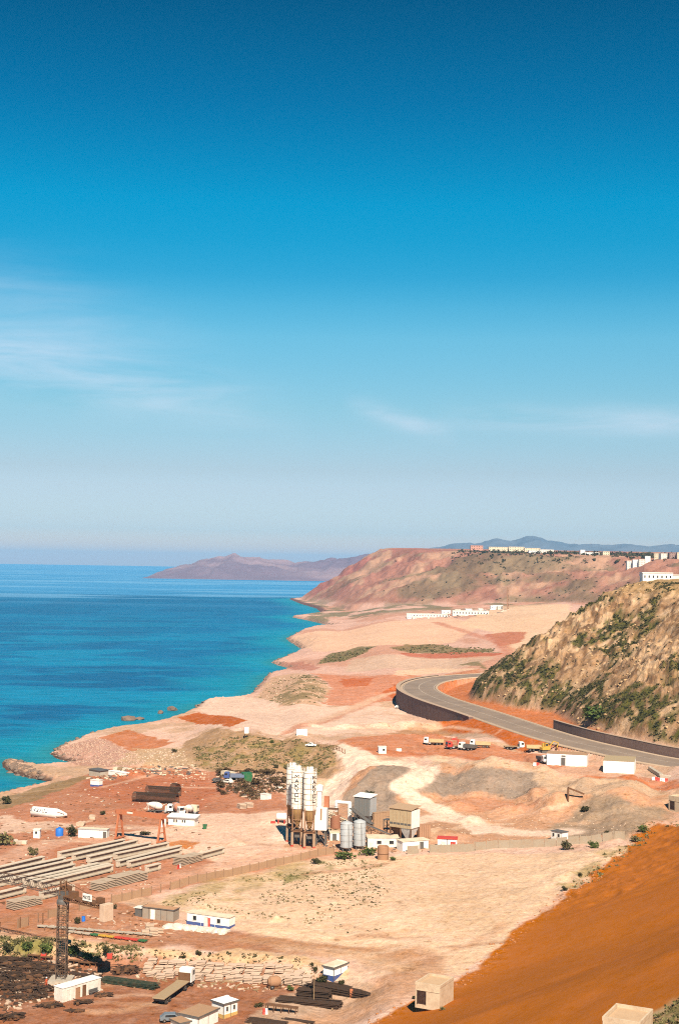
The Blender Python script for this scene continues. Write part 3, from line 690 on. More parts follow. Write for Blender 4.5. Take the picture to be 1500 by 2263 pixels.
# ------------------------------------------------------------------ haze
bm = bmesh.new(); bmesh.ops.create_cube(bm, size=1.0)
me = bpy.data.meshes.new('haze'); bm.to_mesh(me); bm.free()
hz = bpy.data.objects.new('haze', me); COL.objects.link(hz)
hz.scale = (190000, 32000, 360); hz.location = (0, 14600, 360 / 2 - 60)
hz['kind'] = 'stuff'; hz['label'] = 'thin blue sea haze over the whole coast'; hz['category'] = 'haze'
hm = bpy.data.materials.new('haze'); hm.use_nodes = True
nt = hm.node_tree; nt.nodes.clear()
out = nt.nodes.new('ShaderNodeOutputMaterial'); pv = nt.nodes.new('ShaderNodeVolumePrincipled')
pv.inputs['Color'].default_value = (0.20, 0.56, 1.0, 1); pv.inputs['Density'].default_value = 4.2e-5
pv.inputs['Anisotropy'].default_value = -0.12
nt.links.new(pv.outputs[0], out.inputs['Volume'])
me.materials.append(hm)
# ------------------------------------------------------------------ mesh building helpers
class MB:
    def __init__(s): s.v = []; s.f = []
    def add(s, vs, fs):
        n = len(s.v); s.v += [tuple(v) for v in vs]; s.f += [tuple(i + n for i in f) for f in fs]; return s
    def box(s, c, d, rz=0.0, M=None):
        hx, hy, hz_ = d[0] / 2, d[1] / 2, d[2] / 2
        vs = [Vector((x, y, z)) for z in (-hz_, hz_) for x, y in ((-hx, -hy), (hx, -hy), (hx, hy), (-hx, hy))]
        R = M if M is not None else Matrix.Rotation(rz, 3, 'Z')
        vs = [R @ v + Vector(c) for v in vs]
        return s.add(vs, [(3, 2, 1, 0), (4, 5, 6, 7), (0, 1, 5, 4), (1, 2, 6, 5), (2, 3, 7, 6), (3, 0, 4, 7)])
    def frus(s, c, d0, d1, h):
        """tapered box: bottom size d0 at c, top size d1"""
        vs = [(c[0] + sx * d[0] / 2, c[1] + sy * d[1] / 2, c[2] + z) for d, z in ((d0, 0), (d1, h)) for sx, sy in ((-1, -1), (1, -1), (1, 1), (-1, 1))]
        return s.add(vs, [(3, 2, 1, 0), (4, 5, 6, 7), (0, 1, 5, 4), (1, 2, 6, 5), (2, 3, 7, 6), (3, 0, 4, 7)])
    def bar(s, p, q, w, h=None):
        p = Vector(p); q = Vector(q); h = h or w
        d = q - p; L = d.length
        if L < 1e-6: return s
        z = d.normalized(); up = Vector((0, 0, 1)) if abs(z.z) < 0.95 else Vector((1, 0, 0))
        x = up.cross(z).normalized(); y = z.cross(x)
        R = Matrix((x, y, z)).transposed()
        return s.box((p + q) / 2, (w, h, L), M=R)
    def cyl(s, p, q, r0, r1=None, n=16, caps=True):
        p = Vector(p); q = Vector(q); r1 = r0 if r1 is None else r1
        z = (q - p).normalized(); up = Vector((0, 0, 1)) if abs(z.z) < 0.95 else Vector((1, 0, 0))
        x = up.cross(z).normalized(); y = z.cross(x)
        vs = []
        for c, r in ((p, r0), (q, r1)):
            for i in range(n):
                a = 2 * math.pi * i / n
                vs.append(c + (x * math.cos(a) + y * math.sin(a)) * r)
        fs = [(i, (i + 1) % n, n + (i + 1) % n, n + i) for i in range(n)]
        if caps: fs += [tuple(range(n - 1, -1, -1)), tuple(range(n, 2 * n))]
        return s.add(vs, fs)
    def lathe(s, prof, n=20, axis='Z', c=(0, 0, 0)):
        """prof: (radius, along)"""
        vs = []
        for r, a in prof:
            for i in range(n):
                t = 2 * math.pi * i / n
                u, v = r * math.cos(t), r * math.sin(t)
                vs.append((u + c[0], v + c[1], a + c[2]) if axis == 'Z' else (a + c[0], u + c[1], v + c[2]))
        fs = []
        for k in range(len(prof) - 1):
            for i in range(n):
                j = (i + 1) % n
                f = (k * n + i, k * n + j, (k + 1) * n + j, (k + 1) * n + i)
                fs.append(f if axis == 'Z' else f[::-1])
        fs.append(tuple(range(n))[::-1] if axis == 'Z' else tuple(range(n)))
        e = (len(prof) - 1) * n
        fs.append(tuple(range(e, e + n)) if axis == 'Z' else tuple(range(e, e + n))[::-1])
        return s.add(vs, fs)
    def prism(s, poly, y0, y1):
        """outline in (x, z), extruded along y"""
        n = len(poly)
        vs = [(x, y0, z) for x, z in poly] + [(x, y1, z) for x, z in poly]
        fs = [(i, n + i, n + (i + 1) % n, (i + 1) % n) for i in range(n)] + [tuple(range(n)), tuple(range(2 * n - 1, n - 1, -1))]
        return s.add(vs, fs)
    def mesh(s, name, mat, smooth=False, bevel=0.0):
        me = bpy.data.meshes.new(name); me.from_pydata(s.v, [], s.f)
        bm = bmesh.new(); bm.from_mesh(me)
        bmesh.ops.recalc_face_normals(bm, faces=bm.faces)
        if bevel: bmesh.ops.bevel(bm, geom=bm.edges[:], offset=bevel, segments=1, affect='EDGES')
        bm.to_mesh(me); bm.free()
        if smooth:
            me.polygons.foreach_set('use_smooth', [True] * len(me.polygons))
            me.set_sharp_from_angle(angle=0.7)
        if mat: me.materials.append(mat)
        return me
    def build(s, name, mat, parent=None, smooth=False, bevel=0.0, loc=None):
        return obj(name, s.mesh(name, mat, smooth, bevel), parent, loc)
def obj(name, me, parent=None, loc=None, rz=0.0):
    o = bpy.data.objects.new(name, me); COL.objects.link(o)
    if parent: o.parent = parent
    if loc is not None: o.location = loc
    if rz: o.rotation_euler = (0, 0, rz)
    return o
def tag(o, label, cat, group=None):
    o['label'] = label; o['category'] = cat
    if group: o['group'] = group
    return o
def thing(name, label, cat, loc=(0, 0, 0), rz=0.0, group=None):
    o = bpy.data.objects.new(name, None); COL.objects.link(o)
    o.empty_display_size = 0.5
    o.location = loc; o.rotation_euler = (0, 0, rz)
    return tag(o, label, cat, group)
def copy_tree(o, parent=None):
    c = o.copy(); COL.objects.link(c); c.parent = parent
    for ch in list(o.children):
        copy_tree(ch, c)
    return c
def seat(a, b):
    """base line a -> b in photo pixels: place, heading and length on the ground"""
    A = ground(*a); B = ground(*b)
    return Vector((A.x, A.y, min(A.z, B.z))), math.atan2(B.y - A.y, B.x - A.x), (B - A).xy.length
def spot(px, py, dz=0.0):
    g = ground(px, py); g.z += dz; return g
def far_spot(px, dist):
    d = ray(px, 1300); x = d[0] * dist
    return Vector((x, dist, gz_at(x, dist)))

# ------------------------------------------------------------------ paints and surfaces
WHITE = paint('white painted steel', (0.80, 0.77, 0.72), 0.55, 0.22, 0.8)
WHITE2 = paint('dusty white paint', (0.74, 0.68, 0.60), 0.7, 0.4, 0.6)
BRIGHT = paint('fresh whitewash', (0.86, 0.85, 0.82), 0.8, 0.06, 0.5)
CREAM = paint('cream paint', (0.66, 0.55, 0.40), 0.75, 0.4, 0.6)
GREYM = paint('grey galvanised steel', (0.36, 0.37, 0.38), 0.5, 0.25, 0.9)
DGREY = paint('dark grey steel', (0.10, 0.095, 0.09), 0.6, 0.3, 1.0)
BLACK = paint('black rubber', (0.02, 0.019, 0.018), 0.85, 0.3, 2.0)
GLASS = paint('dark window glass', (0.02, 0.025, 0.03), 0.12, 0.1, 1.0, spec=0.5)
ORANGEP = paint('orange crane paint', (0.47, 0.15, 0.065), 0.7, 0.5, 1.0, dirtcol=(0.30, 0.15, 0.09))
REDP = paint('red paint', (0.50, 0.05, 0.035), 0.6, 0.2, 1.0)
BLUEP = paint('blue paint', (0.05, 0.09, 0.26), 0.6, 0.2, 1.0)
BLUET = paint('bright blue plastic', (0.02, 0.15, 0.55), 0.45, 0.1, 1.0)
GREENP = paint('green paint', (0.02, 0.13, 0.05), 0.6, 0.2, 1.0)
YELLOWP = paint('yellow paint', (0.52, 0.30, 0.04), 0.6, 0.3, 1.0)
RUST = paint('rusty steel', (0.16, 0.075, 0.035), 0.85, 0.6, 1.0, dirtcol=(0.07, 0.035, 0.02))
RUSTL = paint('light rusted sheet', (0.34, 0.18, 0.10), 0.85, 0.5, 1.0)
REBAR = paint('rusty reinforcing bar', (0.055, 0.032, 0.02), 0.85, 0.5, 1.5, dirtcol=(0.10, 0.05, 0.03))
CONC = paint('pale concrete', (0.57, 0.47, 0.365), 0.9, 0.35, 0.7)
CONC2 = paint('grey concrete', (0.42, 0.36, 0.29), 0.9, 0.4, 0.8)
CONCP = paint('dusty pink concrete', (0.56, 0.40, 0.29), 0.9, 0.35, 0.8)
HUTC = paint('sand coloured render', (0.56, 0.43, 0.30), 0.9, 0.55, 0.9)
PANEL = paint('earth coloured fence panel', (0.36, 0.22, 0.13), 0.9, 0.4, 0.7)
PANELG = paint('grey fence panel', (0.31, 0.25, 0.185), 0.9, 0.4, 0.7)
WOOD = paint('weathered timber', (0.30, 0.20, 0.11), 0.9, 0.4, 1.2)
CHROMET = paint('truck body dusty yellow', (0.55, 0.38, 0.20), 0.7, 0.4, 1.0)
TARP = paint('crumpled white plastic sheet', (0.60, 0.52, 0.44), 0.5, 0.3, 0.7)
ROOFB = paint('brown felt roof', (0.36, 0.21, 0.12), 0.9, 0.4, 0.8)
ROOFG = paint('gravelled roof', (0.36, 0.27, 0.16), 0.95, 0.4, 1.0)
STONE = paint('shore rock', (0.20, 0.135, 0.10), 0.95, 0.5, 0.6, dirtcol=(0.09, 0.06, 0.045))
STONEP = paint('pink quarry stone', (0.48, 0.30, 0.22), 0.95, 0.4, 0.5)
SKIN = paint('skin', (0.35, 0.20, 0.13), 0.6, 0.0)
INK = paint('black lettering', (0.03, 0.03, 0.035), 0.7, 0.1)
def brick_mat(name, c1, c2, mortar, sc):
    m, nt, b = new_mat(name)
    co = nt.nodes.new('ShaderNodeTexCoord').outputs['UV']
    n1 = nnoise(nt, worldco(nt), 0.5, 5)
    n2 = nnoise(nt, worldco(nt), 2.5, 3)
    c = nmix(nt, nmap(nt, n2, 0.35, 0.65, 0, 1), c1, c2)
    c = nmix(nt, nmap(nt, n1, 0.5, 0.8, 0, 0.5), c, mortar)
    nt.links.new(c, b.inputs['Base Color']); b.inputs['Roughness'].default_value = 0.95
    return m
WALLM = brick_mat('dark block wall', (0.13, 0.075, 0.062), (0.19, 0.115, 0.09), (0.24, 0.16, 0.12), 1)
def leaf_mat(name, a, b_):
    m, nt, b = new_mat(name)
    g = nt.nodes.new('ShaderNodeNewGeometry')
    n = nnoise(nt, g.outputs['Position'], 0.7, 3)
    c = nmix(nt, g.outputs['Random Per Island'], a, b_)
    hv = nt.nodes.new('ShaderNodeHueSaturation'); nt.links.new(c, hv.inputs['Color']); nt.links.new(nmap(nt, n, 0.3, 0.7, 0.6, 1.3), hv.inputs['Value'])
    nt.links.new(hv.outputs[0], b.inputs['Base Color']); b.inputs['Roughness'].default_value = 0.8; b.inputs['Specular IOR Level'].default_value = 0.15
    return m
LEAFG = leaf_mat('green leaves', (0.05, 0.085, 0.018), (0.12, 0.13, 0.035))
LEAFD = leaf_mat('dark olive leaves', (0.035, 0.038, 0.015), (0.085, 0.07, 0.028))
LEAFB = leaf_mat('dry brown brush', (0.07, 0.042, 0.02), (0.15, 0.095, 0.045))
LEAFS = leaf_mat('grey green scrub', (0.09, 0.085, 0.03), (0.20, 0.16, 0.07))

# ------------------------------------------------------------------ the road
RC = np.array(_catmull(ROAD, 24))
_tan = np.gradient(RC[:, :2], axis=0); _tan /= np.linalg.norm(_tan, axis=1)[:, None]
_nor = np.stack([-_tan[:, 1], _tan[:, 0]], 1)            # towards the sea
def strip(name, offs, mat, sel=slice(None), parent=None):
    """a ribbon along the road; offs = list of (offset from the middle, height above the road)"""
    P = RC[sel]; Nn = _nor[sel]; k = len(offs)
    V = np.zeros((len(P), k, 3))
    for j, (o_, h_) in enumerate(offs):
        V[:, j, :2] = P[:, :2] + Nn * o_; V[:, j, 2] = P[:, 2] + h_
    ob = np_mesh(name, V.reshape(-1, 3), grid_faces(len(P), k), mat, False)
    if parent: ob.parent = parent
    return ob
m, nt, b = new_mat('worn asphalt')
co = worldco(nt)
c = nmix(nt, nmap(nt, nnoise(nt, co, 0.12, 5), 0.35, 0.7, 0, 1), (0.19, 0.135, 0.10), (0.26, 0.185, 0.135))
c = nmix(nt, nmap(nt, nnoise(nt, co, 1.6, 4), 0.5, 0.75, 0, 0.45), c, (0.36, 0.22, 0.14))
nt.links.new(c, b.inputs['Base Color']); b.inputs['Roughness'].default_value = 0.9
ASPH = m
LINEW = paint('worn road paint', (0.55, 0.45, 0.36), 0.8, 0.6, 0.8)
road = strip('road', [(8.6, 0), (4, 0.04), (0, 0.08), (-4, 0.04), (-8.6, 0)], ASPH)
road['kind'] = 'structure'
for o_ in (8.0, -8.0):
    strip('edge_line', [(o_ + 0.1, 0.035), (o_ - 0.1, 0.035)], LINEW, parent=road)
strip('centre_line', [(0.12, 0.1), (-0.12, 0.1)], LINEW, parent=road)
for sgn in (1, -1):
    strip('kerb', [(sgn * 8.6, -0.2), (sgn * 8.6, 0.16), (sgn * 9.9, 0.16), (sgn * 9.9, -0.4)], paint('kerb concrete', (0.46, 0.33, 0.23), 0.9, 0.4, 0.6), parent=road)
def road_wall(name, label, y0, y1, off0, off1, top, foot, step, cat='wall'):
    ii = [i for i in range(len(RC)) if y0 <= RC[i, 1] <= y1]
    arc = np.concatenate([[0], np.cumsum(np.linalg.norm(np.diff(RC[ii][:, :2], axis=0), axis=1))])
    n = max(2, int(arc[-1] / step)); s_ = np.linspace(0, arc[-1], n + 1)
    def P(s0, off):
        i = np.interp(s0, arc, np.arange(len(ii)))
        k = np.arange(len(ii))
        c = np.array([np.interp(i, k, RC[ii][:, q]) for q in range(3)]); nn = np.array([np.interp(i, k, _nor[ii][:, q]) for q in range(2)])
        return c[0] + nn[0] * off, c[1] + nn[1] * off, c[2]
    root = thing(name, label, cat, Vector(P(0, (off0 + off1) / 2)))
    L0 = Vector(root.location)
    cap = MB()
    for j in range(n):
        a, b_ = s_[j] + 0.03, s_[j + 1] - 0.03
        jit = random.uniform(-0.03, 0.03)
        vs = []
        for zz in (0, 1):
            for ss, of in ((a, off0), (b_, off0), (b_, off1 + jit), (a, off1 + jit)):
                x, y, z = P(ss, of)
                zb = foot(x, y, z) if zz == 0 else z + top
                vs.append(Vector((x, y, zb)) - L0)
        mb = MB().add(vs, [(3, 2, 1, 0), (4, 5, 6, 7), (0, 1, 5, 4), (1, 2, 6, 5), (2, 3, 7, 6), (3, 0, 4, 7)])
        mb.build('wall_panel', WALLM, root)
    for j in range(n):
        vs = []
        for zz in (top + 0.003, top + 0.15):
            for ss, of in ((s_[j], off0 - 0.1), (s_[j + 1], off0 - 0.1), (s_[j + 1], off1 + 0.1), (s_[j], off1 + 0.1)):
                x, y, z = P(ss, of); vs.append(Vector((x, y, z + zz)) - L0)
        cap.add(vs, [(3, 2, 1, 0), (4, 5, 6, 7), (0, 1, 5, 4), (1, 2, 6, 5), (2, 3, 7, 6), (3, 0, 4, 7)])
    cap.build('coping', paint('coping', (0.40, 0.28, 0.2), 0.9, 0.3), root)
    return root
road_wall('retaining_wall', 'tall curved dark block retaining wall under the outer bend of the road', 604, 815, 9.95, 11.9, 0.5, lambda x, y, z: min(gz_at(x, y), gz_at(x - 3, y - 1)) - 1.0, 4.2)
road_wall('retaining_wall', 'long low dark retaining wall between the road and the foot of the hill', 395, 570, -11.4, -10.4, 3.5, lambda x, y, z: z - 0.5, 4.2)

# ------------------------------------------------------------------ building blocks
def letters(text, h, w, gap, stroke, mapf, mb, vertical=False):
    G = {'M': [[(0, 0), (0, 1), (.5, .45), (1, 1), (1, 0)]], 'A': [[(0, 0), (.5, 1), (1, 0)], [(.2, .36), (.8, .36)]], 'K': [[(0, 0), (0, 1)], [(1, 1), (0, .45), (1, 0)]],
         'Y': [[(0, 1), (.5, .5), (1, 1)], [(.5, .5), (.5, 0)]], 'O': [[(.1, 0), (0, .15), (0, .85), (.1, 1), (.9, 1), (1, .85), (1, .15), (.9, 0), (.1, 0)]], 'L': [[(0, 1), (0, 0), (1, 0)]]}
    for k, ch in enumerate(text):
        ox, oy = (0, -k * (h + gap)) if vertical else (k * (w + gap), 0)
        for line in G[ch]:
            for p, q in zip(line, line[1:]):
                x0, y0, x1, y1 = ox + p[0] * w, oy + p[1] * h, ox + q[0] * w, oy + q[1] * h
                L = math.hypot(x1 - x0, y1 - y0); dx, dy = (x1 - x0) / L, (y1 - y0) / L
                x0 -= dx * stroke * .3; y0 -= dy * stroke * .3; x1 += dx * stroke * .3; y1 += dy * stroke * .3
                n = 4; vs = []
                for i in range(n + 1):
                    t = i / n
                    for s_ in (-.5, .5):
                        vs.append(mapf(x0 + (x1 - x0) * t - dy * stroke * s_, y0 + (y1 - y0) * t + dx * stroke * s_))
                mb.add(vs, [(2 * i, 2 * i + 1, 2 * i + 3, 2 * i + 2) for i in range(n)])
    return mb
def opening(parent, name, x, z, w, h, face='f', L=0, D=0, frame=None, fill=None, inset=0.06):
    """door or window set in a wall of a box cabin; face f = front (y 0), l / r = the ends"""
    frame = frame or WHITE2; fill = fill or GLASS
    def P(u, v, o):
        if face == 'f': return (u, -o, v)
        if face == 'l': return (-o, D - u, v)
        return (L + o, u, v)
    def slab(mb, u0, u1, v0, v1, o0, o1):
        vs = [P(u, v, o) for o in (o0, o1) for u, v in ((u0, v0), (u1, v0), (u1, v1), (u0, v1))]
        mb.add(vs, [(3, 2, 1, 0), (4, 5, 6, 7), (0, 1, 5, 4), (1, 2, 6, 5), (2, 3, 7, 6), (3, 0, 4, 7)])
    mb = MB(); slab(mb, x, x + w, z, z + h, 0.012, 0.03)
    o = mb.build(name, fill, parent)
    if name == 'door' and fill not in (WHITE2, BRIGHT): frame = fill
    t = 0.09; fb = MB()
    slab(fb, x - t, x, z - t, z + h + t, 0.008, 0.07); slab(fb, x + w, x + w + t, z - t, z + h + t, 0.008, 0.07)
    slab(fb, x, x + w, z + h, z + h + t, 0.008, 0.07)
    if name == 'window': slab(fb, x, x + w, z - t, z, 0.008, 0.09)
    fb.build('frame', frame, o)
    if name == 'door':
        hb = MB(); slab(hb, x + w * 0.8, x + w * 0.9, z + h * 0.48, z + h * 0.54, 0.03, 0.07); hb.build('handle', DGREY, o)
    return o
def cabin(name, label, cat, a, b, D, H, wall=WHITE, roof=None, over=0.12, rt=0.14, doors=(), windows=(), stripe=None, ribs=0, parapet=0.0, group=None, dz=0.0, rooft=None, trim=None, slope=0.0, rzL=None):
    loc, rz, L = seat(a, b)
    if rzL:                           # b is the front right corner; heading and length given
        B = ground(*b); rz = math.radians(rzL[0]); L = rzL[1]
        loc = Vector((B.x - L * math.cos(rz), B.y - L * math.sin(rz), B.z))
    loc.z += dz
    t = thing(name, label, cat, loc, rz, group)
    mb = MB(); mb.box((L / 2, D / 2, H / 2 - 0.35), (L, D, H + 0.7))
    mb.build('wall', wall, t, bevel=0.02)
    if ribs:
        n = int(L / ribs); m_ = int(D / ribs)
        fr_ = MB().box((0, 0, 0), (.06, .05, H * .94)).mesh('panel_joint', trim or wall); en_ = MB().box((0, 0, 0), (.05, .06, H * .94)).mesh('panel_joint', trim or wall)
        for i in range(1, n): obj('panel_joint', fr_, t, (L * i / n, -.02, H / 2))
        for i in range(1, m_):
            for x in (-.02, L + .02): obj('panel_joint', en_, t, (x, D * i / m_, H / 2))
    if parapet:
        p = MB(); w = 0.22
        p.box((L / 2, w / 2, H + parapet / 2), (L + 0.1, w, parapet)); p.box((L / 2, D - w / 2, H + parapet / 2), (L + 0.1, w, parapet))
        p.box((w / 2 - 0.05, D / 2, H + parapet / 2), (w, D - 2 * w - 0.004, parapet)); p.box((L - w / 2 + 0.05, D / 2, H + parapet / 2), (w, D - 2 * w - 0.004, parapet))
        p.build('parapet', wall, t)
        MB().box((L / 2, D / 2, H + 0.03), (L - 2 * w, D - 2 * w, 0.05)).build('roof', roof or wall, t)
    else:
        r = MB()
        x0, x1, y0, y1 = -over, L + over, -over, D + over
        vs = [(x0, y0, H + .004), (x1, y0, H + .004), (x1, y1, H + .004 + slope), (x0, y1, H + .004 + slope)]
        vs += [(p[0], p[1], p[2] + rt) for p in vs]
        r.add(vs, [(3, 2, 1, 0), (4, 5, 6, 7), (0, 1, 5, 4), (1, 2, 6, 5), (2, 3, 7, 6), (3, 0, 4, 7)])
        ro = r.build('roof', roof or wall, t)
        if trim:
            e = MB(); e.box((L / 2, y0 - 0.03, H + .05), (L + 2 * over + .1, 0.05, rt + .12)); e.box((x1 + .03, D / 2, H + .05), (0.05, D + 2 * over, rt + .12)); e.box((x0 - .03, D / 2, H + .05), (0.05, D + 2 * over, rt + .12))
            e.build('fascia', trim, ro)
    if stripe:
        s_ = MB(); z0, z1, sm = stripe
        s_.box((L / 2, -0.012, (z0 + z1) / 2), (L + 0.03, 0.02, z1 - z0)); s_.box((L + 0.012, D / 2, (z0 + z1) / 2), (0.02, D, z1 - z0)); s_.box((-0.012, D / 2, (z0 + z1) / 2), (0.02, D, z1 - z0))
        s_.build('painted_band', sm, t)
    for d in doors:
        opening(t, 'door', d[0] * L if d[3] == 'f' else d[0] * D, 0.05, d[1], d[2], d[3], L, D, fill=d[4] if len(d) > 4 else DGREY)
    for w_ in windows:
        opening(t, 'window', w_[0] * L if w_[4] == 'f' else w_[0] * D, w_[1], w_[2], w_[3], w_[4], L, D)
    t['size'] = (L, D, H)
    return t
_wheel = {}
def wheel(parent, x, y, r, w=0.32):
    k = (r, w)
    if k not in _wheel:
        mt = MB().lathe([(r * .55, -w / 2), (r * .92, -w / 2), (r, -w * .3), (r, w * .3), (r * .92, w / 2), (r * .55, w / 2)], 14).mesh('wheel', BLACK, True)
        mr = MB().lathe([(r * .2, -w * .52), (r * .56, -w * .42), (r * .56, w * .42), (r * .2, w * .52)], 10).mesh('rim', GREYM, True)
        for me in (mt, mr): me.transform(Matrix.Rotation(math.pi / 2, 4, 'X'))
        _wheel[k] = (mt, mr)
    o = obj('wheel', _wheel[k][0], parent, (x, y, r)); obj('rim', _wheel[k][1], o)
    return o
def cab(t, x, w, h, mat, z0=0.9, ln=1.9):
    """forward-control lorry cab whose back is at x, pointing along +x"""
    pr = [(x, z0), (x + ln, z0), (x + ln, z0 + h * .45), (x + ln - .22, z0 + h * .97), (x + ln - .5, z0 + h), (x + .1, z0 + h), (x, z0 + h * .93)]
    c = MB().prism(pr, -w / 2, w / 2).build('cab', mat, t, bevel=0.04)
    vs = [(x + ln + .012, -w * .44, z0 + h * .48), (x + ln + .012, w * .44, z0 + h * .48), (x + ln - .19, w * .40, z0 + h * .9), (x + ln - .19, -w * .40, z0 + h * .9)]
    MB().add([(p[0] + d, p[1], p[2]) for d in (0, .03) for p in vs], [(3, 2, 1, 0), (4, 5, 6, 7), (0, 1, 5, 4), (1, 2, 6, 5), (2, 3, 7, 6), (3, 0, 4, 7)]).build('windscreen', GLASS, c)
    for sg in (-1, 1):
        MB().box((x + ln * .6, sg * (w / 2 + .008), z0 + h * .66), (ln * .5, .02, h * .34)).build('side_window', GLASS, c)
        MB().box((x + ln + .03, sg * w * .36, z0 + .22), (.06, .3, .18)).build('headlight', WHITE, c)
    MB().box((x + ln + .04, 0, z0 - .1), (.16, w, .34)).build('bumper', DGREY, c)
    return c
def lorry(name, label, px, py, rz, kind='dump', cabm=WHITE, bodym=CHROMET, L=7.6, group=None, three=True, dz=0):
    g = spot(px, py, dz)
    t = thing(name, label, 'truck', g, rz, group)
    x0 = -L / 2
    MB().box((0, -.42, .85), (L, .14, .26)).box((0, .42, .85), (L, .14, .26)).box((x0 + .1, 0, .85), (.12, .9, .2)).box((0, 0, .85), (.12, .7, .2)).box((L / 2 - .3, 0, .85), (.12, .7, .2)).build('chassis', DGREY, t)
    cab(t, L / 2 - 1.9, 2.4, 2.0, cabm)
    for sg in (-1, 1):
        wheel(t, L / 2 - 1.25, sg * 1.05, .5); wheel(t, x0 + 1.1, sg * 1.05, .5)
        if three: wheel(t, x0 + 2.4, sg * 1.05, .5)
        MB().box((L / 2 - 2.4, sg * .95, .75), (.8, .5, .5)).build('fuel_tank', GREYM, t)
    bl = L - 2.2
    if kind == 'dump':
        pr = [(x0 - .1, 1.1), (x0 + bl, 1.1), (x0 + bl + .05, 2.25), (x0 - .35, 2.15)]
        for sg in (-1, 1):
            MB().prism(pr, sg * 1.2 - .05, sg * 1.2 + .05).build('side_board', bodym, t)
        MB().box((x0 + bl / 2, 0, 1.06), (bl, 2.3, .1)).box((x0 + bl, 0, 1.7), (.1, 2.3, 1.2)).box((x0 - .22, 0, 1.6), (.1, 2.3, 1.0)).build('dump_body', bodym, t)
    elif kind == 'flat':
        MB().box((x0 + bl / 2, 0, 1.15), (bl, 2.4, .16)).build('bed', WOOD, t); MB().box((x0 + bl, 0, 1.6), (.1, 2.4, .8)).build('headboard', bodym, t)
    elif kind == 'mixer':
        d = MB().lathe([(.35, -2.6), (.62, -2.2), (.95, -1.3), (1.15, -.2), (1.15, .7), (.85, 1.6), (.5, 2.0)], 18, 'X')
        o = d.build('drum', bodym, t, True, loc=(x0 + 2.75, 0, 2.35)); o.rotation_euler = (0, math.radians(11), 0)
        MB().lathe([(1.19, -.26), (1.19, .0)], 18, 'X').build('drum_ring', GREYM, o, True)
        MB().box((x0 + bl - .15, 0, 1.6), (.5, 1.0, 1.4)).box((x0 + .3, .6, 1.7), (.16, .16, 1.7)).box((x0 + .3, -.6, 1.7), (.16, .16, 1.7)).build('drum_frame', bodym, t)
        MB().lathe([(.55, 0), (.25, -.7)], 12, c=(x0 + .0, 0, 3.1)).bar((x0, 0, 2.3), (x0 - .8, 0, 1.2), .4, .1).build('chute', bodym, t)
    return t

def shrub_mesh(name, mat, n, r, h, leaf, seed):
    R = random.Random(seed); mb = MB()
    lobes = [(Vector((R.uniform(-.5, .5) * r, R.uniform(-.5, .5) * r, h * R.uniform(.3, .75))), R.uniform(.35, .62)) for _ in range(7)]
    for i in range(n):
        c, k = lobes[R.randrange(7)]
        d = Vector((R.gauss(0, 1), R.gauss(0, 1), R.gauss(0, .8))); d.normalize(); d *= (R.random() ** .4)
        p = c + Vector((d.x * r * k, d.y * r * k, d.z * h * k * .75))
        if p.z < .02: p.z = R.uniform(0, .15) * h
        a = Vector((R.gauss(0, 1), R.gauss(0, 1), R.gauss(0, .6))).normalized() * leaf * R.uniform(.6, 1.3)
        b_ = a.cross(Vector((R.gauss(0, 1), R.gauss(0, 1), R.gauss(0, 1)))).normalized() * leaf * R.uniform(.35, .8)
        mb.add([p - a, p + b_, p + a, p - b_], [(0, 1, 2, 3)])
    return mb.mesh(name, mat)
SHR = {}
for k_, m_ in (('green', LEAFG), ('dark', LEAFD), ('brown', LEAFB), ('grey', LEAFS)):
    SHR[k_] = [shrub_mesh('foliage', m_, 260, 1.0, 1.25, .16, 40 + i) for i in range(3)]
_stem = MB().cyl((0, 0, -.2), (.03, 0, .7), .07, .03, 6).bar((0, 0, .3), (.35, .1, .75), .04).bar((0, 0, .25), (-.3, -.15, .7), .04).bar((0, 0, .2), (.02, .35, .65), .04).mesh('stem', WOOD)
def shrub(label, px, py, wpx, kind='green', hk=1.0, name='shrub', group=None):
    g = spot(px, py); s_ = wpx * g.y / FPX / 2.0
    t = thing(name, label, 'shrub', g, random.uniform(0, 6.28), group)
    f = obj('foliage', random.choice(SHR[kind]), t); f.scale = (s_, s_, s_ * hk)
    st = obj('stem', _stem, t); st.scale = (s_, s_, s_ * hk)
    return t
def scatter(name, label, pts, mat, size, n_leaf=12, flat=.6, seed=1, cat='scrub'):
    """countless small bushes as one mass"""
    R = np.random.RandomState(seed); pts = np.asarray(pts); N = len(pts)
    if N == 0: return
    S = size[0] + (size[1] - size[0]) * R.rand(N) ** 2
    if len(size) > 2: S = S * size[2]
    d = R.randn(N, n_leaf, 3); d /= np.linalg.norm(d, axis=2)[..., None]; d *= (R.rand(N, n_leaf, 1) ** .45)
    d[..., 2] = np.abs(d[..., 2]) * flat
    c = pts[:, None, :] + d * S[:, None, None]
    a = R.randn(N, n_leaf, 3); a /= np.linalg.norm(a, axis=2)[..., None]
    b_ = np.cross(a, R.randn(N, n_leaf, 3)); b_ /= np.linalg.norm(b_, axis=2)[..., None]
    k = S[:, None, None] * (.28 + .25 * R.rand(N, n_leaf, 1))
    V = np.stack([c - a * k, c + b_ * k * .7, c + a * k, c - b_ * k * .7], 2).reshape(-1, 3)
    o = np_mesh(name, V, np.arange(len(V)).reshape(-1, 4), mat, False)
    o['kind'] = 'stuff'; tag(o, label, cat)
    return o
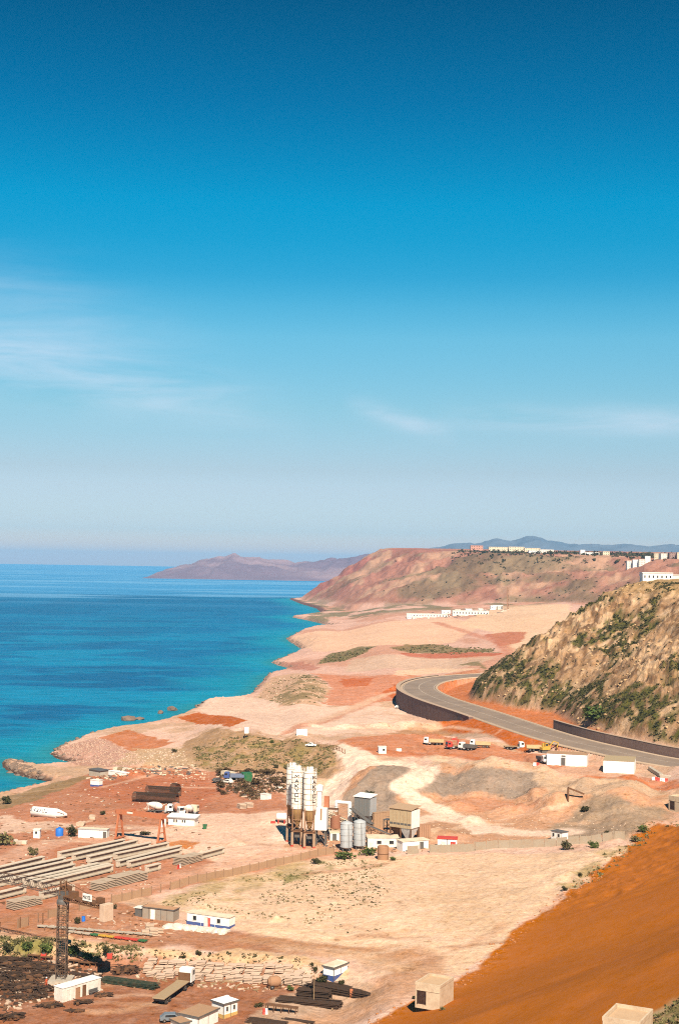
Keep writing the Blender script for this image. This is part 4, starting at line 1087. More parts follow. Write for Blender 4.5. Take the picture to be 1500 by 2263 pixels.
def rock_mesh(name, mat, seed, sub=2, sq=.7):
    bm = bmesh.new(); bmesh.ops.create_icosphere(bm, subdivisions=sub, radius=1.0)
    R = random.Random(seed); off = [Vector((R.gauss(0, 1), R.gauss(0, 1), R.gauss(0, 1))).normalized() for _ in range(9)]; cut = [R.uniform(.55, .9) for _ in range(9)]
    for v in bm.verts:
        for o_, c_ in zip(off, cut):
            d = v.co.dot(o_)
            if d > c_: v.co -= o_ * (d - c_)
        v.co *= R.uniform(.95, 1.05); v.co.z *= sq
    me = bpy.data.meshes.new(name); bm.to_mesh(me); bm.free(); me.materials.append(mat)
    return me
ROCKS = [rock_mesh('rock', STONE, 60 + i) for i in range(4)]
ROCKP = [rock_mesh('rock', STONEP, 80 + i) for i in range(3)]
# ================================================================== the batching plant
def silo(label, px, py, text, R=1.8, group='tall white cement silos of the batching plant'):
    g = spot(px, py); g.z -= .1
    t = thing('cement_silo', label, 'silo', g, 0, group)
    zs, zt, zc = 10.2, 20.4, 4.9
    sh = MB().lathe([(R, zs), (R, zt), (R * .98, zt + .05), (.5, zt + .55), (.2, zt + .6)], 28).build('shell', paint('weathered silo white', (.74, .70, .63), .6, .5, .7), t, True)
    hoops = MB()
    for k in range(8):
        z = zs + .05 + (zt - zs - .1) * k / 7
        hoops.lathe([(R + .004, z - .05), (R + .05, z - .05), (R + .05, z + .05), (R + .004, z + .05)], 28)
    hoops.build('hoops', paint('rust stained hoop', (0.30, 0.20, 0.13), .8, .5, 1.0), sh)
    MB().lathe([(.35, zc), (.45, zc + .1), (R * .97, zs - .02), (R * .97, zs)], 24).build('cone', paint('rust stained cone', (0.34, 0.20, 0.08), .8, .7, .7, dirtcol=(.12, .06, .03)), t, True)
    lad = MB()
    for s_ in (-.22, .22): lad.bar((R + .12, s_, .3), (R + .12, s_, zt + .9), .05)
    for k in range(40): lad.bar((R + .12, -.22, .6 + k * .5), (R + .12, .22, .6 + k * .5), .03)
    l_ = lad.build('ladder', RUSTL, t); l_.rotation_euler = (0, 0, math.radians(-55))
    rail = MB()
    for k in range(14):
        a = 2 * math.pi * k / 14; b_ = 2 * math.pi * (k + 1) / 14
        p = (R * .95 * math.cos(a), R * .95 * math.sin(a)); q = (R * .95 * math.cos(b_), R * .95 * math.sin(b_))
        rail.bar((*p, zt), (*p, zt + 1.05), .05).bar((*p, zt + 1.05), (*q, zt + 1.05), .05).bar((*p, zt + .55), (*q, zt + .55), .04)
    rail.build('guard_rail', WHITE2, t)
    MB().box((.3, -.2, zt + 1.0), (.9, .9, 1.1)).cyl((-.7, .3, zt + .3), (-.7, .3, zt + 1.5), .28, n=10).build('filter_housing', WHITE, t)
    for sx in (-1, 1):
        for sy in (-1, 1):
            x, y = sx * R * .72, sy * R * .72
            MB().cyl((x, y, 4.3), (x, y, zs + .6), .14, n=8).build('leg', RUSTL, t)
            p_ = MB().cyl((x, y, -.6), (x, y, 4.0), .38, n=12).build('pillar', paint('stained pillar', (.36, .25, .17), .9, .6, 1.0), t)
            MB().cyl((x, y, .05), (x, y, .5), .385, n=12).build('red_band', REDP, p_)
    br = MB()
    q = R * .72
    cs = [(-q, -q), (q, -q), (q, q), (-q, q)]
    for i in range(4):
        a, b_ = cs[i], cs[(i + 1) % 4]
        br.bar((*a, 4.15), (*b_, 4.15), .3, .34); br.bar((*a, 4.4), (*b_, 7.2), .09).bar((*b_, 4.4), (*a, 7.2), .09).bar((*a, 7.3), (*b_, 7.3), .12)
    br.build('bracing', RUSTL, t)
    MB().bar((.25, -R - .05, zs - 3), (.25, -R - .06, zt - 1), .1).build('filling_pipe', RUSTL, t)
    MB().cyl((-.9, -.6, 4.9), (1.6, .9, 2.2), .22, n=8).cyl((.2, .5, 4.9), (.2, .5, 2.6), .35, n=8).box((.1, .2, 3.0), (1.5, 1.5, 1.3)).build('feeder_shade_mass', DGREY, t)  # dark box and tubes added to stand for shade between the pillars
    MB().box((0, 0, 4.42), (R * 1.9, R * 1.9, .1)).build('platform_deck', RUST, t)
    if text:
        mb = MB()
        def wrap(u, v, rr=R + .055):
            a = -math.pi / 2 + (u - .48 + text) / rr
            return (rr * math.cos(a), rr * math.sin(a), v)
        letters('MAKYOL', .85, .95, .42, .2, lambda u, v: wrap(u, v + zt - 1.6), mb, True)
        mb.build('lettering', INK, sh)
    return t
silo('white cement silo lettered in black down its side, on rusty legs', 656, 1868, -0.25)
silo('white cement silo standing on the right of the lettered one', 683, 1872, 1.25)
silo('white cement silo half hidden behind the left of the lettered one', 645, 1858, None)

def plant():
    g = spot(709, 1867); t = thing('batching_tower', 'white boxy mixing tower on dark legs right beside the silos', 'plant tower', g, math.radians(-8))
    w = MB().box((0, 0, 7.2), (3.4, 3.2, 6.0)).build('tower_casing', WHITE, t, bevel=.03)
    MB().box((.15, -1.615, 8.6), (.5, .02, 3.2)).build('rust_streak_panel', RUSTL, w)
    for s_ in (-1, 1):
        for q in (-1, 1): MB().box((s_ * 1.3, q * 1.2, 2.0), (.35, .35, 4.5)).build('leg', DGREY, t)
    MB().bar((-1.3, -1.2, .6), (1.3, -1.2, 3.8), .12).bar((1.3, -1.2, .6), (-1.3, -1.2, 3.8), .12).build('bracing', DGREY, t)
    MB().box((-.6, .1, 12.5), (1.1, 1.1, 4.6)).build('dust_duct', WHITE, t)
    MB().box((-.55, .1, 15.4), (1.7, 1.5, 1.3)).frus((-.55, .1, 16.05), (1.7, 1.5), (.8, .8), .4).build('filter_head', WHITE, t)
    MB().box((1.3, .8, 11.7), (1.4, 1.0, 3.0)).build('rust_bin', paint('red rusted bin', (.40, .14, .07), .8, .4), t)
    g = spot(757, 1822); t = thing('goose_neck_pipe', 'big white goose-neck duct arching above the conveyor', 'pipe', g)
    mb = MB(); mb.cyl((-2.0, 0, 3.6), (-2.0, 0, 6.7), .5, n=12).cyl((-2.1, 0, 6.6), (2.2, -.4, 6.4), .5, n=12).cyl((2.0, -.4, -.2), (2.0, -.4, 6.7), .62, n=12)
    mb.build('duct', WHITE, t, True)
    MB().box((-2.0, 0, 1.7), (1.2, 1.2, 4.0)).build('duct_base', RUSTL, t)
    MB().lathe([(.66, 0), (.66, .15)], 12, c=(2.0, -.4, 3.2)).build('flange', GREYM, t); MB().lathe([(.56, 0), (.56, .15)], 12, c=(-2, 0, 5.2)).build('flange', GREYM, t)
plant()
def steel_frame(label, px, py, rz, w, d, h, n, mat):
    t = thing('access_tower', label, 'steel tower', spot(px, py), rz, 'rusty steel frames around the plant')
    for x in (-.5, .5):
        for y in (-.5, .5): MB().box((x * w, y * d, h / 2 - .3), (.2, .2, h + .6)).build('column', mat, t)
    for k in range(1, n + 1):
        z = h * k / n; MB().box((0, 0, z), (w + .3, d + .3, .14)).build('floor_plate', mat, t)
        mb = MB(); mb.bar((-w / 2, -d / 2, z - h / n), (w / 2, -d / 2, z), .1).bar((w / 2, -d / 2, z - h / n), (-w / 2, -d / 2, z), .1).bar((-w / 2, -d / 2, z + 1), (w / 2, -d / 2, z + 1), .07); mb.build('brace', mat, t)
steel_frame('rusty stepped steel frame between the mixing tower and the white duct', 733, 1846, -.2, 3.0, 2.4, 7.5, 3, RUST)
steel_frame('low rusty steel frame behind the two grey tanks', 783, 1858, -.3, 4.2, 2.4, 4.6, 2, RUST)
steel_frame('dark steel frame left of the beige hopper', 862, 1852, -.5, 3.2, 2.2, 5.2, 2, DGREY)
def hopper(label, px, py, rz, L, D, H, z0, cone, matl, matr, roofm, legm, stripe):
    g = spot(px, py); t = thing('aggregate_hopper', label, 'hopper', g, rz, 'tall roofed aggregate hoppers')
    MB().box((0, 0, z0 + H / 2), (L, D, H)).build('bin', matl, t)
    MB().box((L / 2 + .03, 0, z0 + H / 2), (.05, D * .98, H * .97)).build('end_sheet', matr, t)
    MB().frus((L * .22, 0, z0 - cone), (1.0, .8), (L * .52, D * .96), cone - .003).build('outlet_cone', matr, t)
    MB().frus((-L * .26, 0, z0 - cone * .85), (1.2, .8), (L * .44, D * .96), cone * .85 - .003).build('outlet_cone', legm, t)
    vs = [(-L / 2 - .3, -D / 2 - .3, z0 + H + .1), (L / 2 + .3, -D / 2 - .3, z0 + H + .1), (L / 2 + .3, D / 2 + .3, z0 + H + .75), (-L / 2 - .3, D / 2 + .3, z0 + H + .75)]
    MB().add(vs + [(v[0], v[1], v[2] + .12) for v in vs], [(3, 2, 1, 0), (4, 5, 6, 7), (0, 1, 5, 4), (1, 2, 6, 5), (2, 3, 7, 6), (3, 0, 4, 7)]).build('roof', roofm, t)
    for sx in (-1, 0, 1):
        for sy in (-1, 1): MB().box((sx * (L / 2 - .2), sy * (D / 2 - .2), z0 / 2 - .3), (.3, .3, z0 + .6)).build('leg', legm, t)
    if stripe: MB().box((0, -D / 2 - .03, z0 + H * .22), (L * .98, .05, .5)).build('dark_band', DGREY, t)  # plain dark strip low across the front of the bin
    r = MB()
    for i in range(1, 6): r.box((-L / 2 + L * i / 6, -D / 2 - .05, z0 + H / 2), (.12, .09, H))
    r.build('stiffeners', matl, t)
    return t
hopper('grey steel aggregate hopper with a pale lean-to roof, beside the white duct', 806, 1826, math.radians(-32), 5.4, 3.6, 5.2, 3.4, 2.0, paint('dark galvanised sheet', (.17, .17, .165), .6, .3), GREYM, WHITE, DGREY, False)
hopper('beige aggregate hopper with white end and rusty outlets above the white sheds', 893, 1862, math.radians(-34), 7.0, 4.6, 5.0, 4.4, 3.6, paint('tan hopper sheet', (.42, .31, .19), .8, .5), WHITE, paint('brown hopper roof', (.40, .26, .16), .85, .4), RUST, True)
for lab, px, py in (('left one of the two squat grey cylindrical tanks in front of the plant', 765, 1880), ('right one of the two squat grey cylindrical tanks in front of the plant', 794, 1876)):
    g = spot(px, py); t = thing('storage_tank', lab, 'tank', g, 0, 'squat grey tanks')
    sh = MB().lathe([(.5, .55), (1.66, 1.0), (1.68, 7.3), (1.5, 7.55), (.3, 8.0)], 26).build('shell', paint('pale grey tank', (.38, .39, .40), .55, .25, .7), t, True)
    hp = MB()
    for z in (1.1, 2.7, 4.3, 5.9, 7.2): hp.lathe([(1.685, z), (1.73, z), (1.73, z + .1), (1.685, z + .1)], 26)
    hp.build('hoops', GREYM, sh)
    for a in (45, 135, 225, 315): MB().box((1.3 * math.cos(math.radians(a)), 1.3 * math.sin(math.radians(a)), .5), (.25, .25, 1.5)).build('leg', DGREY, t)
    MB().bar((.3, -1.75, .2), (.3, -1.75, 7.4), .07).bar((.7, -1.72, .2), (.7, -1.72, 7.4), .07).build('ladder', DGREY, t)
def conveyor(label, a, b, za, zb, w, mat):
    A = spot(*a); B = spot(*b); A.z += za; B.z += zb
    t = thing('conveyor', label, 'conveyor', Vector((A.x, A.y, min(A.z, B.z) - za)), 0, 'inclined belt conveyors')
    O = Vector(t.location); P = A - O; Q = B - O; d = (Q - P); n = Vector((-d.y, d.x, 0)).normalized() * w / 2
    up = Vector((0, 0, 1.1)); k = max(5, int(d.length / 1.5))
    MB().bar(P + up, Q + up, w * .8, .1).build('belt', DGREY, t)
    for sg in (-1, 1):
        mb = MB(); a_ = P + n * sg; b_ = Q + n * sg
        mb.bar(a_, b_, .14).bar(a_ + up, b_ + up, .16)
        for i in range(k):
            p = a_.lerp(b_, i / k); q = a_.lerp(b_, (i + 1) / k)
            mb.bar(p, p + up, .09).bar(p + up if i % 2 else p, q if i % 2 else q + up, .08)
        mb.build('truss_side', mat, t)
    for f in (.12, .5, .88):
        p = P.lerp(Q, f)
        base = gz_at(O.x + p.x, O.y + p.y) - O.z - .3
        if p.z - base > .5:
            for sg in (-1, 1): MB().bar(p + n * sg, Vector((p.x + n.x * sg, p.y + n.y * sg, base)), .16).build('trestle_leg', mat, t)
conveyor('rusty lattice conveyor sloping down from the grey tanks to the sheds', (806, 1856), (888, 1872), 3.3, .9, 1.3, RUSTL)
conveyor('short belt conveyor climbing to the white mixing tower', (722, 1850), (768, 1850), 6.2, 3.6, 1.3, CREAM)
conveyor('dark conveyor running under the grey hopper towards the white duct', (775, 1828), (822, 1842), 4.5, 1.6, 1.4, DGREY)
cabin('store_shed', 'long white shed with a dark doorway at the foot of the beige hopper', 'shed', (889, 1882), (946, 1875), 3.2, 2.6, WHITE, CREAM, .2, doors=[(.66, 1.1, 2.1, 'f', DGREY)], ribs=2.6)
def redroof(label, a, b, door):
    t = cabin('guard_cabin', label, 'cabin', a, b, 2.6, 2.5, WHITE, REDP, .18, .35, doors=[(.35, 1.2, 1.7, 'f', door)], windows=[], group='white cabins with red roofs')
redroof('white cabin with a red roof, left of the pair by the fence', (966, 1874), (987, 1875), WHITE2)
redroof('red roofed white cabin with a bright red door by the fence', (988, 1875), (1009, 1876), REDP)
cabin('control_building', 'low white building half hidden behind the two grey tanks', 'building', (812, 1874), (880, 1872), 4, 2.8, WHITE2, CREAM, .2, windows=[(.3, 1.1, 1.2, .9, 'f'), (.7, 1.1, 1.2, .9, 'f')])
cabin('pump_house', 'small white box below the rust red tank by the silos', 'shed', (729, 1858), (750, 1858), 2.6, 2.2, WHITE2, CREAM, .1, doors=[(.3, .9, 1.8, 'f')])
g = spot(741, 1850); t = thing('water_tank', 'rust red round tank between the mixing tower and the grey tanks', 'tank', g)
MB().lathe([(1.5, 2.6), (1.5, 6.0), (.3, 6.4)], 22).build('shell', paint('red oxide steel', (.30, .12, .07), .8, .4), t, True); MB().box((0, 0, 1.1), (2.4, 2.4, 3.0)).build('plinth', PANEL, t)
def block_wall(name, label, a, b, H, th, mat, cat='wall', n=6, post=None):
    loc, rz, L = seat(a, b); t = thing(name, label, cat, loc, rz)
    for i in range(n):
        MB().box((L * (i + .5) / n, 0, H / 2 - .4), (L / n - .04, th + random.uniform(-.03, .03), H + .8)).build('wall_panel', mat, t)
    MB().box((L / 2, 0, H + .09), (L + .1, th + .15, .17)).build('coping', post or mat, t)
    return t
block_wall('earth_wall', 'brown earth wall of the loading ramp behind the grey hopper', (824, 1832), (863, 1826), 4.6, .8, PANEL)
block_wall('earth_wall', 'brown block wall propping the ramp right of the beige hopper', (921, 1856), (950, 1850), 4.2, .8, paint('brown blocks', (.37, .2, .12), .9, .4))
g = spot(622, 1819); t = thing('cistern', 'white horizontal cistern on a red cradle left of the silos', 'tank', g)
MB().lathe([(.4, -1.6), (1.0, -1.4), (1.1, -1.2), (1.1, 1.2), (1.0, 1.4), (.4, 1.6)], 20, 'X', (0, 0, 1.9)).build('vessel', WHITE, t, True)
for x in (-.9, .9): MB().box((x, 0, .4), (.3, 1.8, 1.4)).build('cradle', REDP, t)
MB().box((-2.5, -.3, .2), (1.4, .8, .7)).build('pump_unit', REDP, t)
g = spot(846, 1899); t = thing('rusty_drum', 'brown rusty upright drum standing before the fence gap', 'drum', g)
MB().lathe([(1.5, -.3), (1.5, 3.4), (1.35, 3.5), (1.35, 3.0), (.1, 2.8)], 20).build('shell', RUSTL, t, True); MB().lathe([(1.51, 1.5), (1.56, 1.5), (1.56, 1.65), (1.51, 1.65)], 20).build('hoop', RUST, t)

# ================================================================== fences
def fence(name, label, pts, wm, H, mat, postm, skip=(), th=.09, cat='fence', lean=.03, group=None):
    P = [ground(*p) for p in pts]
    seg = [(P[i + 1] - P[i]).xy.length for i in range(len(P) - 1)]; tot = sum(seg); n = max(2, round(tot / wm))
    def at(s_):
        for i, l in enumerate(seg):
            if s_ <= l or i == len(seg) - 1:
                q = P[i].lerp(P[i + 1], s_ / l); return Vector((q.x, q.y, gz_at(q.x, q.y)))
            s_ -= l
    t = thing(name, label, cat, P[0], 0, group); O = Vector(P[0])
    Q = [at(tot * i / n) for i in range(n + 1)]
    pm = MB().box((0, 0, H / 2 - .25), (.22, .22, H + .75)).mesh('post', postm)
    for i in range(n + 1):
        obj('post', pm, t, Q[i] - O)
    pn = MB().box((.5, 0, H / 2 - .2), (1, th, H + .3)).mesh('panel', mat)
    for i in range(n):
        if i in skip: continue
        a, b_ = Q[i], Q[i + 1]; L = (b_ - a).xy.length - .22; ang = math.atan2(b_.y - a.y, b_.x - a.x)
        o = obj('panel', pn, t, a - O + Vector((math.cos(ang) * .11, math.sin(ang) * .11, 0)) + Vector((0, 0, random.uniform(-.1, .05))))
        o.rotation_mode = 'XYZ'; o.rotation_euler = (random.uniform(-lean, lean), -math.atan2(b_.z - a.z, (b_ - a).xy.length), ang); o.scale = (L, 1, random.uniform(.95, 1.02))
    return t
fence('panel_fence', 'earth brown concrete panel fence running from the tower crane to the plant', [(40, 2052), (140, 2022), (262, 1994), (380, 1966), (500, 1938), (620, 1912), (738, 1887)], 3.0, 1.9, PANEL, paint('fence post', (.22, .13, .08), .9, .4), skip=(1, 2, 5, 8, 13, 14))
fence('panel_fence', 'tall grey brown panel fence in front of the white sheds', [(900, 1888), (960, 1884), (1047, 1881)], 3.3, 2.2, PANELG, PANELG, skip=(1,))
fence('panel_fence', 'long weathered grey panel fence below the gravel heaps', [(1050, 1880), (1150, 1874), (1275, 1866), (1330, 1860), (1378, 1856)], 3.1, 2.3, PANELG, PANELG)
fence('post_fence', 'row of thin fence posts along the top of the green bank', [(701, 1648), (730, 1654), (762, 1666)], 1.6, 1.5, None, RUST, skip=range(99), cat='fence')
fence('post_fence', 'broken line of dark posts left of the tower crane', [(0, 2062), (40, 2052), (95, 2042)], 4.5, 2.2, None, RUST, skip=range(99), cat='fence')

cabin('guard_booth', 'small white booth with two windows behind the grey panel fence', 'booth', (1217, 1856), (1241, 1857), 2.6, 2.5, WHITE, DGREY, .2, .12, windows=[(.12, 1.1, .7, .9, 'f'), (.6, 1.1, .7, .9, 'f')])

# ================================================================== upper platform
cabin('site_building', 'long low white building with a dark door beside the road slope', 'building', (1207, 1690), (1295, 1694), 6, 4.0, BRIGHT, ROOFB, .15, .12, doors=[(.37, 1.3, 2.6, 'f', DGREY)], windows=[(.37, 3.05, 1.4, .45, 'f')])
cabin('site_building', 'white block building with a brown gravelled roof nearest the road', 'building', (1332, 1707), (1400, 1710), 13, 4.0, BRIGHT, ROOFG, .1, .12, doors=[(.55, 1.3, 2.6, 'l', DGREY)], windows=[(.15, 1.3, 1.8, 1.6, 'l')])
TG = 'lorries parked on the upper platform'
lorry('dump_truck', 'white cabbed tipper, leftmost of the parked lorries', 957, 1646, math.radians(176), 'dump', group=TG)
lorry('dump_truck', 'tipper with a white cab parked behind, right of the red lorry', 1060, 1652, math.radians(172), 'dump', group=TG)
lorry('flatbed_truck', 'dark bodied lorry with a white cab just right of the red crane lorry', 1032, 1658, math.radians(150), 'dump', WHITE, DGREY, 6.6, group=TG)
lorry('flatbed_truck', 'flatbed lorry with its white cab at the right, parked alone', 1135, 1656, math.radians(4), 'flat', WHITE, DGREY, group=TG)
lorry('dump_truck', 'sand coloured tipper parked left of the orange excavator', 1186, 1660, math.radians(-4), 'dump', YELLOWP, CHROMET, 7.4, group=TG)
lorry('truck', 'dark lorry with a white cab nosing out behind the long white building', 1199, 1686, math.radians(-75), 'dump', WHITE, DGREY, 6.5, group=TG)
t = lorry('crane_truck', 'red and white lorry with a folded red loading crane', 1003, 1655, math.radians(200), 'flat', REDP, REDP, 6.4, group=TG, three=False)
MB().bar((-1.6, 0, 1.4), (-1.6, 0, 3.4), .5).bar((-1.6, 0, 3.3), (1.2, 0, 3.7), .4).bar((1.2, 0, 3.7), (-1.2, 0, 4.2), .3).build('loader_crane', REDP, t)
g = spot(1204, 1664); t = thing('excavator', 'orange yellow excavator behind the long white building', 'excavator', g, math.radians(20))
up = MB().prism([(-1.8, 1.2), (1.5, 1.2), (1.5, 2.2), (.3, 2.3), (-1.8, 2.1)], -1.2, 1.2).build('body', YELLOWP, t, bevel=.05)
c_ = MB().prism([(.1, 2.2), (1.5, 2.2), (1.3, 3.5), (.2, 3.5)], .2, 1.2).build('cab', YELLOWP, up); MB().box((.8, .18, 2.9), (.9, .03, .8)).build('window', GLASS, c_)
for s_ in (-1, 1): MB().prism([(-1.9, .1), (-2.1, .5), (-1.9, .95), (1.9, .95), (2.1, .5), (1.9, .1)], s_ * 1.1 - .28, s_ * 1.1 + .28).build('track', DGREY, t)
MB().bar((1.2, -.3, 2.0), (3.2, -.3, 4.3), .4, .3).bar((3.2, -.3, 4.3), (5.2, -.3, 3.6), .35, .3).build('boom', YELLOWP, up); MB().bar((5.2, -.3, 3.7), (4.7, -.3, 1.9), .3).build('arm', YELLOWP, up); MB().prism([(4.3, 1.9), (5.1, 1.9), (4.9, 1.2), (4.2, 1.2)], -.7, .1).build('bucket', RUST, up)
cabin('site_hut', 'small white hut on the red platform left of the lorries', 'hut', (836, 1665), (853, 1666), 2.4, 2.5, WHITE, WHITE2, .15, windows=[(.55, 1.1, .8, .8, 'f')])
MB().box((0, 0, 0), (1, 1, 1))
def barrier(label, px, py, rz, m1=WHITE, m2=REDP, L=2.0, name='traffic_barrier', group=None):
    t = thing(name, label, 'barrier', spot(px, py), rz, group)
    pr = [(-.28, -.1), (.28, -.1), (.12, .35), (.1, 1.0), (-.1, 1.0), (-.12, .35)]
    for i in range(2):
        a = MB(); a.prism(pr, -L / 2 + i * L / 2 + .01, -L / 2 + (i + 1) * L / 2); o = a.build('barrier_half', (m1, m2)[i], t); o.rotation_euler = (0, 0, math.pi / 2)
    return t
barrier('pair of white blocks right of the small platform hut', 881, 1660, .1, WHITE, WHITE2)
barrier('red and white barrier at the left corner of the long white building', 1184, 1692, -.1, REDP, WHITE)
barrier('red and white barrier, left of the three by the road edge', 1446, 1724, -.1, REDP, WHITE, group='barriers by the road edge'); barrier('red and white barrier, middle of the three by the road edge', 1457, 1726, -.1, WHITE, REDP, group='barriers by the road edge'); barrier('red and white barrier, right of the three by the road edge', 1468, 1727, -.1, REDP, WHITE, group='barriers by the road edge')
def beam_block(label, a, b, w, h, mat=CONC2, name='concrete_beam'):
    loc, rz, L = seat(a, b); t = thing(name, label, 'beam', loc, rz)
    MB().box((L / 2, w / 2, h / 2), (L, w, h)).build('beam_body', mat, t, bevel=.04); MB().box((.3, w / 2, h + .06), (.4, w * .5, .12)).build('lifting_block', mat, t)
beam_block('long grey concrete beam lying beside the red and white barriers', (1431, 1701), (1456, 1718), 1.2, 1.2)
beam_block('short pale concrete block behind the red and white barriers', (1457, 1719), (1479, 1718), 1.6, 1.0, CONC)
beam_block('dark concrete box lying at the foot of the curved retaining wall', (880, 1545), (897, 1557), 3.0, 2.2, CONC2, 'concrete_box')
def car(label, px, py, rz, mat, pickup=False, group=None):
    t = thing('pickup' if pickup else 'car', label, 'car', spot(px, py), rz, group)
    pr = [(-2.1, .35), (2.1, .35), (2.15, .75), (1.3, .95), (.55, 1.45), (-.55 if pickup else -1.3, 1.45), (-.75 if pickup else -1.9, .95), (-2.15, .9)]
    b_ = MB().prism(pr, -.85, .85).build('body', mat, t, bevel=.06)
    MB().add([(1.22, -.7, 1.0), (1.22, .7, 1.0), (.6, .62, 1.42), (.6, -.62, 1.42)] + [(1.25, -.7, 1.0), (1.25, .7, 1.0), (.63, .62, 1.42), (.63, -.62, 1.42)], [(3, 2, 1, 0), (4, 5, 6, 7), (0, 1, 5, 4), (1, 2, 6, 5), (2, 3, 7, 6), (3, 0, 4, 7)]).build('windscreen', GLASS, b_)
    x0 = -.5 if pickup else -1.2
    for s_ in (-1, 1):
        MB().prism([(x0, 1.0), (.95, 1.0), (.5, 1.38), (x0 + .1, 1.38)], s_ * .86 - .01, s_ * .86 + .01).build('side_window', GLASS, b_)
        for x in (-1.3, 1.35): wheel(t, x, s_ * .78, .33, .22)
        MB().box((2.13, s_ * .6, .7), (.06, .3, .14)).build('headlight', WHITE, b_)
    return t
car('white pickup parked at the top of the green bank', 687, 1650, math.radians(170), WHITE, True)
car('white car parked below the curved retaining wall', 881, 1565, math.radians(5), WHITE)
cabin('container', 'white container standing alone on the red track of the plain', 'container', (655, 1626), (679, 1627), 2.4, 2.5, WHITE, WHITE, .02, .06, ribs=.6)
g = spot(545, 1630); t = thing('water_tank', 'white box tank on a stand at the edge of the green bank', 'tank', g)
MB().box((0, 0, 2.9), (1.8, 1.6, 2.4)).build('tank_body', WHITE, t, bevel=.05)
for a in (-1, 1):
    for b_ in (-1, 1): MB().box((a * .75, b_ * .65, .7), (.14, .14, 2.0)).build('leg', RUST, t)
def hut(label, a, b, D, H, door, dz=.3, rzL=None):
    t = cabin('concrete_hut', label, 'hut', a, b, D, H, dz=dz, rzL=rzL, wall=HUTC, roof=paint('hut roof', (.50, .33, .2), .95, .3), parapet=.45, doors=[door] if door else [], group='square concrete huts')
    L = t['size'][0]
    MB().box((L / 2, -.05, H * .74), (L + .06, .06, .05)).build('shutter_joint', HUTC, t)
    return t
h_ = hut('square concrete hut with a dark doorway at the foot of the orange slope', (921, 2227), (971, 2229), 6.2, 3.2, (.1, 1.5, 2.2, 'f', paint('dark doorway', (.035, .015, .01), .9, .2)), .2, (-27, 4.6))
hut('square concrete hut half cut off at the bottom right corner', (1362, 2315), (1412, 2334), 5.6, 3.0, None, .2, (-27, 4.2))
hut('pale concrete hut with a dark doorway at the right edge below the platform', (1476, 1790), (1512, 1792), 4.5, 3.6, (.12, 1.6, 2.3, 'f', paint('dark doorway', (.035, .015, .01), .9, .2)))
g = spot(1258, 1770); t = thing('loading_chute', 'rusty bent steel chute standing in the quarry slope', 'chute', g)
MB().bar((-.5, 0, -.3), (-.5, 0, 4.0), .7, .5).build('post', RUST, t); MB().bar((-.6, 0, 4.0), (4.4, .5, 2.1), .8, .5).build('arm', RUST, t)

# ================================================================== the yard by the sea
def lying_silo():
    A = spot(73, 1804); B = spot(148, 1808); L = (B - A).xy.length
    t = thing('lying_silo', 'white cement silo lying on its side, black letters along it', 'silo', A, math.atan2(B.y - A.y, B.x - A.x))
    R = 1.55
    sh = MB().lathe([(.3, 0), (R * .9, .05), (R, .25), (R, L * .72), (R * .45, L * .93), (.3, L)], 26, 'X', (0, 0, R + .1)).build('shell', WHITE, t, True)
    mb = MB()
    def wrap(u, v):   # the letters lie on their side, their tops towards the left end
        a = math.radians(12) + u / R
        return (1.0 - v, -(R + .02) * math.cos(a), (R + .02) * math.sin(a) + R + .1)
    letters('MAKYOL', .72, 1.0, .38, .17, wrap, mb, True)
    mb.build('lettering', INK, sh)
    ft = MB()
    for a in (-1, 1):
        ft.bar((L * .7, a * R * .8, R * .7), (L * .98, a * R * .6, R * .5), .14)
        ft.bar((L * .7, a * R * .8, R * 1.6), (L * .98, a * R * .6, R * 1.4), .14)
    ft.build('leg_frame', RUSTL, t)
    for x in (.9, L * .6): MB().box((x, 0, .0), (.3, R * 1.5, .5)).build('chock', WOOD, t)
lying_silo()
cabin('guard_booth', 'narrow white booth with one small window left of the blue tank', 'booth', (74, 1852), (88, 1853), 2.0, 2.4, WHITE, WHITE2, .15, windows=[(.3, 1.3, .55, .7, 'f')])
g = spot(132, 1847); t = thing('water_tank', 'bright blue round plastic water tank beside a dark bush', 'tank', g)
MB().lathe([(1.12, -.1), (1.15, 1.9), (1.0, 2.1), (.4, 2.3), (.4, 2.4)], 24).build('tank_body', BLUET, t, True); MB().lathe([(.38, 2.41), (.38, 2.5), (.1, 2.55)], 14).build('lid', BLUET, t)
cabin('office_container', 'long white site cabin with a dark end door left of the gantry crane', 'container', (173, 1851), (236, 1852), 2.6, 2.5, WHITE, CREAM, .1, .1, doors=[(.88, .8, 1.9, 'f', DGREY)], ribs=2.1, trim=GREYM)
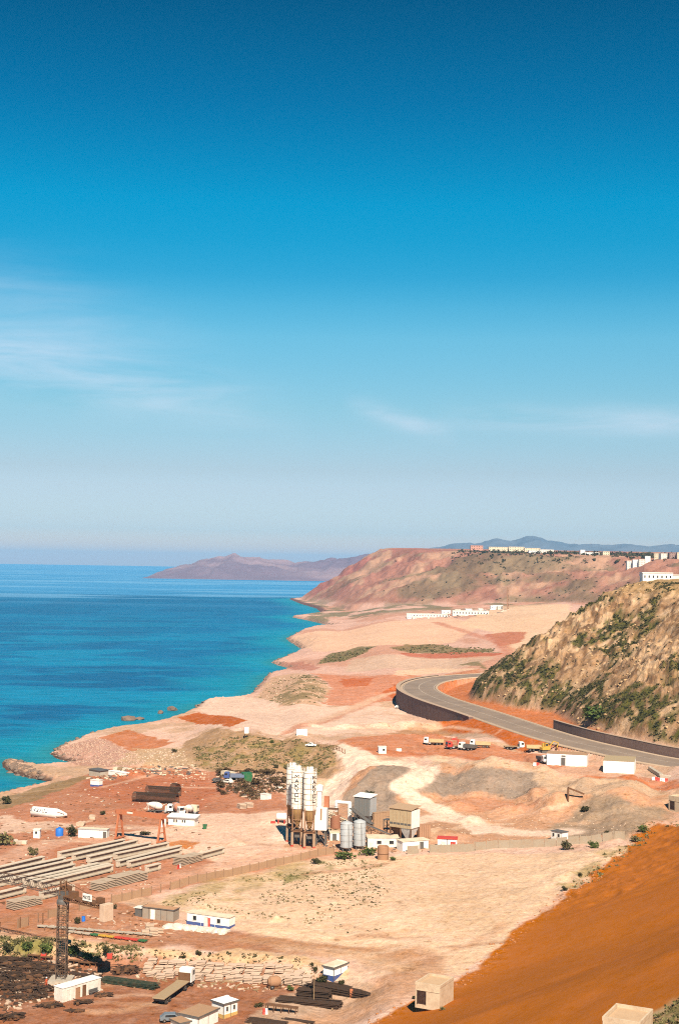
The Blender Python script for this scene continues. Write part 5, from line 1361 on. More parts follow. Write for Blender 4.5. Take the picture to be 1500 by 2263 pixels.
# gantry crane
def gantry():
    A = spot(264, 1854); B = spot(357, 1863); L = (B - A).xy.length
    t = thing('gantry_crane', 'orange gantry crane straddling the rows of concrete girders', 'crane', A, math.atan2(B.y - A.y, B.x - A.x))
    H = 7.2; zb = gz_at(B.x, B.y) - A.z
    for dy in (-.55, .55):
        MB().box((L / 2, dy, H + .6), (L + 2.2, .5, 1.25)).build('girder', ORANGEP, t)
    MB().box((-.9, 0, H + .6), (.25, 1.6, 1.0)).box((L + .9, 0, H + .6), (.25, 1.6, 1.0)).build('end_tie', ORANGEP, t)
    for x, z in ((0, 0), (L, zb)):
        for sy in (-1, 1):
            MB().bar((x, sy * .5, H), (x, sy * 1.9, z + .3), .42, .5).build('leg', ORANGEP, t)
        MB().bar((x, -1.3, H * .45), (x, 1.3, H * .45), .25).build('leg_tie', ORANGEP, t)
        s_ = MB().box((x, 0, z + .45), (.4, 4.6, .4)).build('sill_beam', ORANGEP, t)
        for y in (-2, 2): MB().lathe([(.3, -.1), (.3, .1)], 12, 'X', (x, y, z + .2)).build('wheel', DGREY, s_)
    MB().box((L * .3, 0, H + 1.5), (1.4, 1.8, .55)).build('hoist', ORANGEP, t)
    MB().box((L * .28, -.82, H + .7), (2.0, .03, .5)).build('name_plate', WHITE2, t)
gantry()
# precast girders
GIR = [((133, 1886), (278, 1856), 'with its right end under the left leg of the gantry crane'), ((165, 1891), (307, 1857), 'second from the left under the gantry crane'), ((197, 1895), (335, 1861), 'in the middle of the row under the gantry crane'),
       ((257, 1889), (375, 1863), 'ending by the right leg of the gantry crane'), ((263, 1905), (403, 1870), 'second from the front in the row right of the gantry crane'), ((287, 1907), (403, 1878), 'frontmost of the row right of the gantry crane'),
       ((-60, 1933), (100, 1895), 'farthest back of the row cut by the left edge'), ((-50, 1940), (147, 1897), 'second from the back of the row cut by the left edge'), ((-40, 1948), (163, 1902), 'third from the back of the row cut by the left edge'),
       ((28, 1945), (168, 1912), 'fourth from the back of the front row'), ((57, 1947), (222, 1910), 'third from the front of the front row'), ((73, 1950), (245, 1911), 'second from the front of the front row'), ((90, 1953), (252, 1914), 'frontmost and fully lit of the front row'),
       ((200, 1907), (250, 1895), 'short one lying in the gap between the two rows'), ((93, 1977), (167, 1960), 'short one lying alone behind the crane jib'), ((-30, 1984), (60, 1962), 'cut by the left edge beneath the crane jib'),
       ((327, 1918), (357, 1910), 'short stub at the end of the long slab stack'), ((438, 1889), (498, 1874), 'lying alone on the right beyond the small slab stack'), ((-60, 1962), (40, 1938), 'half hidden by the crane jib at the left edge')]
def girder(a, b, lab):
    dy = 13
    loc, rz, L = seat((a[0], a[1] + dy), (b[0], b[1] + dy))
    t = thing('concrete_girder', 'pale precast concrete girder ' + lab, 'girder', loc, rz, 'precast concrete girders in the yard')
    z = .25; pr = [(-.45, 0), (.45, 0), (.45, .25), (.14, .5), (.12, 1.2), (.12, 1.36), (-.12, 1.36), (-.12, 1.2), (-.14, .5), (-.45, .25)]
    me = MB(); n = len(pr)
    vs = [(x, p[0] + .6, p[1] + z) for x in (0, L) for p in pr]
    me.add(vs, [(i, (i + 1) % n, n + (i + 1) % n, n + i) for i in range(n)] + [tuple(range(n)), tuple(range(2 * n - 1, n - 1, -1))])
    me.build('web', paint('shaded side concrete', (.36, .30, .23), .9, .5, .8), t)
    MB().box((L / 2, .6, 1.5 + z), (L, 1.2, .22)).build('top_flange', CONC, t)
    for x in (.35, L - .35): MB().box((x, .6, .67 + z), (.72, .86, 1.3)).build('end_block', CONC, t)
    for x in (.8, L - .8): MB().box((x, .6, .05), (.35, 1.5, .4)).build('sleeper', WOOD, t)
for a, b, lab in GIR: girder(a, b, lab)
# stacks of slabs
_slab = {}
def slab_stack(name, label, loc, rz, L, D, n, th, gap, mat, group, jit=.06):
    k = (round(L, 2), round(D, 2), th, mat.name)
    if k not in _slab: _slab[k] = MB().box((0, 0, th / 2), (L, D, th)).mesh('slab', mat)
    if ('b', k) not in _slab:
        mb = MB()
        for x in (-.36, .36): mb.box((x * L, 0, gap / 2), (.1, D * .8, gap))
        _slab[('b', k)] = mb.mesh('spacer', WOOD)
    t = thing(name, label, 'slab stack', loc, rz, group)
    z = 0
    for i in range(n):
        s_ = obj('spacer', _slab[('b', k)], t, (0, 0, z - (.0 if i else .0))); z += gap
        o = obj('slab', _slab[k], t, (random.uniform(-jit, jit), random.uniform(-jit, jit), z), random.uniform(-.03, .03)); z += th
    return t
def stack_row(a, b, label, k, D, n, th=.18, gap=.2, mat=paint('brown grey slabs', (.42, .32, .235), .9, .4, .9)):
    loc, rz, L = seat(a, b); names = ['leftmost', 'second', 'third', 'fourth', 'fifth', 'sixth', 'seventh', 'eighth']
    for i in range(k):
        x = L * (i + .5) / k; c, s_ = math.cos(rz), math.sin(rz)
        p = Vector((loc.x + c * x - s_ * D / 2, loc.y + s_ * x + c * D / 2, 0)); p.z = gz_at(p.x, p.y)
        slab_stack('slab_stack', 'grey slab stack, %s in %s' % (names[i], label), p, rz + random.uniform(-.02, .02), L / k - .18, D, n + random.choice((0, 0, -1)), th, gap, mat, 'stacks of grey deck slabs')
stack_row((220, 1970), (328, 1944), 'the long line behind the crane', 6, 3.4, 6)
stack_row((402, 1915), (449, 1903), 'the short line by the red and white sign', 3, 3.2, 6)
stack_row((32, 2013), (96, 1999), 'the line under the crane jib', 4, 3.2, 5)
barrier('red and white sign board at the end of the short slab stacks', 396, 1919, 1.3, WHITE, REDP)
# mixer lorries
t = lorry('mixer_truck', 'white concrete mixer lorry side on behind the gantry crane', 355, 1797, math.radians(-3), 'mixer', WHITE, WHITE2, 8.2, group='concrete mixer lorries')
lorry('mixer_truck', 'concrete mixer lorry with a faded orange drum behind the white cabin', 394, 1800, math.radians(-62), 'mixer', WHITE, paint('faded orange drum', (.50, .2, .12), .7, .4), 7.6, group='concrete mixer lorries')
lorry('mixer_truck', 'dusty white mixer lorry seen end on behind the right of the white cabin', 421, 1802, math.radians(70), 'mixer', CREAM, WHITE2, 7.6, group='concrete mixer lorries')
t = cabin('site_cabin', 'white cabin with twin windows and a wide roof right of the gantry', 'cabin', (372, 1823), (430, 1825), 3.4, 2.4, WHITE, WHITE, .45, .16, windows=[(.2, 1.0, .42, .8, 'f'), (.29, 1.0, .42, .8, 'f'), (.52, 1.0, .42, .8, 'f'), (.61, 1.0, .42, .8, 'f')], trim=GREYM, slope=.5)
cabin('site_toilet', 'narrow white box cabin behind the right leg of the gantry crane', 'cabin', (356, 1828), (366, 1828), 1.6, 3.0, WHITE, WHITE2, .08)
g = spot(453, 1832); t = thing('waste_bin', 'dark green waste bin standing alone right of the white cabin', 'bin', g)
MB().frus((0, 0, 0), (.9, .9), (1.25, 1.25), 1.2).build('bin_body', GREENP, t, bevel=.05); MB().box((0, 0, 1.27), (1.3, 1.3, .1)).build('lid', GREENP, t)
# rebar cages
def cage(label, a, b, R, n=26):
    A = spot(*a); B = spot(*b); L = (B - A).xy.length
    t = thing('rebar_cage', label, 'rebar cage', A, math.atan2(B.y - A.y, B.x - A.x), 'big round reinforcement cages')
    bars = MB()
    for i in range(n):
        a_ = 2 * math.pi * i / n
        bars.bar((0, R * math.cos(a_), R + R * math.sin(a_)), (L, R * math.cos(a_), R + R * math.sin(a_)), .10)
    bars.build('long_bars', REBAR, t)
    rg = MB()
    for k in range(int(L / .32) + 1):
        for i in range(14):
            p, q = 2 * math.pi * i / 14, 2 * math.pi * (i + 1) / 14
            rg.bar((k * .32, R * 1.03 * math.cos(p), R + R * 1.03 * math.sin(p)), (k * .32, R * 1.03 * math.cos(q), R + R * 1.03 * math.sin(q)), .11)
    rg.build('hoops', REBAR, t)
cage('dark rusty reinforcement cage lying nearest the white mixer lorry', (297, 1771), (392, 1776), 1.6); cage('dark rusty reinforcement cage behind the nearest one', (325, 1757), (398, 1760), 1.6); cage('upright looking end of a rusty cage at the back right', (382, 1750), (394, 1752), 1.5, 18)
# small sheds by the shore
cabin('kiosk', 'small kiosk with white top and blue base near the shore', 'kiosk', (200, 1738), (219, 1738), 2.2, 2.3, WHITE, WHITE2, .12, stripe=(0, .75, BLUEP))
cabin('lean_to_shed', 'grey open shed with a black roof at the root of the spit', 'shed', (197, 1715), (222, 1716), 4, 2.6, CONC2, DGREY, .4, .15)
cabin('store_shed', 'low white shed lying along the shore debris', 'shed', (240, 1714), (275, 1715), 2.6, 1.8, WHITE, WHITE, .1, .1)
loc, rz, L = seat((252, 1701), (345, 1701)); t = thing('timber_stack', 'long pale stack of formwork beams along the shore road', 'timber', loc, rz)
for i in range(9): MB().box((L * (i + .5) / 9, random.uniform(-.3, .3), .5 + random.uniform(-.1, .2)), (L / 9 - .2, 2.2, random.uniform(.9, 1.4))).build('bundle', (CREAM, WOOD, CONC)[i % 3], t)
for i, (px, py) in enumerate(((173, 1826), (181, 1826))):
    g = spot(px, py); t = thing('concrete_pipe', ('left', 'right')[i] + ' one of two concrete pipes lying by the bush', 'pipe', g, 1.45, 'concrete pipes'); 
    pp = MB(); pp.lathe([(.62, 0), (.62, 2.4), (.48, 2.4), (.48, 0), (.62, 0)], 16, 'X', (0, 0, .62)); pp.build('pipe_shell', CONCP, t, True); MB().lathe([(.7, -.001), (.7, .25), (.625, .25), (.625, 0)], 16, 'X', (0, 0, .62)).build('collar', CONCP, t)
def block_heap(label, px, py, n, mat=CONC, s=.9, name='concrete_blocks', cat='block'):
    P = sorted((px + random.uniform(-9, 9) + i * 3 - n * 1.5, py + random.uniform(-3, 3)) for i in range(n))
    for i, q in enumerate(P):
        o = MB().box((0, 0, s * .35), (s * random.uniform(.9, 1.6), s, s * .8)).build('concrete_block', mat, None, bevel=.04, loc=spot(*q)); o.rotation_euler = (0, 0, random.uniform(-.6, .6))
        tag(o, label + ', %s from the left' % ['first', 'second', 'third', 'fourth', 'fifth', 'sixth'][i], cat, label)
block_heap('rough pale concrete block below the narrow white booth', 50, 1864, 6, CONC, 1.1)
block_heap('pale concrete block dumped among the cages and the shed', 205, 1808, 4, CONCP, 1.0)
# junk strip at the foot of the green bank
cabin('container', 'dark green container in the junk strip behind the silos', 'container', (537, 1727), (557, 1727), 3, 3.0, GREENP, GREENP, .03, .08, ribs=.7)
lorry('truck', 'dark blue lorry wreck left of the green container', 517, 1724, math.radians(178), 'dump', BLUEP, paint('faded blue', (.14, .17, .25), .7, .4), 7.0)
cabin('steel_cabinet', 'small white cabinet at the front of the junk strip', 'cabinet', (575, 1767), (592, 1767), 1.8, 1.9, WHITE, WHITE2, .08)
cabin('container', 'cream box at the left end of the junk strip', 'container', (488, 1716), (509, 1715), 2.4, 2.0, CREAM, CREAM, .03, .08)
car('dark car wreck at the left tip of the junk strip', 482, 1728, .4, DGREY); car('pale car wreck below the blue lorry', 503, 1731, 2.6, WHITE2)
stack_row((530, 1789), (561, 1784), 'the junk strip before the silos', 2, 2.4, 4, .25, .14, CONCP)
g = spot(617, 1742); o = MB().box((0, 0, .25), (2.4, 1.0, .5)).build('white_slab', WHITE2, None, bevel=.05, loc=g); tag(o, 'white slab lying in brush left of the silo tops', 'slab')

# ================================================================== tower crane
def lattice(mb, P, Q, w, wt, n, ch=.12, lc=.07, tri=False, up=Vector((0, 0, 1))):
    """square lattice boom from P to Q"""
    P = Vector(P); Q = Vector(Q); d = (Q - P).normalized(); s_ = d.cross(up)
    if s_.length < .1: s_ = Vector((1, 0, 0))
    s_.normalize(); u = s_.cross(d)
    cs = [(-s_ * w / 2, s_ * w / 2, u * wt)] if tri else [(-s_ * w / 2 - u * wt / 2, s_ * w / 2 - u * wt / 2, s_ * w / 2 + u * wt / 2, -s_ * w / 2 + u * wt / 2)]
    cs = cs[0]
    for c in cs: mb.bar(P + c, Q + c, ch)
    for i in range(n):
        a = P.lerp(Q, i / n); b_ = P.lerp(Q, (i + 1) / n)
        for j in range(len(cs)):
            c0, c1 = cs[j], cs[(j + 1) % len(cs)]
            mb.bar(a + c0, a + c1, lc); mb.bar(a + (c0 if i % 2 else c1), b_ + (c1 if i % 2 else c0), lc)
    return mb
def tower_crane():
    g = spot(136, 2168); g.z -= .1
    t = thing('tower_crane', 'rusty lattice tower crane with its boom over the girder yard', 'crane', g, 0)
    H = 15.0; m = lattice(MB(), (0, 0, 0), (0, 0, H), 1.8, 1.8, 13, .17, .09, up=Vector((0, 1, 0)))
    CR = paint('dark crane steel', (.085, .055, .04), .8, .5)
    ma = m.build('mast', CR, t)
    MB().box((0, 0, .2), (4.4, 4.4, .9)).build('base', CONC2, t)
    la = MB(); [la.bar((-.2, .3, .5 + i * .4), (.2, .3, .5 + i * .4), .05) for i in range(36)]; la.bar((-.2, .3, .3), (-.2, .3, H), .06).bar((.2, .3, .3), (.2, .3, H), .06); la.build('ladder', RUST, ma)
    dr = Vector((-.8, .6, 0)).normalized(); pp = Vector((-dr.y, dr.x, 0))
    z = H + .9
    MB().lathe([(1.25, H), (1.25, H + .5), (1.0, H + .9)], 18).build('slewing_ring', DGREY, t)
    MB().box(Vector((0, 0, H + 2.0)) + dr * .9 - pp * 1.6, (1.5, 1.6, 2.0), math.atan2(dr.y, dr.x)).build('operator_cabin', RUST, t)
    MB().box((0, 0, H + 1.6), (1.4, 1.4, 1.5), math.atan2(dr.y, dr.x)).build('machine_deck', DGREY, t)
    top = lattice(MB(), (0, 0, z + .8), (0, 0, z + 3.6), 1.1, 1.1, 3, .14, .08, up=Vector((0, 1, 0))); top.build('tower_head', RUST, t)
    ji = lattice(MB(), dr * 1.0 + Vector((0, 0, z + .6)), dr * 34 + Vector((0, 0, z + 1.0)), 1.25, 1.6, 26, .11, .055, tri=True); ji.build('jib', paint('weathered crane steel', (.075, .055, .05), .8, .5), t)
    cj = lattice(MB(), -dr * .8 + Vector((0, 0, z + .3)), -dr * 12.5 + Vector((0, 0, z + .3)), 1.4, .8, 11, .15, .08); cj.box(-dr * 6.5 + Vector((0, 0, z + .75)), (11.5, 1.3, .08), math.atan2(dr.y, dr.x)); cj.build('counter_jib', RUST, t)
    for k, s_ in ((0, -1), (1, 1)):
        MB().box(-dr * 12.0 + pp * s_ * .62 + Vector((0, 0, z - .7)), (1.3, 1.18, 3.2), math.atan2(dr.y, dr.x)).build('counterweight', CONCP, t, bevel=.05)
    MB().bar(Vector((0, 0, z + 3.6)), dr * 22 + Vector((0, 0, z + 2.2)), .09).bar(Vector((0, 0, z + 3.6)), -dr * 11.5 + Vector((0, 0, z + .9)), .09).build('tie_rods', RUST, t)
    MB().box(-dr * 10.3 + Vector((0, 0, z + 1.3)), (1.5, 1.0, .9), math.atan2(dr.y, dr.x)).box(-dr * 3 + Vector((0, 0, z + 1.3)), (1.6, 1.1, 1.1), math.atan2(dr.y, dr.x)).build('winch', RUST, t)
    sg = Vector((0, 0, z + 1.55)) - dr * 7.6 + Vector((-dr.y, dr.x, 0)) * 0; n = Vector((dr.y, -dr.x, 0)); n = n if n.y < 0 else -n
    ctr = sg + n * .85; ax = Vector((-n.y, n.x, 0))
    pl = MB(); pl.box(ctr, (2.5, .06, 1.35), math.atan2(ax.y, ax.x)); pl = pl.build('sign_board', WHITE, t)
    mb = letters('MAKYOL', .62, .28, .10, .09, lambda u, v: ctr + n * .05 + ax * (u - 1.09) + Vector((0, 0, v - .31)), MB())
    mb.build('sign_lettering', INK, pl)
tower_crane()
# ================================================================== middle yard
t = cabin('corrugated_shed', 'grey corrugated shed with a rusty roof and a white door', 'shed', (315, 2029), (383, 2038), 2.6, 2.5, paint('dull sheet iron', (.30, .25, .20), .7, .5), paint('rusty corrugated roof', (.45, .24, .13), .85, .4), .12, .1, doors=[(.28, .9, 2.1, 'f', BRIGHT)], ribs=1.5, trim=DGREY)
cabin('site_cabin', 'white cabin with a blue lower band behind the plastic sheets', 'cabin', (413, 2042), (506, 2054), 2.6, 2.5, WHITE, CREAM, .15, .1, stripe=(0, .7, BLUEP), doors=[(.42, .9, 2.0, 'f', WHITE2), (.5, .5, 1.8, 'f', REDP)], windows=[(.15, 1.1, .8, .9, 'f'), (.72, 1.1, .8, .9, 'f')], ribs=3)
cabin('lean_to_shed', 'dark open lean-to at the left end of the corrugated shed', 'shed', (298, 2024), (313, 2027), 2.0, 1.9, DGREY, WHITE2, .25, .08)
for i in range(8):
    px = 375 + i * 17 + random.uniform(-3, 3); g = spot(px, 2050 + i * 1.6); nm = ['leftmost', 'second', 'third', 'fourth', 'fifth', 'sixth', 'seventh', 'rightmost'][i]
    bm = bmesh.new(); bmesh.ops.create_icosphere(bm, subdivisions=3, radius=1.0); R = random.Random(i)
    for v in bm.verts:
        f = .8 + .45 * vnoise(np.array([v.co.x * 2.2 + i * 7]), np.array([v.co.y * 2.2 + v.co.z * 2]), 4)[0] + .12 * R.random(); v.co *= f; v.co.z = max(v.co.z, -.25)
    me = bpy.data.meshes.new('plastic_bale'); bm.to_mesh(me); bm.free(); me.materials.append(TARP)
    o = obj('plastic_bale', me, None, g, random.uniform(0, 3)); o.scale = (random.uniform(1.3, 1.8), 1.15, random.uniform(.75, 1.0)); tag(o, 'white plastic wrapped bale, %s of the row before the blue banded cabin' % nm, 'bale', 'white plastic bales')
for i, (px, py) in enumerate(((322, 2066), (331, 2056), (340, 2068), (352, 2062))):
    slab_stack('slab_stack', 'pale slab pile, %s of four below the corrugated shed' % ['leftmost', 'rear', 'frontmost', 'rightmost'][i], spot(px, py), .2, 1.7, 1.3, 3 + i % 3, .2, .12, CONCP, 'pale slab piles below the shed')
def formwork(label, px, py, mat, rz, L=1.9, group='formwork panels laid out in rows'):
    t = thing('formwork_panel', label, 'formwork', spot(px, py), rz, group)
    MB().box((0, 0, .35), (L, 1.3, .12)).build('deck', mat, t); fr = MB()
    for x in (-.45, 0, .45): fr.box((x * L, 0, .15), (.12, 1.3, .3))
    fr.build('bearers', RUST, t); MB().box((0, -.6, .5), (L, .1, .25)).build('edge_rail', mat, t)
ordn = ['first', 'second', 'third', 'fourth', 'fifth', 'sixth', 'seventh', 'eighth', 'ninth', 'tenth', 'eleventh', 'twelfth']
A, B = (95, 2050), (330, 2068)
for i in range(12):
    f = i / 11; formwork('grey formwork panel, %s from the left in the rear row' % ordn[i], A[0] + (B[0] - A[0]) * f, A[1] + (B[1] - A[1]) * f, CONC2, -.35)
cl_ = [(CONC2, 'grey'), (CONC2, 'grey'), (CONC2, 'dull grey'), (GREENP, 'green'), (YELLOWP, 'yellow'), (YELLOWP, 'yellow'), (REDP, 'red'), (REDP, 'red'), (REDP, 'red'), (GREENP, 'green')]
for i, (m_, nm) in enumerate(cl_):
    f = i / 9; formwork('%s formwork panel, %s from the left in the coloured front row' % (nm, ordn[i]), 158 + 158 * f, 2062 + 20 * f, m_, -.35, 1.6)
g = spot(185, 2036); t = thing('barrel', 'blue barrel standing by the dark bush near the counterweight', 'barrel', g); MB().lathe([(.4, 0), (.42, .4), (.4, .45), (.42, .85), (.38, 1.0)], 16).build('barrel_body', BLUET, t, True); MB().lathe([(.41, 1.0), (.41, 1.06)], 16).build('rim', BLUET, t)
# ================================================================== lower yard
def long_container():
    A = spot(139, 2216); B = spot(223, 2190); rz = math.atan2(B.y - A.y, B.x - A.x); L = (B - A).xy.length
    t = thing('office_container', 'long dirty white site cabin at the bottom left with doors along its side', 'container', A, rz)
    D, H = 2.45, 2.55
    MB().box((L / 2, D / 2, H / 2 - .2), (L, D, H + .4)).build('wall', WHITE2, t, bevel=.03)
    MB().box((L / 2, D / 2, H + .06), (L + .2, D + .2, .1)).build('roof', WHITE, t)
    opening(t, 'door', L * .1, .05, .9, 2.0, 'f', L, D, fill=WHITE2); opening(t, 'door', L * .34, .05, .9, 1.9, 'f', L, D, fill=RUSTL); opening(t, 'door', L * .52, .05, .7, 2.0, 'f', L, D, fill=RUST)
    b_ = MB(); b_.box((L * .78, -.35, .5), (2.2, .4, .08)).box((L * .78, -.18, .85), (2.2, .06, .4)).box((L * .7, -.35, .22), (.08, .4, .5)).box((L * .86, -.35, .22), (.08, .4, .5)); 
    b_.build('bench', DGREY, t)
    opening(t, 'window', D * .3, 1.1, .7, .8, 'r', L, D)
    MB().box((L + .2, D * .35, 2.0), (.4, .6, .5)).build('air_conditioner', CREAM, t)
long_container()
def bars(name, label, a, b, D, H, mat, n, group=None, sag=.25, cat='rebar'):
    loc, rz, L = seat(a, b); t = thing(name, label, cat, loc, rz, group)
    R = random.Random(label); layers = max(1, int(H / .3))
    mb = MB()
    for k in range(layers):
        for i in range(n):
            y = D * (i + R.random()) / n; z = .25 + k * H / layers + R.random() * .12
            x0 = R.uniform(-sag, sag) * 2; x1 = L + R.uniform(-sag, sag) * 2
            mb.bar((x0, y, z), (x1, y + R.uniform(-.2, .2), z + R.uniform(-.05, .05)), .10, .10)
    o = mb.build('bar_bundle', mat, t)
    mbx = MB(); mbx.box((L / 2, D / 2, .12 + H * .35), (L * .96, D * .9, H * .7)); mbx.build('bundle_core', mat, t)
    s_ = MB()
    for f in (.12, .4, .65, .9): s_.box((L * f, D / 2, .08), (.25, D + .5, .3))
    s_.build('bearers', WOOD, t)
bars('rebar_stack', 'dark green steel bar bundle lying behind the long white cabin', (222, 2172), (340, 2190), 2.2, .9, paint('dark green bars', (.025, .04, .025), .7, .3), 16)
bars('rebar_stack', 'black steel bar bundle running behind the foot of the tower crane', (150, 2154), (222, 2166), 1.4, .35, REBAR, 12)
bars('rebar_stack', 'widest dark stack of steel bars in front of the blue banded container', (672, 2188), (820, 2200), 5.0, 1.3, REBAR, 26)
bars('rebar_stack', 'short dark stack of steel bars in the middle of the bar yard', (657, 2205), (727, 2212), 3.2, 1.5, REBAR, 20)
bars('rebar_stack', 'long low dark stack of steel bars nearest the rack', (612, 2216), (748, 2232), 3.0, .9, REBAR, 20)
bars('rebar_stack', 'dark bars cut by the bottom edge below the rack', (545, 2262), (625, 2272), 2.0, .7, REBAR, 12)
bars('rebar_stack', 'thin row of dark bars at the bottom edge right of the rack', (625, 2253), (690, 2266), 1.2, .4, REBAR, 8)
def messy(label, px, py, rz, L, D, H, mat=REBAR, name='scrap_pile', cat='scrap'):
    g = spot(px, py); t = thing(name, label, cat, g, rz, 'heaps of scrap steel and timber'); R = random.Random(label)
    mb = MB()
    for i in range(46):
        p = Vector((R.uniform(-.5, .5) * L, R.uniform(-.5, .5) * D, R.random() * H * .6)); a = R.gauss(0, .5); l = R.uniform(.3, .8) * L
        mb.bar(p - Vector((math.cos(a), math.sin(a), R.uniform(-.1, .1))) * l / 2, p + Vector((math.cos(a), math.sin(a), R.uniform(-.1, .1))) * l / 2, .09, .12)
    mb.build('bars', mat, t)
    for i in range(9): MB().box((R.uniform(-.45, .45) * L, R.uniform(-.45, .45) * D, H * R.uniform(.15, .5)), (R.uniform(.5, 1.4), R.uniform(.4, .9), H * R.uniform(.15, .45)), R.uniform(0, 3)).build('lump', RUST, t)
messy('tangled dark scrap heap in the lower left yard beneath the crane boom shadow', 40, 2160, -.3, 9, 5, 1.6); messy('dark scrap heap between the left edge and the crane mast', 80, 2142, -.2, 8, 4, 1.5); messy('dark scrap heap at the left edge below the shrubby bank', 12, 2136, -.2, 6, 4, 1.4)
messy('scrap heap left of the long white cabin', 75, 2190, -.2, 7, 4, 1.3); messy('small scrap heap at the far left of the lower yard', 15, 2185, -.3, 6, 4, 1.2); messy('rusty scrap along the front of the long white cabin', 62, 2204, .1, 5, 2, .9)
messy('flat scrap bars along the foot of the shrubby bank at the left', 30, 2120, -0.3, 6, 2.5, .9)
messy('scrap bars below the work benches at the left', 60, 2132, -0.2, 6, 2.5, .9)
messy('scrap bars between the benches and the crane mast', 100, 2136, -0.1, 6, 2.5, .9)
messy('scrap bars in the heart of the lower left heap', 45, 2178, 0.0, 6, 2.5, .9)
messy('scrap bars left of the crane base', 100, 2158, 0.1, 6, 2.5, .9)
messy('scrap bars at the left edge below the crane boom', 20, 2166, 0.2, 6, 2.5, .9)
messy('black pile at the bottom left corner', 14, 2252, .2, 4.5, 2.5, 1.5); messy('dark heap of steel offcuts left of the pale slab stacks', 277, 2149, .1, 4.6, 3.0, 1.9)
messy('small dark heap in front of the long white cabin', 185, 2217, .3, 2.6, 1.4, .9); messy('dark offcuts before the left end of the long white cabin', 110, 2226, .3, 3.6, 1.8, 1.0); messy('dark offcuts by the right end of the long white cabin', 230, 2201, .1, 2.6, 1.2, .8); messy('flat dark offcuts in the open part of the lower yard', 165, 2235, .3, 2.4, 1.2, .5)
def bench_frame(label, px, py, rz, L):
    t = thing('work_bench', label, 'bench', spot(px, py), rz, 'bar bending benches')
    MB().box((0, 0, .85), (L, .8, .12)).build('bench_top', RUST, t)
    for x in (-.45, 0, .45): MB().box((x * L, 0, .35), (.1, .7, 1.0)).build('leg', RUST, t)
for i, (px, py) in enumerate(((75, 2120), (103, 2124), (165, 2132), (188, 2136), (213, 2137))):
    bench_frame('long rusty work bench, %s from the left at the foot of the shrubby bank' % ordn[i], px, py, -.3, 2.6)
for px, py, lab in ((97, 2119, 'orange machine on the work benches left of the crane mast'), (243, 2118, 'small red machine at the foot of the bank right of the crane mast')):
    g = spot(px, py); t = thing('bar_bender', lab, 'machine', g); MB().box((0, 0, .5), (1.1, .8, 1.1)).build('casing', REDP, t, bevel=.06); MB().lathe([(.35, 1.06), (.35, 1.2)], 14).build('turntable', DGREY, t)
# flatbed trailer lorry
def semi():
    A = spot(352, 2222); B = spot(408, 2183); d = (B - A); rz = math.atan2(d.y, d.x); L = d.xy.length
    t = thing('flatbed_truck', 'long flatbed lorry with a white cab parked before the slab stacks', 'truck', A, rz)
    MB().box((L * .46, 0, 1.38), (L, 2.5, .18)).build('bed', paint('dusty deck boards', (.34, .24, .14), .9, .5, 1.5), t, bevel=.03)
    MB().box((L * .46, 0, 1.27), (L - .1, 2.4, .06)).build('side_rail', DGREY, t)
    MB().box((L * .5, -.45, 1.05), (L, .16, .35)).box((L * .5, .45, 1.05), (L, .16, .35)).build('chassis', DGREY, t)
    MB().box((L * .98, 0, 2.1), (.12, 2.5, 1.5)).build('headboard', RUST, t)
    cab(t, L + .3, 2.5, 2.6, WHITE, .9, 2.0); MB().box((L * 1.03, 0, .95), (2.6, 1.0, .4)).build('tractor_frame', DGREY, t)
    for x in (.9, 2.3, L * .82, L * .98 + 1.4):
        for s_ in (-1, 1): wheel(t, x, s_ * 1.05, .52, .4)
    MB().box((-.06, 0, 1.0), (.08, 2.2, .25)).build('rear_bumper', DGREY, t)
semi()
# slab stacks in the lower yard
rows = [((330, 2128), (650, 2142), 15, 3), ((322, 2138), (672, 2153), 16, 3), ((316, 2149), (688, 2166), 17, 4), ((322, 2159), (692, 2178), 17, 5)]
rn = ['rear row', 'second row', 'third row', 'front row']
for r, (a, b, n, k) in enumerate(rows):
    for i in range(n):
        f = (i + .5) / n; px = a[0] + (b[0] - a[0]) * f + random.uniform(-3, 3); py = a[1] + (b[1] - a[1]) * f + random.uniform(-1.5, 1.5)
        if r == 3 and 385 < px < 430: continue
        place = ('%s from the left' % ordn[i]) if i < 9 else ('%s from the right' % ordn[n - 1 - i])
        slab_stack('slab_stack', 'pale pink slab stack, %s in the %s of the lower yard' % (place, rn[r]), spot(px, py), random.uniform(-.35, -.1), 1.75, 1.3, max(2, k - 1 + random.choice((-1, 0, 0, 1))), .16, .13, paint('pale pink slabs', (.56, .405, .305), .9, .35, .9), 'pale slab stacks in the lower yard', .08)
car('grey car parked beside the brown roofed cabin', 380, 2257, math.radians(8), paint('grey blue car paint', (.16, .18, .20), .35, .1))
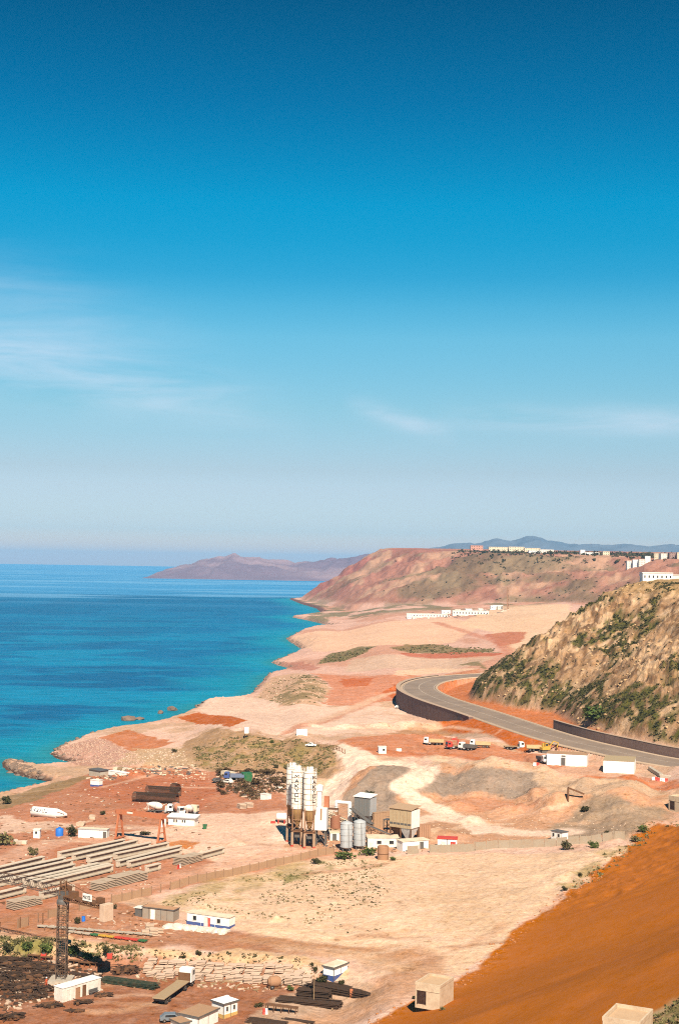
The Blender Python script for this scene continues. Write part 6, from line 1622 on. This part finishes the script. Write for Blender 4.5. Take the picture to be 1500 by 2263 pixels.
def corner_cabin(name, label, c, r, l_len, D_mat, roofm, stripe=None, H=2.6, slope=.1, windows=(), over=.2):
    """cabin given by its near corner c and the far end r of its right hand side"""
    A = spot(*c); B = spot(*r); rz = math.atan2(B.y - A.y, B.x - A.x); L = (B - A).xy.length
    t = thing(name, label, 'cabin', A, rz)
    D = l_len
    MB().box((L / 2, D / 2, H / 2 - .3), (L, D, H + .6)).build('wall', D_mat, t, bevel=.02)
    ro = MB().box((L / 2, D / 2, H + .07), (L + 2 * over, D + 2 * over, .12)).build('roof', roofm, t)
    e = MB(); e.box((L / 2, -over - .03, H + .03), (L + 2 * over + .1, .05, .3)); e.box((-over - .03, D / 2, H + .03), (.05, D + 2 * over, .3)); e.build('fascia', DGREY, ro)
    j = MB(); j.box((L / 2, -.02, H / 2), (.08, .05, H)); j.box((-.02, -.02, H / 2), (.1, .1, H)); j.build('panel_joint', DGREY, t)
    if stripe:
        z0, z1, sm = stripe; s_ = MB(); s_.box((L / 2, -.012, (z0 + z1) / 2), (L + .03, .02, z1 - z0)); s_.box((-.012, D / 2, (z0 + z1) / 2), (.02, D, z1 - z0)); s_.build('painted_band', sm, t)
    for w_ in windows: opening(t, 'window', w_[0] * L, w_[1], w_[2], w_[3], 'f', L, D)
    return t, L, D
t, L, D = corner_cabin('site_cabin', 'white cabin with a white roof and yellow stained base at the bottom', (494, 2252), (525, 2241), 3.2, WHITE, BRIGHT, (0, .7, paint('yellow stained base', (.55, .36, .12), .8, .4)), windows=[(.18, 1.2, .45, .8), (.68, 1.2, .45, .8)])
MB().box((L * .75, D * .6, 2.95), (.5, .5, .6)).build('roof_vent', WHITE, t)
corner_cabin('site_cabin', 'white cabin with a wide brown roof beside the grey car', (438, 2282), (482, 2258), 4.2, WHITE, ROOFB)
corner_cabin('site_cabin', 'cabin roof corner just cutting the bottom edge left of the brown roofed one', (398, 2296), (420, 2290), 3.0, WHITE2, ROOFB)
t, L, D = corner_cabin('container', 'white container with a blue lower half behind the bar stacks', (737, 2171), (768, 2141), 2.5, BRIGHT, CREAM, (0, 1.15, BLUEP), 2.7)
MB().box((L * .5, .1, 2.87), (L, .12, .22)).box((L - .1, D / 2, 2.87), (.12, D, .22)).build('roof_edge', WHITE2, t)
loc, rz, L = seat((585, 2236), (655, 2242)); t = thing('steel_rack', 'low rusty rack table left of the bar stacks', 'rack', loc, rz)
MB().box((L / 2, .5, 1.3), (L, 1.2, .14)).build('rack_top', RUST, t)
for f in (.03, .28, .52, .76, .97):
    for y in (0, 1.0): MB().box((L * f, y, .55), (.12, .12, 1.4)).build('leg', RUST, t)
g = spot(776, 2204); o = MB().box((0, 0, .7), (.55, .3, 1.7)).build('orange_board', ORANGEP, None, bevel=.03, loc=g); tag(o, 'small orange upright board in front of the widest bar stack', 'board')
barrier('red and white canister shaped block by the rusty rack', 586, 2241, .2, WHITE, REDP, .9)
g = spot(606, 2184); t = thing('old_mixer', 'brown rusty drum machine at the end of the slab stacks', 'machine', g, .3)
MB().lathe([(.5, -1.3), (1.0, -.8), (1.1, .5), (.7, 1.2)], 18, 'X', (0, 0, 1.3)).build('drum', RUSTL, t, True); MB().box((0, 0, .3), (2.6, 1.2, .5)).build('frame', RUST, t)
for s_ in (-1, 1): wheel(t, -.6, s_ * .8, .4, .25)
g = spot(693, 2216); t = thing('tall_flower_stalk', 'tall thin agave stalk with a leafy head before the blue banded container', 'plant', g)
MB().cyl((0, 0, -.2), (.1, 0, 6.6), .09, .05, 7).build('stalk', WOOD, t); f = obj('crown', SHR['dark'][0], t, (0, 0, 5.4)); f.scale = (.7, .7, 1.3); f = obj('crown', SHR['dark'][1], t, (-.5, 0, 6.6)); f.scale = (.55, .55, .7)
# a worker
def worker(label, px, py, rz, suit):
    g = spot(px, py)
    V = [(0, 0, .95), (0, 0, 1.2), (0, 0, 1.42), (0, 0, 1.52), (0, .02, 1.66), (0, .01, 1.76), (.1, 0, .9), (.12, .04, .5), (.12, -.02, .08), (.12, .12, .04), (-.1, 0, .9), (-.13, -.08, .5), (-.14, -.2, .1), (-.14, -.06, .05), (.2, 0, 1.4), (.27, .04, 1.14), (.24, .2, .95), (.23, .27, .9), (-.2, 0, 1.4), (-.28, .02, 1.14), (-.26, .14, .92), (-.25, .2, .86)]
    E = [(0, 1), (1, 2), (2, 3), (3, 4), (4, 5), (0, 6), (6, 7), (7, 8), (8, 9), (0, 10), (10, 11), (11, 12), (12, 13), (2, 14), (14, 15), (15, 16), (16, 17), (2, 18), (18, 19), (19, 20), (20, 21)]
    Rr = [.15, .14, .15, .06, .095, .08, .1, .075, .055, .05, .1, .075, .055, .05, .075, .05, .04, .035, .075, .05, .04, .035]
    me = bpy.data.meshes.new('person'); me.from_pydata(V, E, []); o = obj('person', me, None, g, rz)
    md = o.modifiers.new('skin', 'SKIN')
    for i, sv in enumerate(me.skin_vertices[0].data): sv.radius = (Rr[i], Rr[i]); sv.use_root = (i == 0)
    sb = o.modifiers.new('sub', 'SUBSURF'); sb.levels = 2; sb.render_levels = 2
    m, nt, b = new_mat('work clothes'); z = nt.nodes.new('ShaderNodeSeparateXYZ'); nt.links.new(objco(nt), z.inputs[0])
    c = nmix(nt, nmath(nt, 'GREATER_THAN', z.outputs[2], 1.5), suit, (.35, .2, .13)); c = nmix(nt, nmath(nt, 'LESS_THAN', z.outputs[2], .12), c, (.03, .03, .03)); nt.links.new(c, b.inputs['Base Color']); b.inputs['Roughness'].default_value = .85
    me.materials.append(m); tag(o, label, 'person')
    MB().lathe([(.17, 1.72), (.13, 1.73), (.125, 1.8), (.08, 1.87), (.01, 1.89)], 14).build('helmet', BRIGHT, o, True)
worker('worker in an orange red coverall and white helmet left of the long white cabin', 103, 2181, 2.4, (.55, .09, .03))
worker('worker in dark clothes standing by the grey car', 478, 2254, 1.0, (.06, .06, .09))

# ================================================================== far buildings
def far_block(name, label, px, dist, wpx, hpx, deep, mat, rz=0.0, storeys=2, bays=6, group=None, roof=None, dz=-.6, cat='building'):
    g = far_spot(px, dist); k = dist / FPX; L, H = wpx * k, hpx * k; g.z += dz
    t = thing(name, label, cat, g, rz, group)
    MB().box((0, deep / 2, H / 2 - 1), (L, deep, H + 2)).build('wall', mat, t)
    MB().box((0, deep / 2, H + .2), (L + .5, deep + .5, .35)).build('roof', roof or mat, t)
    if storeys:
        ww, wh = L / bays * .3, H / storeys * .3
        me = MB().box((0, 0, 0), (ww, .12, wh)).mesh('window', GLASS)
        for s_ in range(storeys):
            for i in range(bays): obj('window', me, t, (-L / 2 + L * (i + .5) / bays, -.05, H * (s_ + .55) / storeys))
    return t
cabin_h = far_block('hilltop_building', 'low white building with dark windows on the brow of the hill', 1452, 712, 66, 17, 7, WHITE, 0, 1, 7, dz=.1)
far_block('boundary_wall', 'pale wall running right from the white hilltop building', 1508, 716, 46, 8, .6, WHITE2, 0, 0, 0, cat='wall', dz=.1)
FG = 'long sheds of the coastal works'
far_block('long_shed', 'long white shed on the coastal flat, left of the pair', 944, 1790, 90, 8, 12, WHITE2, -.03, 1, 14, FG); far_block('long_shed', 'long white shed on the coastal flat, right of the pair', 1040, 1800, 80, 10, 12, WHITE2, -.03, 1, 12, FG)
for i, (px, di, w, h) in enumerate(((986, 1880, 20, 7), (1012, 1900, 12, 8), (1036, 1890, 14, 8), (1062, 1900, 10, 7), (1090, 1930, 12, 9), (1105, 1925, 11, 8), (905, 1770, 9, 7), (916, 1752, 8, 6), (1100, 2010, 22, 4))):
    far_block('small_building', 'tiny white building, %s of those around the long coastal sheds' % (ordn[i] + ' from the left' if i < 6 else ('one left of the long sheds', 'one below the left shed', 'farthest back')[i - 6]), px, di, w, h, 8, (BRIGHT, WHITE2)[i % 2], 0, 1, 2, 'small buildings around the coastal sheds')
for i, (px, di, w, h, m_) in enumerate(((1052, 2900, 27, 13, paint('pink render', (.50, .26, .2), .9, .3)), (1100, 2850, 42, 11, CREAM), (1140, 2840, 34, 12, CREAM), (1175, 2820, 34, 10, CREAM), (1207, 2800, 30, 8, WHITE2), (1180, 2600, 26, 7, BRIGHT), (1286, 2500, 10, 11, BRIGHT), (1300, 2490, 18, 6, BRIGHT), (1338, 2450, 15, 9, CREAM), (1318, 2450, 10, 7, WHITE2))):
    far_block('plateau_building', '%s building on the plateau skyline, %s from the left of ten' % (('pink', 'cream', 'cream', 'cream', 'pale', 'low white', 'white', 'low white', 'cream', 'pale')[i], ordn[i]), px, di, w, h, 14, m_, 0, 3 if w > 25 else 2, max(3, w // 5), 'buildings on the plateau skyline')
for i, (px, di, w, h, m_) in enumerate(((1391, 2100, 14, 19, WHITE2), (1404, 2090, 13, 20, BRIGHT), (1417, 2080, 12, 18, WHITE2), (1430, 2090, 11, 14, BRIGHT), (1452, 2080, 15, 15, CREAM), (1466, 2060, 14, 13, WHITE2), (1486, 2050, 16, 14, paint('grey red render', (.30, .2, .18), .9, .3)), (1422, 1900, 18, 7, WHITE2), (1502, 2040, 14, 16, CREAM))):
    far_block('town_block', 'apartment block on the plateau at the right, %s from the left of nine' % ordn[i], px, di, w, h, 12, m_, random.uniform(-.2, .2), 4, 4, 'apartment blocks of the far town')
far_block('boundary_wall', 'long pale wall below the far town at the right edge', 1475, 1500, 60, 5, 1, CREAM, -.02, 0, 0, cat='wall')
g = far_spot(1122, 1900); t = thing('chimney', 'slender brown mast standing among the far coastal works', 'mast', g); mb = lattice(MB(), (0, 0, 0), (0, 0, 30), 2.2, 2.2, 10, .5, .3, up=Vector((0, 1, 0))); mb.build('lattice_mast', RUSTL, t)

# ================================================================== shrubs that stand out
SH = [('round green bush in front of the white booth by the grey fence', 1251, 1878, 30, 'dark', 1.1), ('green bush right of the booth along the grey fence', 1313, 1874, 28, 'green', .9), ('low green bush before the two grey tanks', 762, 1898, 50, 'green', .55), ('low green bush right of the grey tanks', 812, 1890, 42, 'green', .7),
      ('small bush right of the rusty drum', 867, 1901, 20, 'green', .7), ('dark bush against the brown fence left of the tanks', 697, 1908, 30, 'dark', .6), ('large dark bush right of the blue water tank', 158, 1848, 34, 'dark', 1.2), ('big dry bush at the left edge below the white booth', 12, 1868, 46, 'grey', 1.0),
      ('thin yellow bush above the back girder', 76, 1890, 26, 'grey', 1.2), ('dark bush in the corner by the fence near the counterweight', 253, 2008, 17, 'dark', 1.1), ('dark bush left of the blue barrel', 172, 2041, 18, 'dark', 1.3), ('round bush on the bank above the slab stacks', 438, 2112, 18, 'dark', 1.1),
      ('small bush on the bank left of the round one', 402, 2118, 18, 'dark', .7), ('dark leaning bush on the bank right of the crane mast', 236, 2112, 28, 'dark', 1.4), ('green bush on the bank behind the crane mast', 165, 2112, 34, 'green', 1.3), ('bright green bush on the bank left of the crane mast', 105, 2104, 34, 'green', 1.0),
      ('pale green bush on the bank further left of the crane mast', 62, 2098, 30, 'green', .9), ('dark bush at the left edge of the bank', 16, 2102, 36, 'dark', .8), ('small bush on the bank before the formwork', 196, 2118, 24, 'green', 1.0), ('dark bush in front of the blue banded container', 714, 2172, 36, 'dark', .75),
      ('bush right of the blue banded container', 755, 2176, 20, 'dark', .9), ('weedy bush beside the rusty drum machine', 640, 2190, 22, 'green', .9), ('low bush at the left end of the rack', 570, 2226, 26, 'dark', .6), ('bright round bush at the foot of the hill by the road wall', 1312, 1592, 64, 'green', .85),
      ('single dark bush on the green bank above the silos', 611, 1697, 14, 'dark', 1.0), ('pale bush on the green bank above the silos', 636, 1700, 22, 'grey', .8), ('small green bush at the top of the bank by the white tank', 602, 1642, 16, 'green', .7), ('palm like dark bush among the concrete heaps right of the chute', 1292, 1795, 26, 'dark', .9),
      ('bush in the gravel slope above the fence end', 1340, 1842, 12, 'dark', 1.0), ('green bush at the top of the orange slope', 1420, 1838, 26, 'green', .9), ('grey bush on the edge of the orange slope', 1405, 1860, 30, 'grey', .7), ('dark bush on the sandy edge above the orange slope', 1245, 1968, 20, 'dark', .8),
      ('small bush on the field edge by the orange slope', 1280, 1935, 16, 'dark', .8), ('dark bush behind the white duct', 812, 1758, 34, 'dark', .5), ('bush left of the concrete hut at the orange slope', 916, 2208, 16, 'dark', .8), ('bush at the right corner of the concrete hut', 978, 2232, 16, 'grey', .7),
      ('bush in the yard behind the lying silo', 228, 1800, 18, 'dark', .8), ('low bush right of the long white site cabin', 320, 1846, 30, 'dark', .5), ('dark bush at the shore left edge', 14, 1776, 30, 'dark', .9), ('brush by the shore track', 385, 1663, 16, 'dark', .9)]
for lab, px, py, w, k, hk in SH: shrub(lab, px, py, w, k, hk)
for i in range(26):
    px, py = random.uniform(482, 628), random.uniform(1706, 1756)
    if 574 < px < 593 and py > 1740: continue
    shrub('dry brown brush in the junk strip behind the silos', px, py, random.uniform(14, 30), 'brown', .75, 'brush', 'dry brush of the junk strip')
# rocks in the sea
for lab, px, py, s_, q in (('big dark rock in the sea off the pink bank', 284, 1592, 3.6, .9), ('flat rock beside the big dark sea rock', 309, 1590, 2.2, .7), ('sea rock touching the sandy shore', 381, 1570, 3.0, 1.1), ('small sea rock left of the shore rock', 355, 1577, 1.9, .9)):
    p = at_z(px, py, 0); o = obj('rock', random.choice(ROCKS), None, (p[0], p[1], .5), random.uniform(0, 6)); o.scale = (s_ * 1.3, s_, s_ * q * 1.3); tag(o, lab, 'rock')

# ================================================================== masses nobody could count
RS = np.random.RandomState(3)
def on(mask, n):
    idx = np.where(mask)[0]
    if len(idx) == 0: return np.zeros((0, 3))
    w_ = np.gradient(ys)[(idx // len(ts))] * (gy[idx] + 30)      # area of a cell, so the spread is even on the ground
    k = RS.choice(idx, n, p=w_ / w_.sum())
    P = np.stack([gx[k] + RS.uniform(-1, 1, n), gy[k] + RS.uniform(-1, 1, n), gz[k]], 1)
    P[:, 2] = hlook(P[:, 0], P[:, 1]); return P
infr = np.abs(gx / (gy + 1)) < .27
hillm = (nearh > .8) & infr & (gz < 79) & (gy < 860)
scatter('hill_scrub', 'low green scrub in the gullies of the hill', on(hillm & (grn > .5), 5200), LEAFD, (.3, 1.15), 12, .6, 1)
scatter('hill_scrub', 'dark small bushes dotted over the ochre hill', on(hillm & (fbm(gx / 9, gy / 12, 44, 3) > .52), 450), LEAFD, (.3, .9), 14, .8, 2)
def inside(P, pad=0): return poly_sd(gx, gy, px_poly(P)) > pad
bankp = inside([(430, 1650), (560, 1625), (750, 1648), (735, 1690), (680, 1730), (560, 1705), (430, 1695)])
scatter('bank_scrub', 'grass and weeds on the green bank', on(bankp & (fbm(gx / 4, gy / 6, 45, 3) > .42), 1500), LEAFS, (.25, .8), 10, .6, 3)
junk = inside([(478, 1712), (560, 1702), (632, 1712), (632, 1750), (560, 1768), (500, 1750)])
scatter('brush_tangle', 'dark tangled brush and litter of the junk strip', on(junk, 700), LEAFB, (.3, 1.0), 12, .8, 4)
fieldp = inside([(340, 2005), (500, 1950), (740, 1900), (850, 1905), (830, 2000), (700, 2040), (540, 2030)])
scatter('field_scrub', 'small tufts dotted over the pale field', on(fieldp & (fbm(gx / 8, gy / 8, 46, 3) > .47), 900), LEAFS, (.15, .5), 8, .6, 5)
scatter('field_scrub', 'sparse dark tufts in the middle of the pale field', on(inside([(680, 1990), (860, 1950), (850, 2000), (690, 2020)]) | inside([(740, 2045), (840, 2040), (830, 2065), (750, 2068)]), 90), LEAFD, (.2, .5), 9, .6, 15)
lowb = inside([(0, 2072), (130, 2078), (300, 2094), (320, 2120), (0, 2116)])
scatter('bank_scrub', 'weeds on the sandy bank below the formwork rows', on(lowb & (fbm(gx / 3, gy / 4, 47, 3) > .45), 420), LEAFS, (.2, .7), 12, .9, 6)
scatter('bank_scrub', 'sparse weeds on the sandy bank above the slab stacks', on(inside([(320, 2098), (560, 2108), (690, 2128), (600, 2132), (330, 2120)]), 90), LEAFD, (.2, .6), 10, .8, 7)
shorep = (Dco > 1) & (Dco < 13) & (gy < 480) & infr
scatter('shore_scrub', 'dry brush along the low shore', on(shorep & (gx < -55), 420), LEAFB, (.3, 1.0), 10, .6, 8)
bluff = inside([(570, 1545), (610, 1498), (680, 1490), (725, 1515), (720, 1555), (640, 1562)])
scatter('bluff_scrub', 'dark low scrub on the sandy bluff above the sea', on(bluff & (fbm(gx / 5, gy / 7, 48, 3) > .52), 260), LEAFS, (.3, 1.1), 10, .5, 9)
scatter('terrace_scrub', 'dark hedge like scrub on the far terrace', on(inside([(860, 1434), (960, 1424), (1095, 1434), (1095, 1443), (900, 1443)]), 300), LEAFS, (.6, 1.8), 10, .7, 10)
scatter('terrace_scrub', 'low scrub on the slope of the far terrace', on(inside([(700, 1468), (730, 1445), (830, 1428), (800, 1447), (760, 1462)]), 260), LEAFS, (.6, 1.8), 10, .5, 11)
scatter('headland_scrub', 'dark scrub on the distant headland slopes', on((fh > .6) & infr & (fbm(gx / 60 + gy / 150, gy / 160, 19, 5) > .54) & (gy < 3000), 700), LEAFD, (1.5, 3.5), 10, .4, 12)
scatter('plateau_trees', 'dark trees massed along the far plateau edge', on((Dh > 150) & infr & (gy > 2000) & (gy < 2900) & (gz > 92) & (gx / gy > .08), 700), LEAFD, (3.0, 6.0), 10, .9, 13)
edgep = (np.abs(Dfl) < 3.0) & infr & (gy > 250)
scatter('verge_scrub', 'dry weeds along the edge of the orange slope', on(edgep & (gy > 330), 160), LEAFS, (.2, .8), 10, .7, 14)
def stones(name, label, mask, n, size, mat, seed):
    R = np.random.RandomState(seed); P = on(mask, n); base = [np.array([v.co[:] for v in me.vertices]) for me in ROCKL]; fc = np.array([p.vertices[:] for p in ROCKL[0].polygons])
    V = []; F = []
    for i, p in enumerate(P):
        b_ = base[i % len(base)]; a = R.rand() * 6.28; s_ = size[0] + (size[1] - size[0]) * R.rand() ** 2
        c, q = math.cos(a), math.sin(a); v = b_ * s_ * (1, R.uniform(.6, 1), R.uniform(.6, 1)); F.append(np.array([p_.vertices[:] for p_ in ROCKL[i % len(base)].polygons]) + sum(len(x) for x in V[-0:]) * 0 + i * len(b_)); V.append(np.stack([v[:, 0] * c - v[:, 1] * q, v[:, 0] * q + v[:, 1] * c, v[:, 2]], 1) + p)
    o = np_mesh(name, np.concatenate(V), np.concatenate(F), mat, False); o['kind'] = 'stuff'; tag(o, label, 'stones')
ROCKL = [rock_mesh('stone', STONE, 100 + i, 1) for i in range(4)]
rev = inside([(112, 1668), (165, 1642), (215, 1630), (300, 1668), (330, 1688), (260, 1696), (180, 1692)])
stones('revetment_stones', 'pink rubble stones armouring the shore bank', rev, 1100, (.3, .95), paint('rubble stone', (.43, .27, .2), .95, .5, .5), 1)
stones('shore_stones', 'dark wet stones along the waterline', (Dco > -.6) & (Dco < 2.2) & (gy < 520) & infr, 900, (.3, .9), STONE, 2)
stones('spit_stones', 'brown boulders heaped on the tip of the spit', inside([(6, 1684), (40, 1683), (66, 1694), (100, 1716), (60, 1712), (20, 1696)]), 260, (.4, 1.1), STONE, 3)
stones('hill_rocks', 'pale rocks strewn over the hill face', hillm & (fbm(gx / 12, gy / 16, 49, 3) > .52), 900, (.3, 1.2), paint('ochre rock', (.48, .31, .16), .95, .3, .8), 4)
stones('rubble', 'pale rubble on the shore mounds', inside([(255, 1690), (300, 1655), (400, 1652), (430, 1690), (350, 1700)]) | inside([(380, 1712), (450, 1705), (470, 1722), (400, 1722)]), 420, (.2, .7), CONCP, 5)
stones('rubble', 'small stones scattered over the works floor', inside([(760, 1880), (900, 1790), (1200, 1760), (1400, 1790), (1380, 1850), (1050, 1876)]), 500, (.1, .4), CONCP, 6)

scatter('corner_scrub', 'dry scrub on the bank in the bottom right corner', on(inside([(1425,2275),(1460,2232),(1500,2206),(1560,2196),(1600,2300)]), 160), LEAFS, (.2, .7), 10, .6, 25)
def litter(name, label, mask, n, size, mats, seed):
    """scraps, planks and broken bits strewn about, beyond counting"""
    R = random.Random(seed)
    for q, m_ in enumerate(mats):
        P = on(mask, n // len(mats)); mb = MB()
        for p in P:
            l = R.uniform(*size); rot = Matrix.Rotation(R.uniform(0, 3.14), 3, 'Z') @ Matrix.Rotation(R.gauss(0, .12), 3, 'Y')
            mb.box((p[0], p[1], p[2] + .08), (l * R.uniform(.8, 2.6), l * R.uniform(.25, .9), l * R.uniform(.15, .6)), M=rot)
        o = mb.build(name, m_); o['kind'] = 'stuff'; tag(o, label[q], 'litter')
litter('litter', ('pale scraps strewn in the junk strip', 'rusty scraps strewn in the junk strip', 'dark scraps strewn in the junk strip'), junk, 420, (.25, .9), (CONCP, RUST, DGREY), 1)
lowl = inside([(-20, 2120), (130, 2124), (230, 2150), (225, 2190), (150, 2170), (110, 2222), (-20, 2235)])
litter('litter', ('dark steel offcuts over the lower left yard', 'rusty offcuts over the lower left yard', 'pale scraps over the lower left yard'), lowl, 660, (.2, .9), (REBAR, RUST, CONCP), 2)
yardl = inside([(0, 1800), (180, 1745), (420, 1712), (470, 1760), (450, 1850), (240, 1850), (0, 1880)])
litter('litter', ('pale scraps about the shore yard', 'rusty scraps about the shore yard'), yardl, 260, (.2, .7), (CONC, RUST), 3)
shoreb = inside([(190, 1722), (240, 1702), (430, 1690), (450, 1712), (300, 1712), (220, 1730)])
litter('litter', ('pale timber and rubble along the shore road', 'dark scrap along the shore road', 'rusty scrap along the shore road'), shoreb, 330, (.3, 1.1), (CREAM, DGREY, RUSTL), 4)
plantl = inside([(700, 1872), (720, 1830), (800, 1815), (960, 1835), (960, 1880), (800, 1890)])
litter('litter', ('rusty clutter around the plant', 'pale clutter around the plant', 'dark clutter around the plant'), plantl, 300, (.25, .8), (RUSTL, CONC, DGREY), 5)
midl = inside([(80, 2040), (300, 2010), (400, 2050), (360, 2090), (100, 2070)])
litter('litter', ('pale bits about the formwork rows', 'rusty bits about the formwork rows'), midl, 140, (.2, .6), (CONCP, RUST), 6)
slabl = inside([(300, 2120), (690, 2135), (700, 2190), (560, 2190), (310, 2165)])
litter('litter', ('pale broken slabs between the stacks', 'dark bits between the slab stacks'), slabl, 220, (.2, .7), (CONCP, WOOD), 7)
beaml = inside([(0, 1900), (280, 1850), (500, 1880), (320, 1965), (0, 2000)])
litter('litter', ('pale timbers among the girders', 'rusty bits among the girders'), beaml, 220, (.2, .7), (CONC, RUST), 8)
farl = inside([(880, 1368), (1100, 1362), (1130, 1345), (980, 1350)])
litter('litter', ('pale bits about the far coastal sheds', 'dark bits about the far coastal sheds'), farl, 90, (1.0, 4.0), (WHITE2, DGREY), 9)
stones('rubble', 'stones and clods on the orange slope edge', (np.abs(Dfl) < 2.2) & infr & (gy > 235), 500, (.12, .5), paint('orange clods', (.36, .14, .05), .95, .3), 7)
stones('rubble', 'stones on the sandy bank and works floor', inside([(940, 1690), (1200, 1705), (1460, 1735), (1450, 1790), (1200, 1770), (960, 1760)]), 500, (.12, .45), paint('quarry stones', (.38, .27, .19), .95, .3), 8)
stones('rubble', 'stones on the sandy shore bluff', bluff | inside([(440, 1560), (600, 1500), (640, 1490), (640, 1500), (560, 1550)]), 300, (.2, .9), CONCP, 9)
stones('shore_stones', 'rocks along the farther waterline', (Dco > -1.0) & (Dco < 4) & (gy >= 520) & (gy < 2200) & infr, 900, (.5, 2.0), STONE, 10)
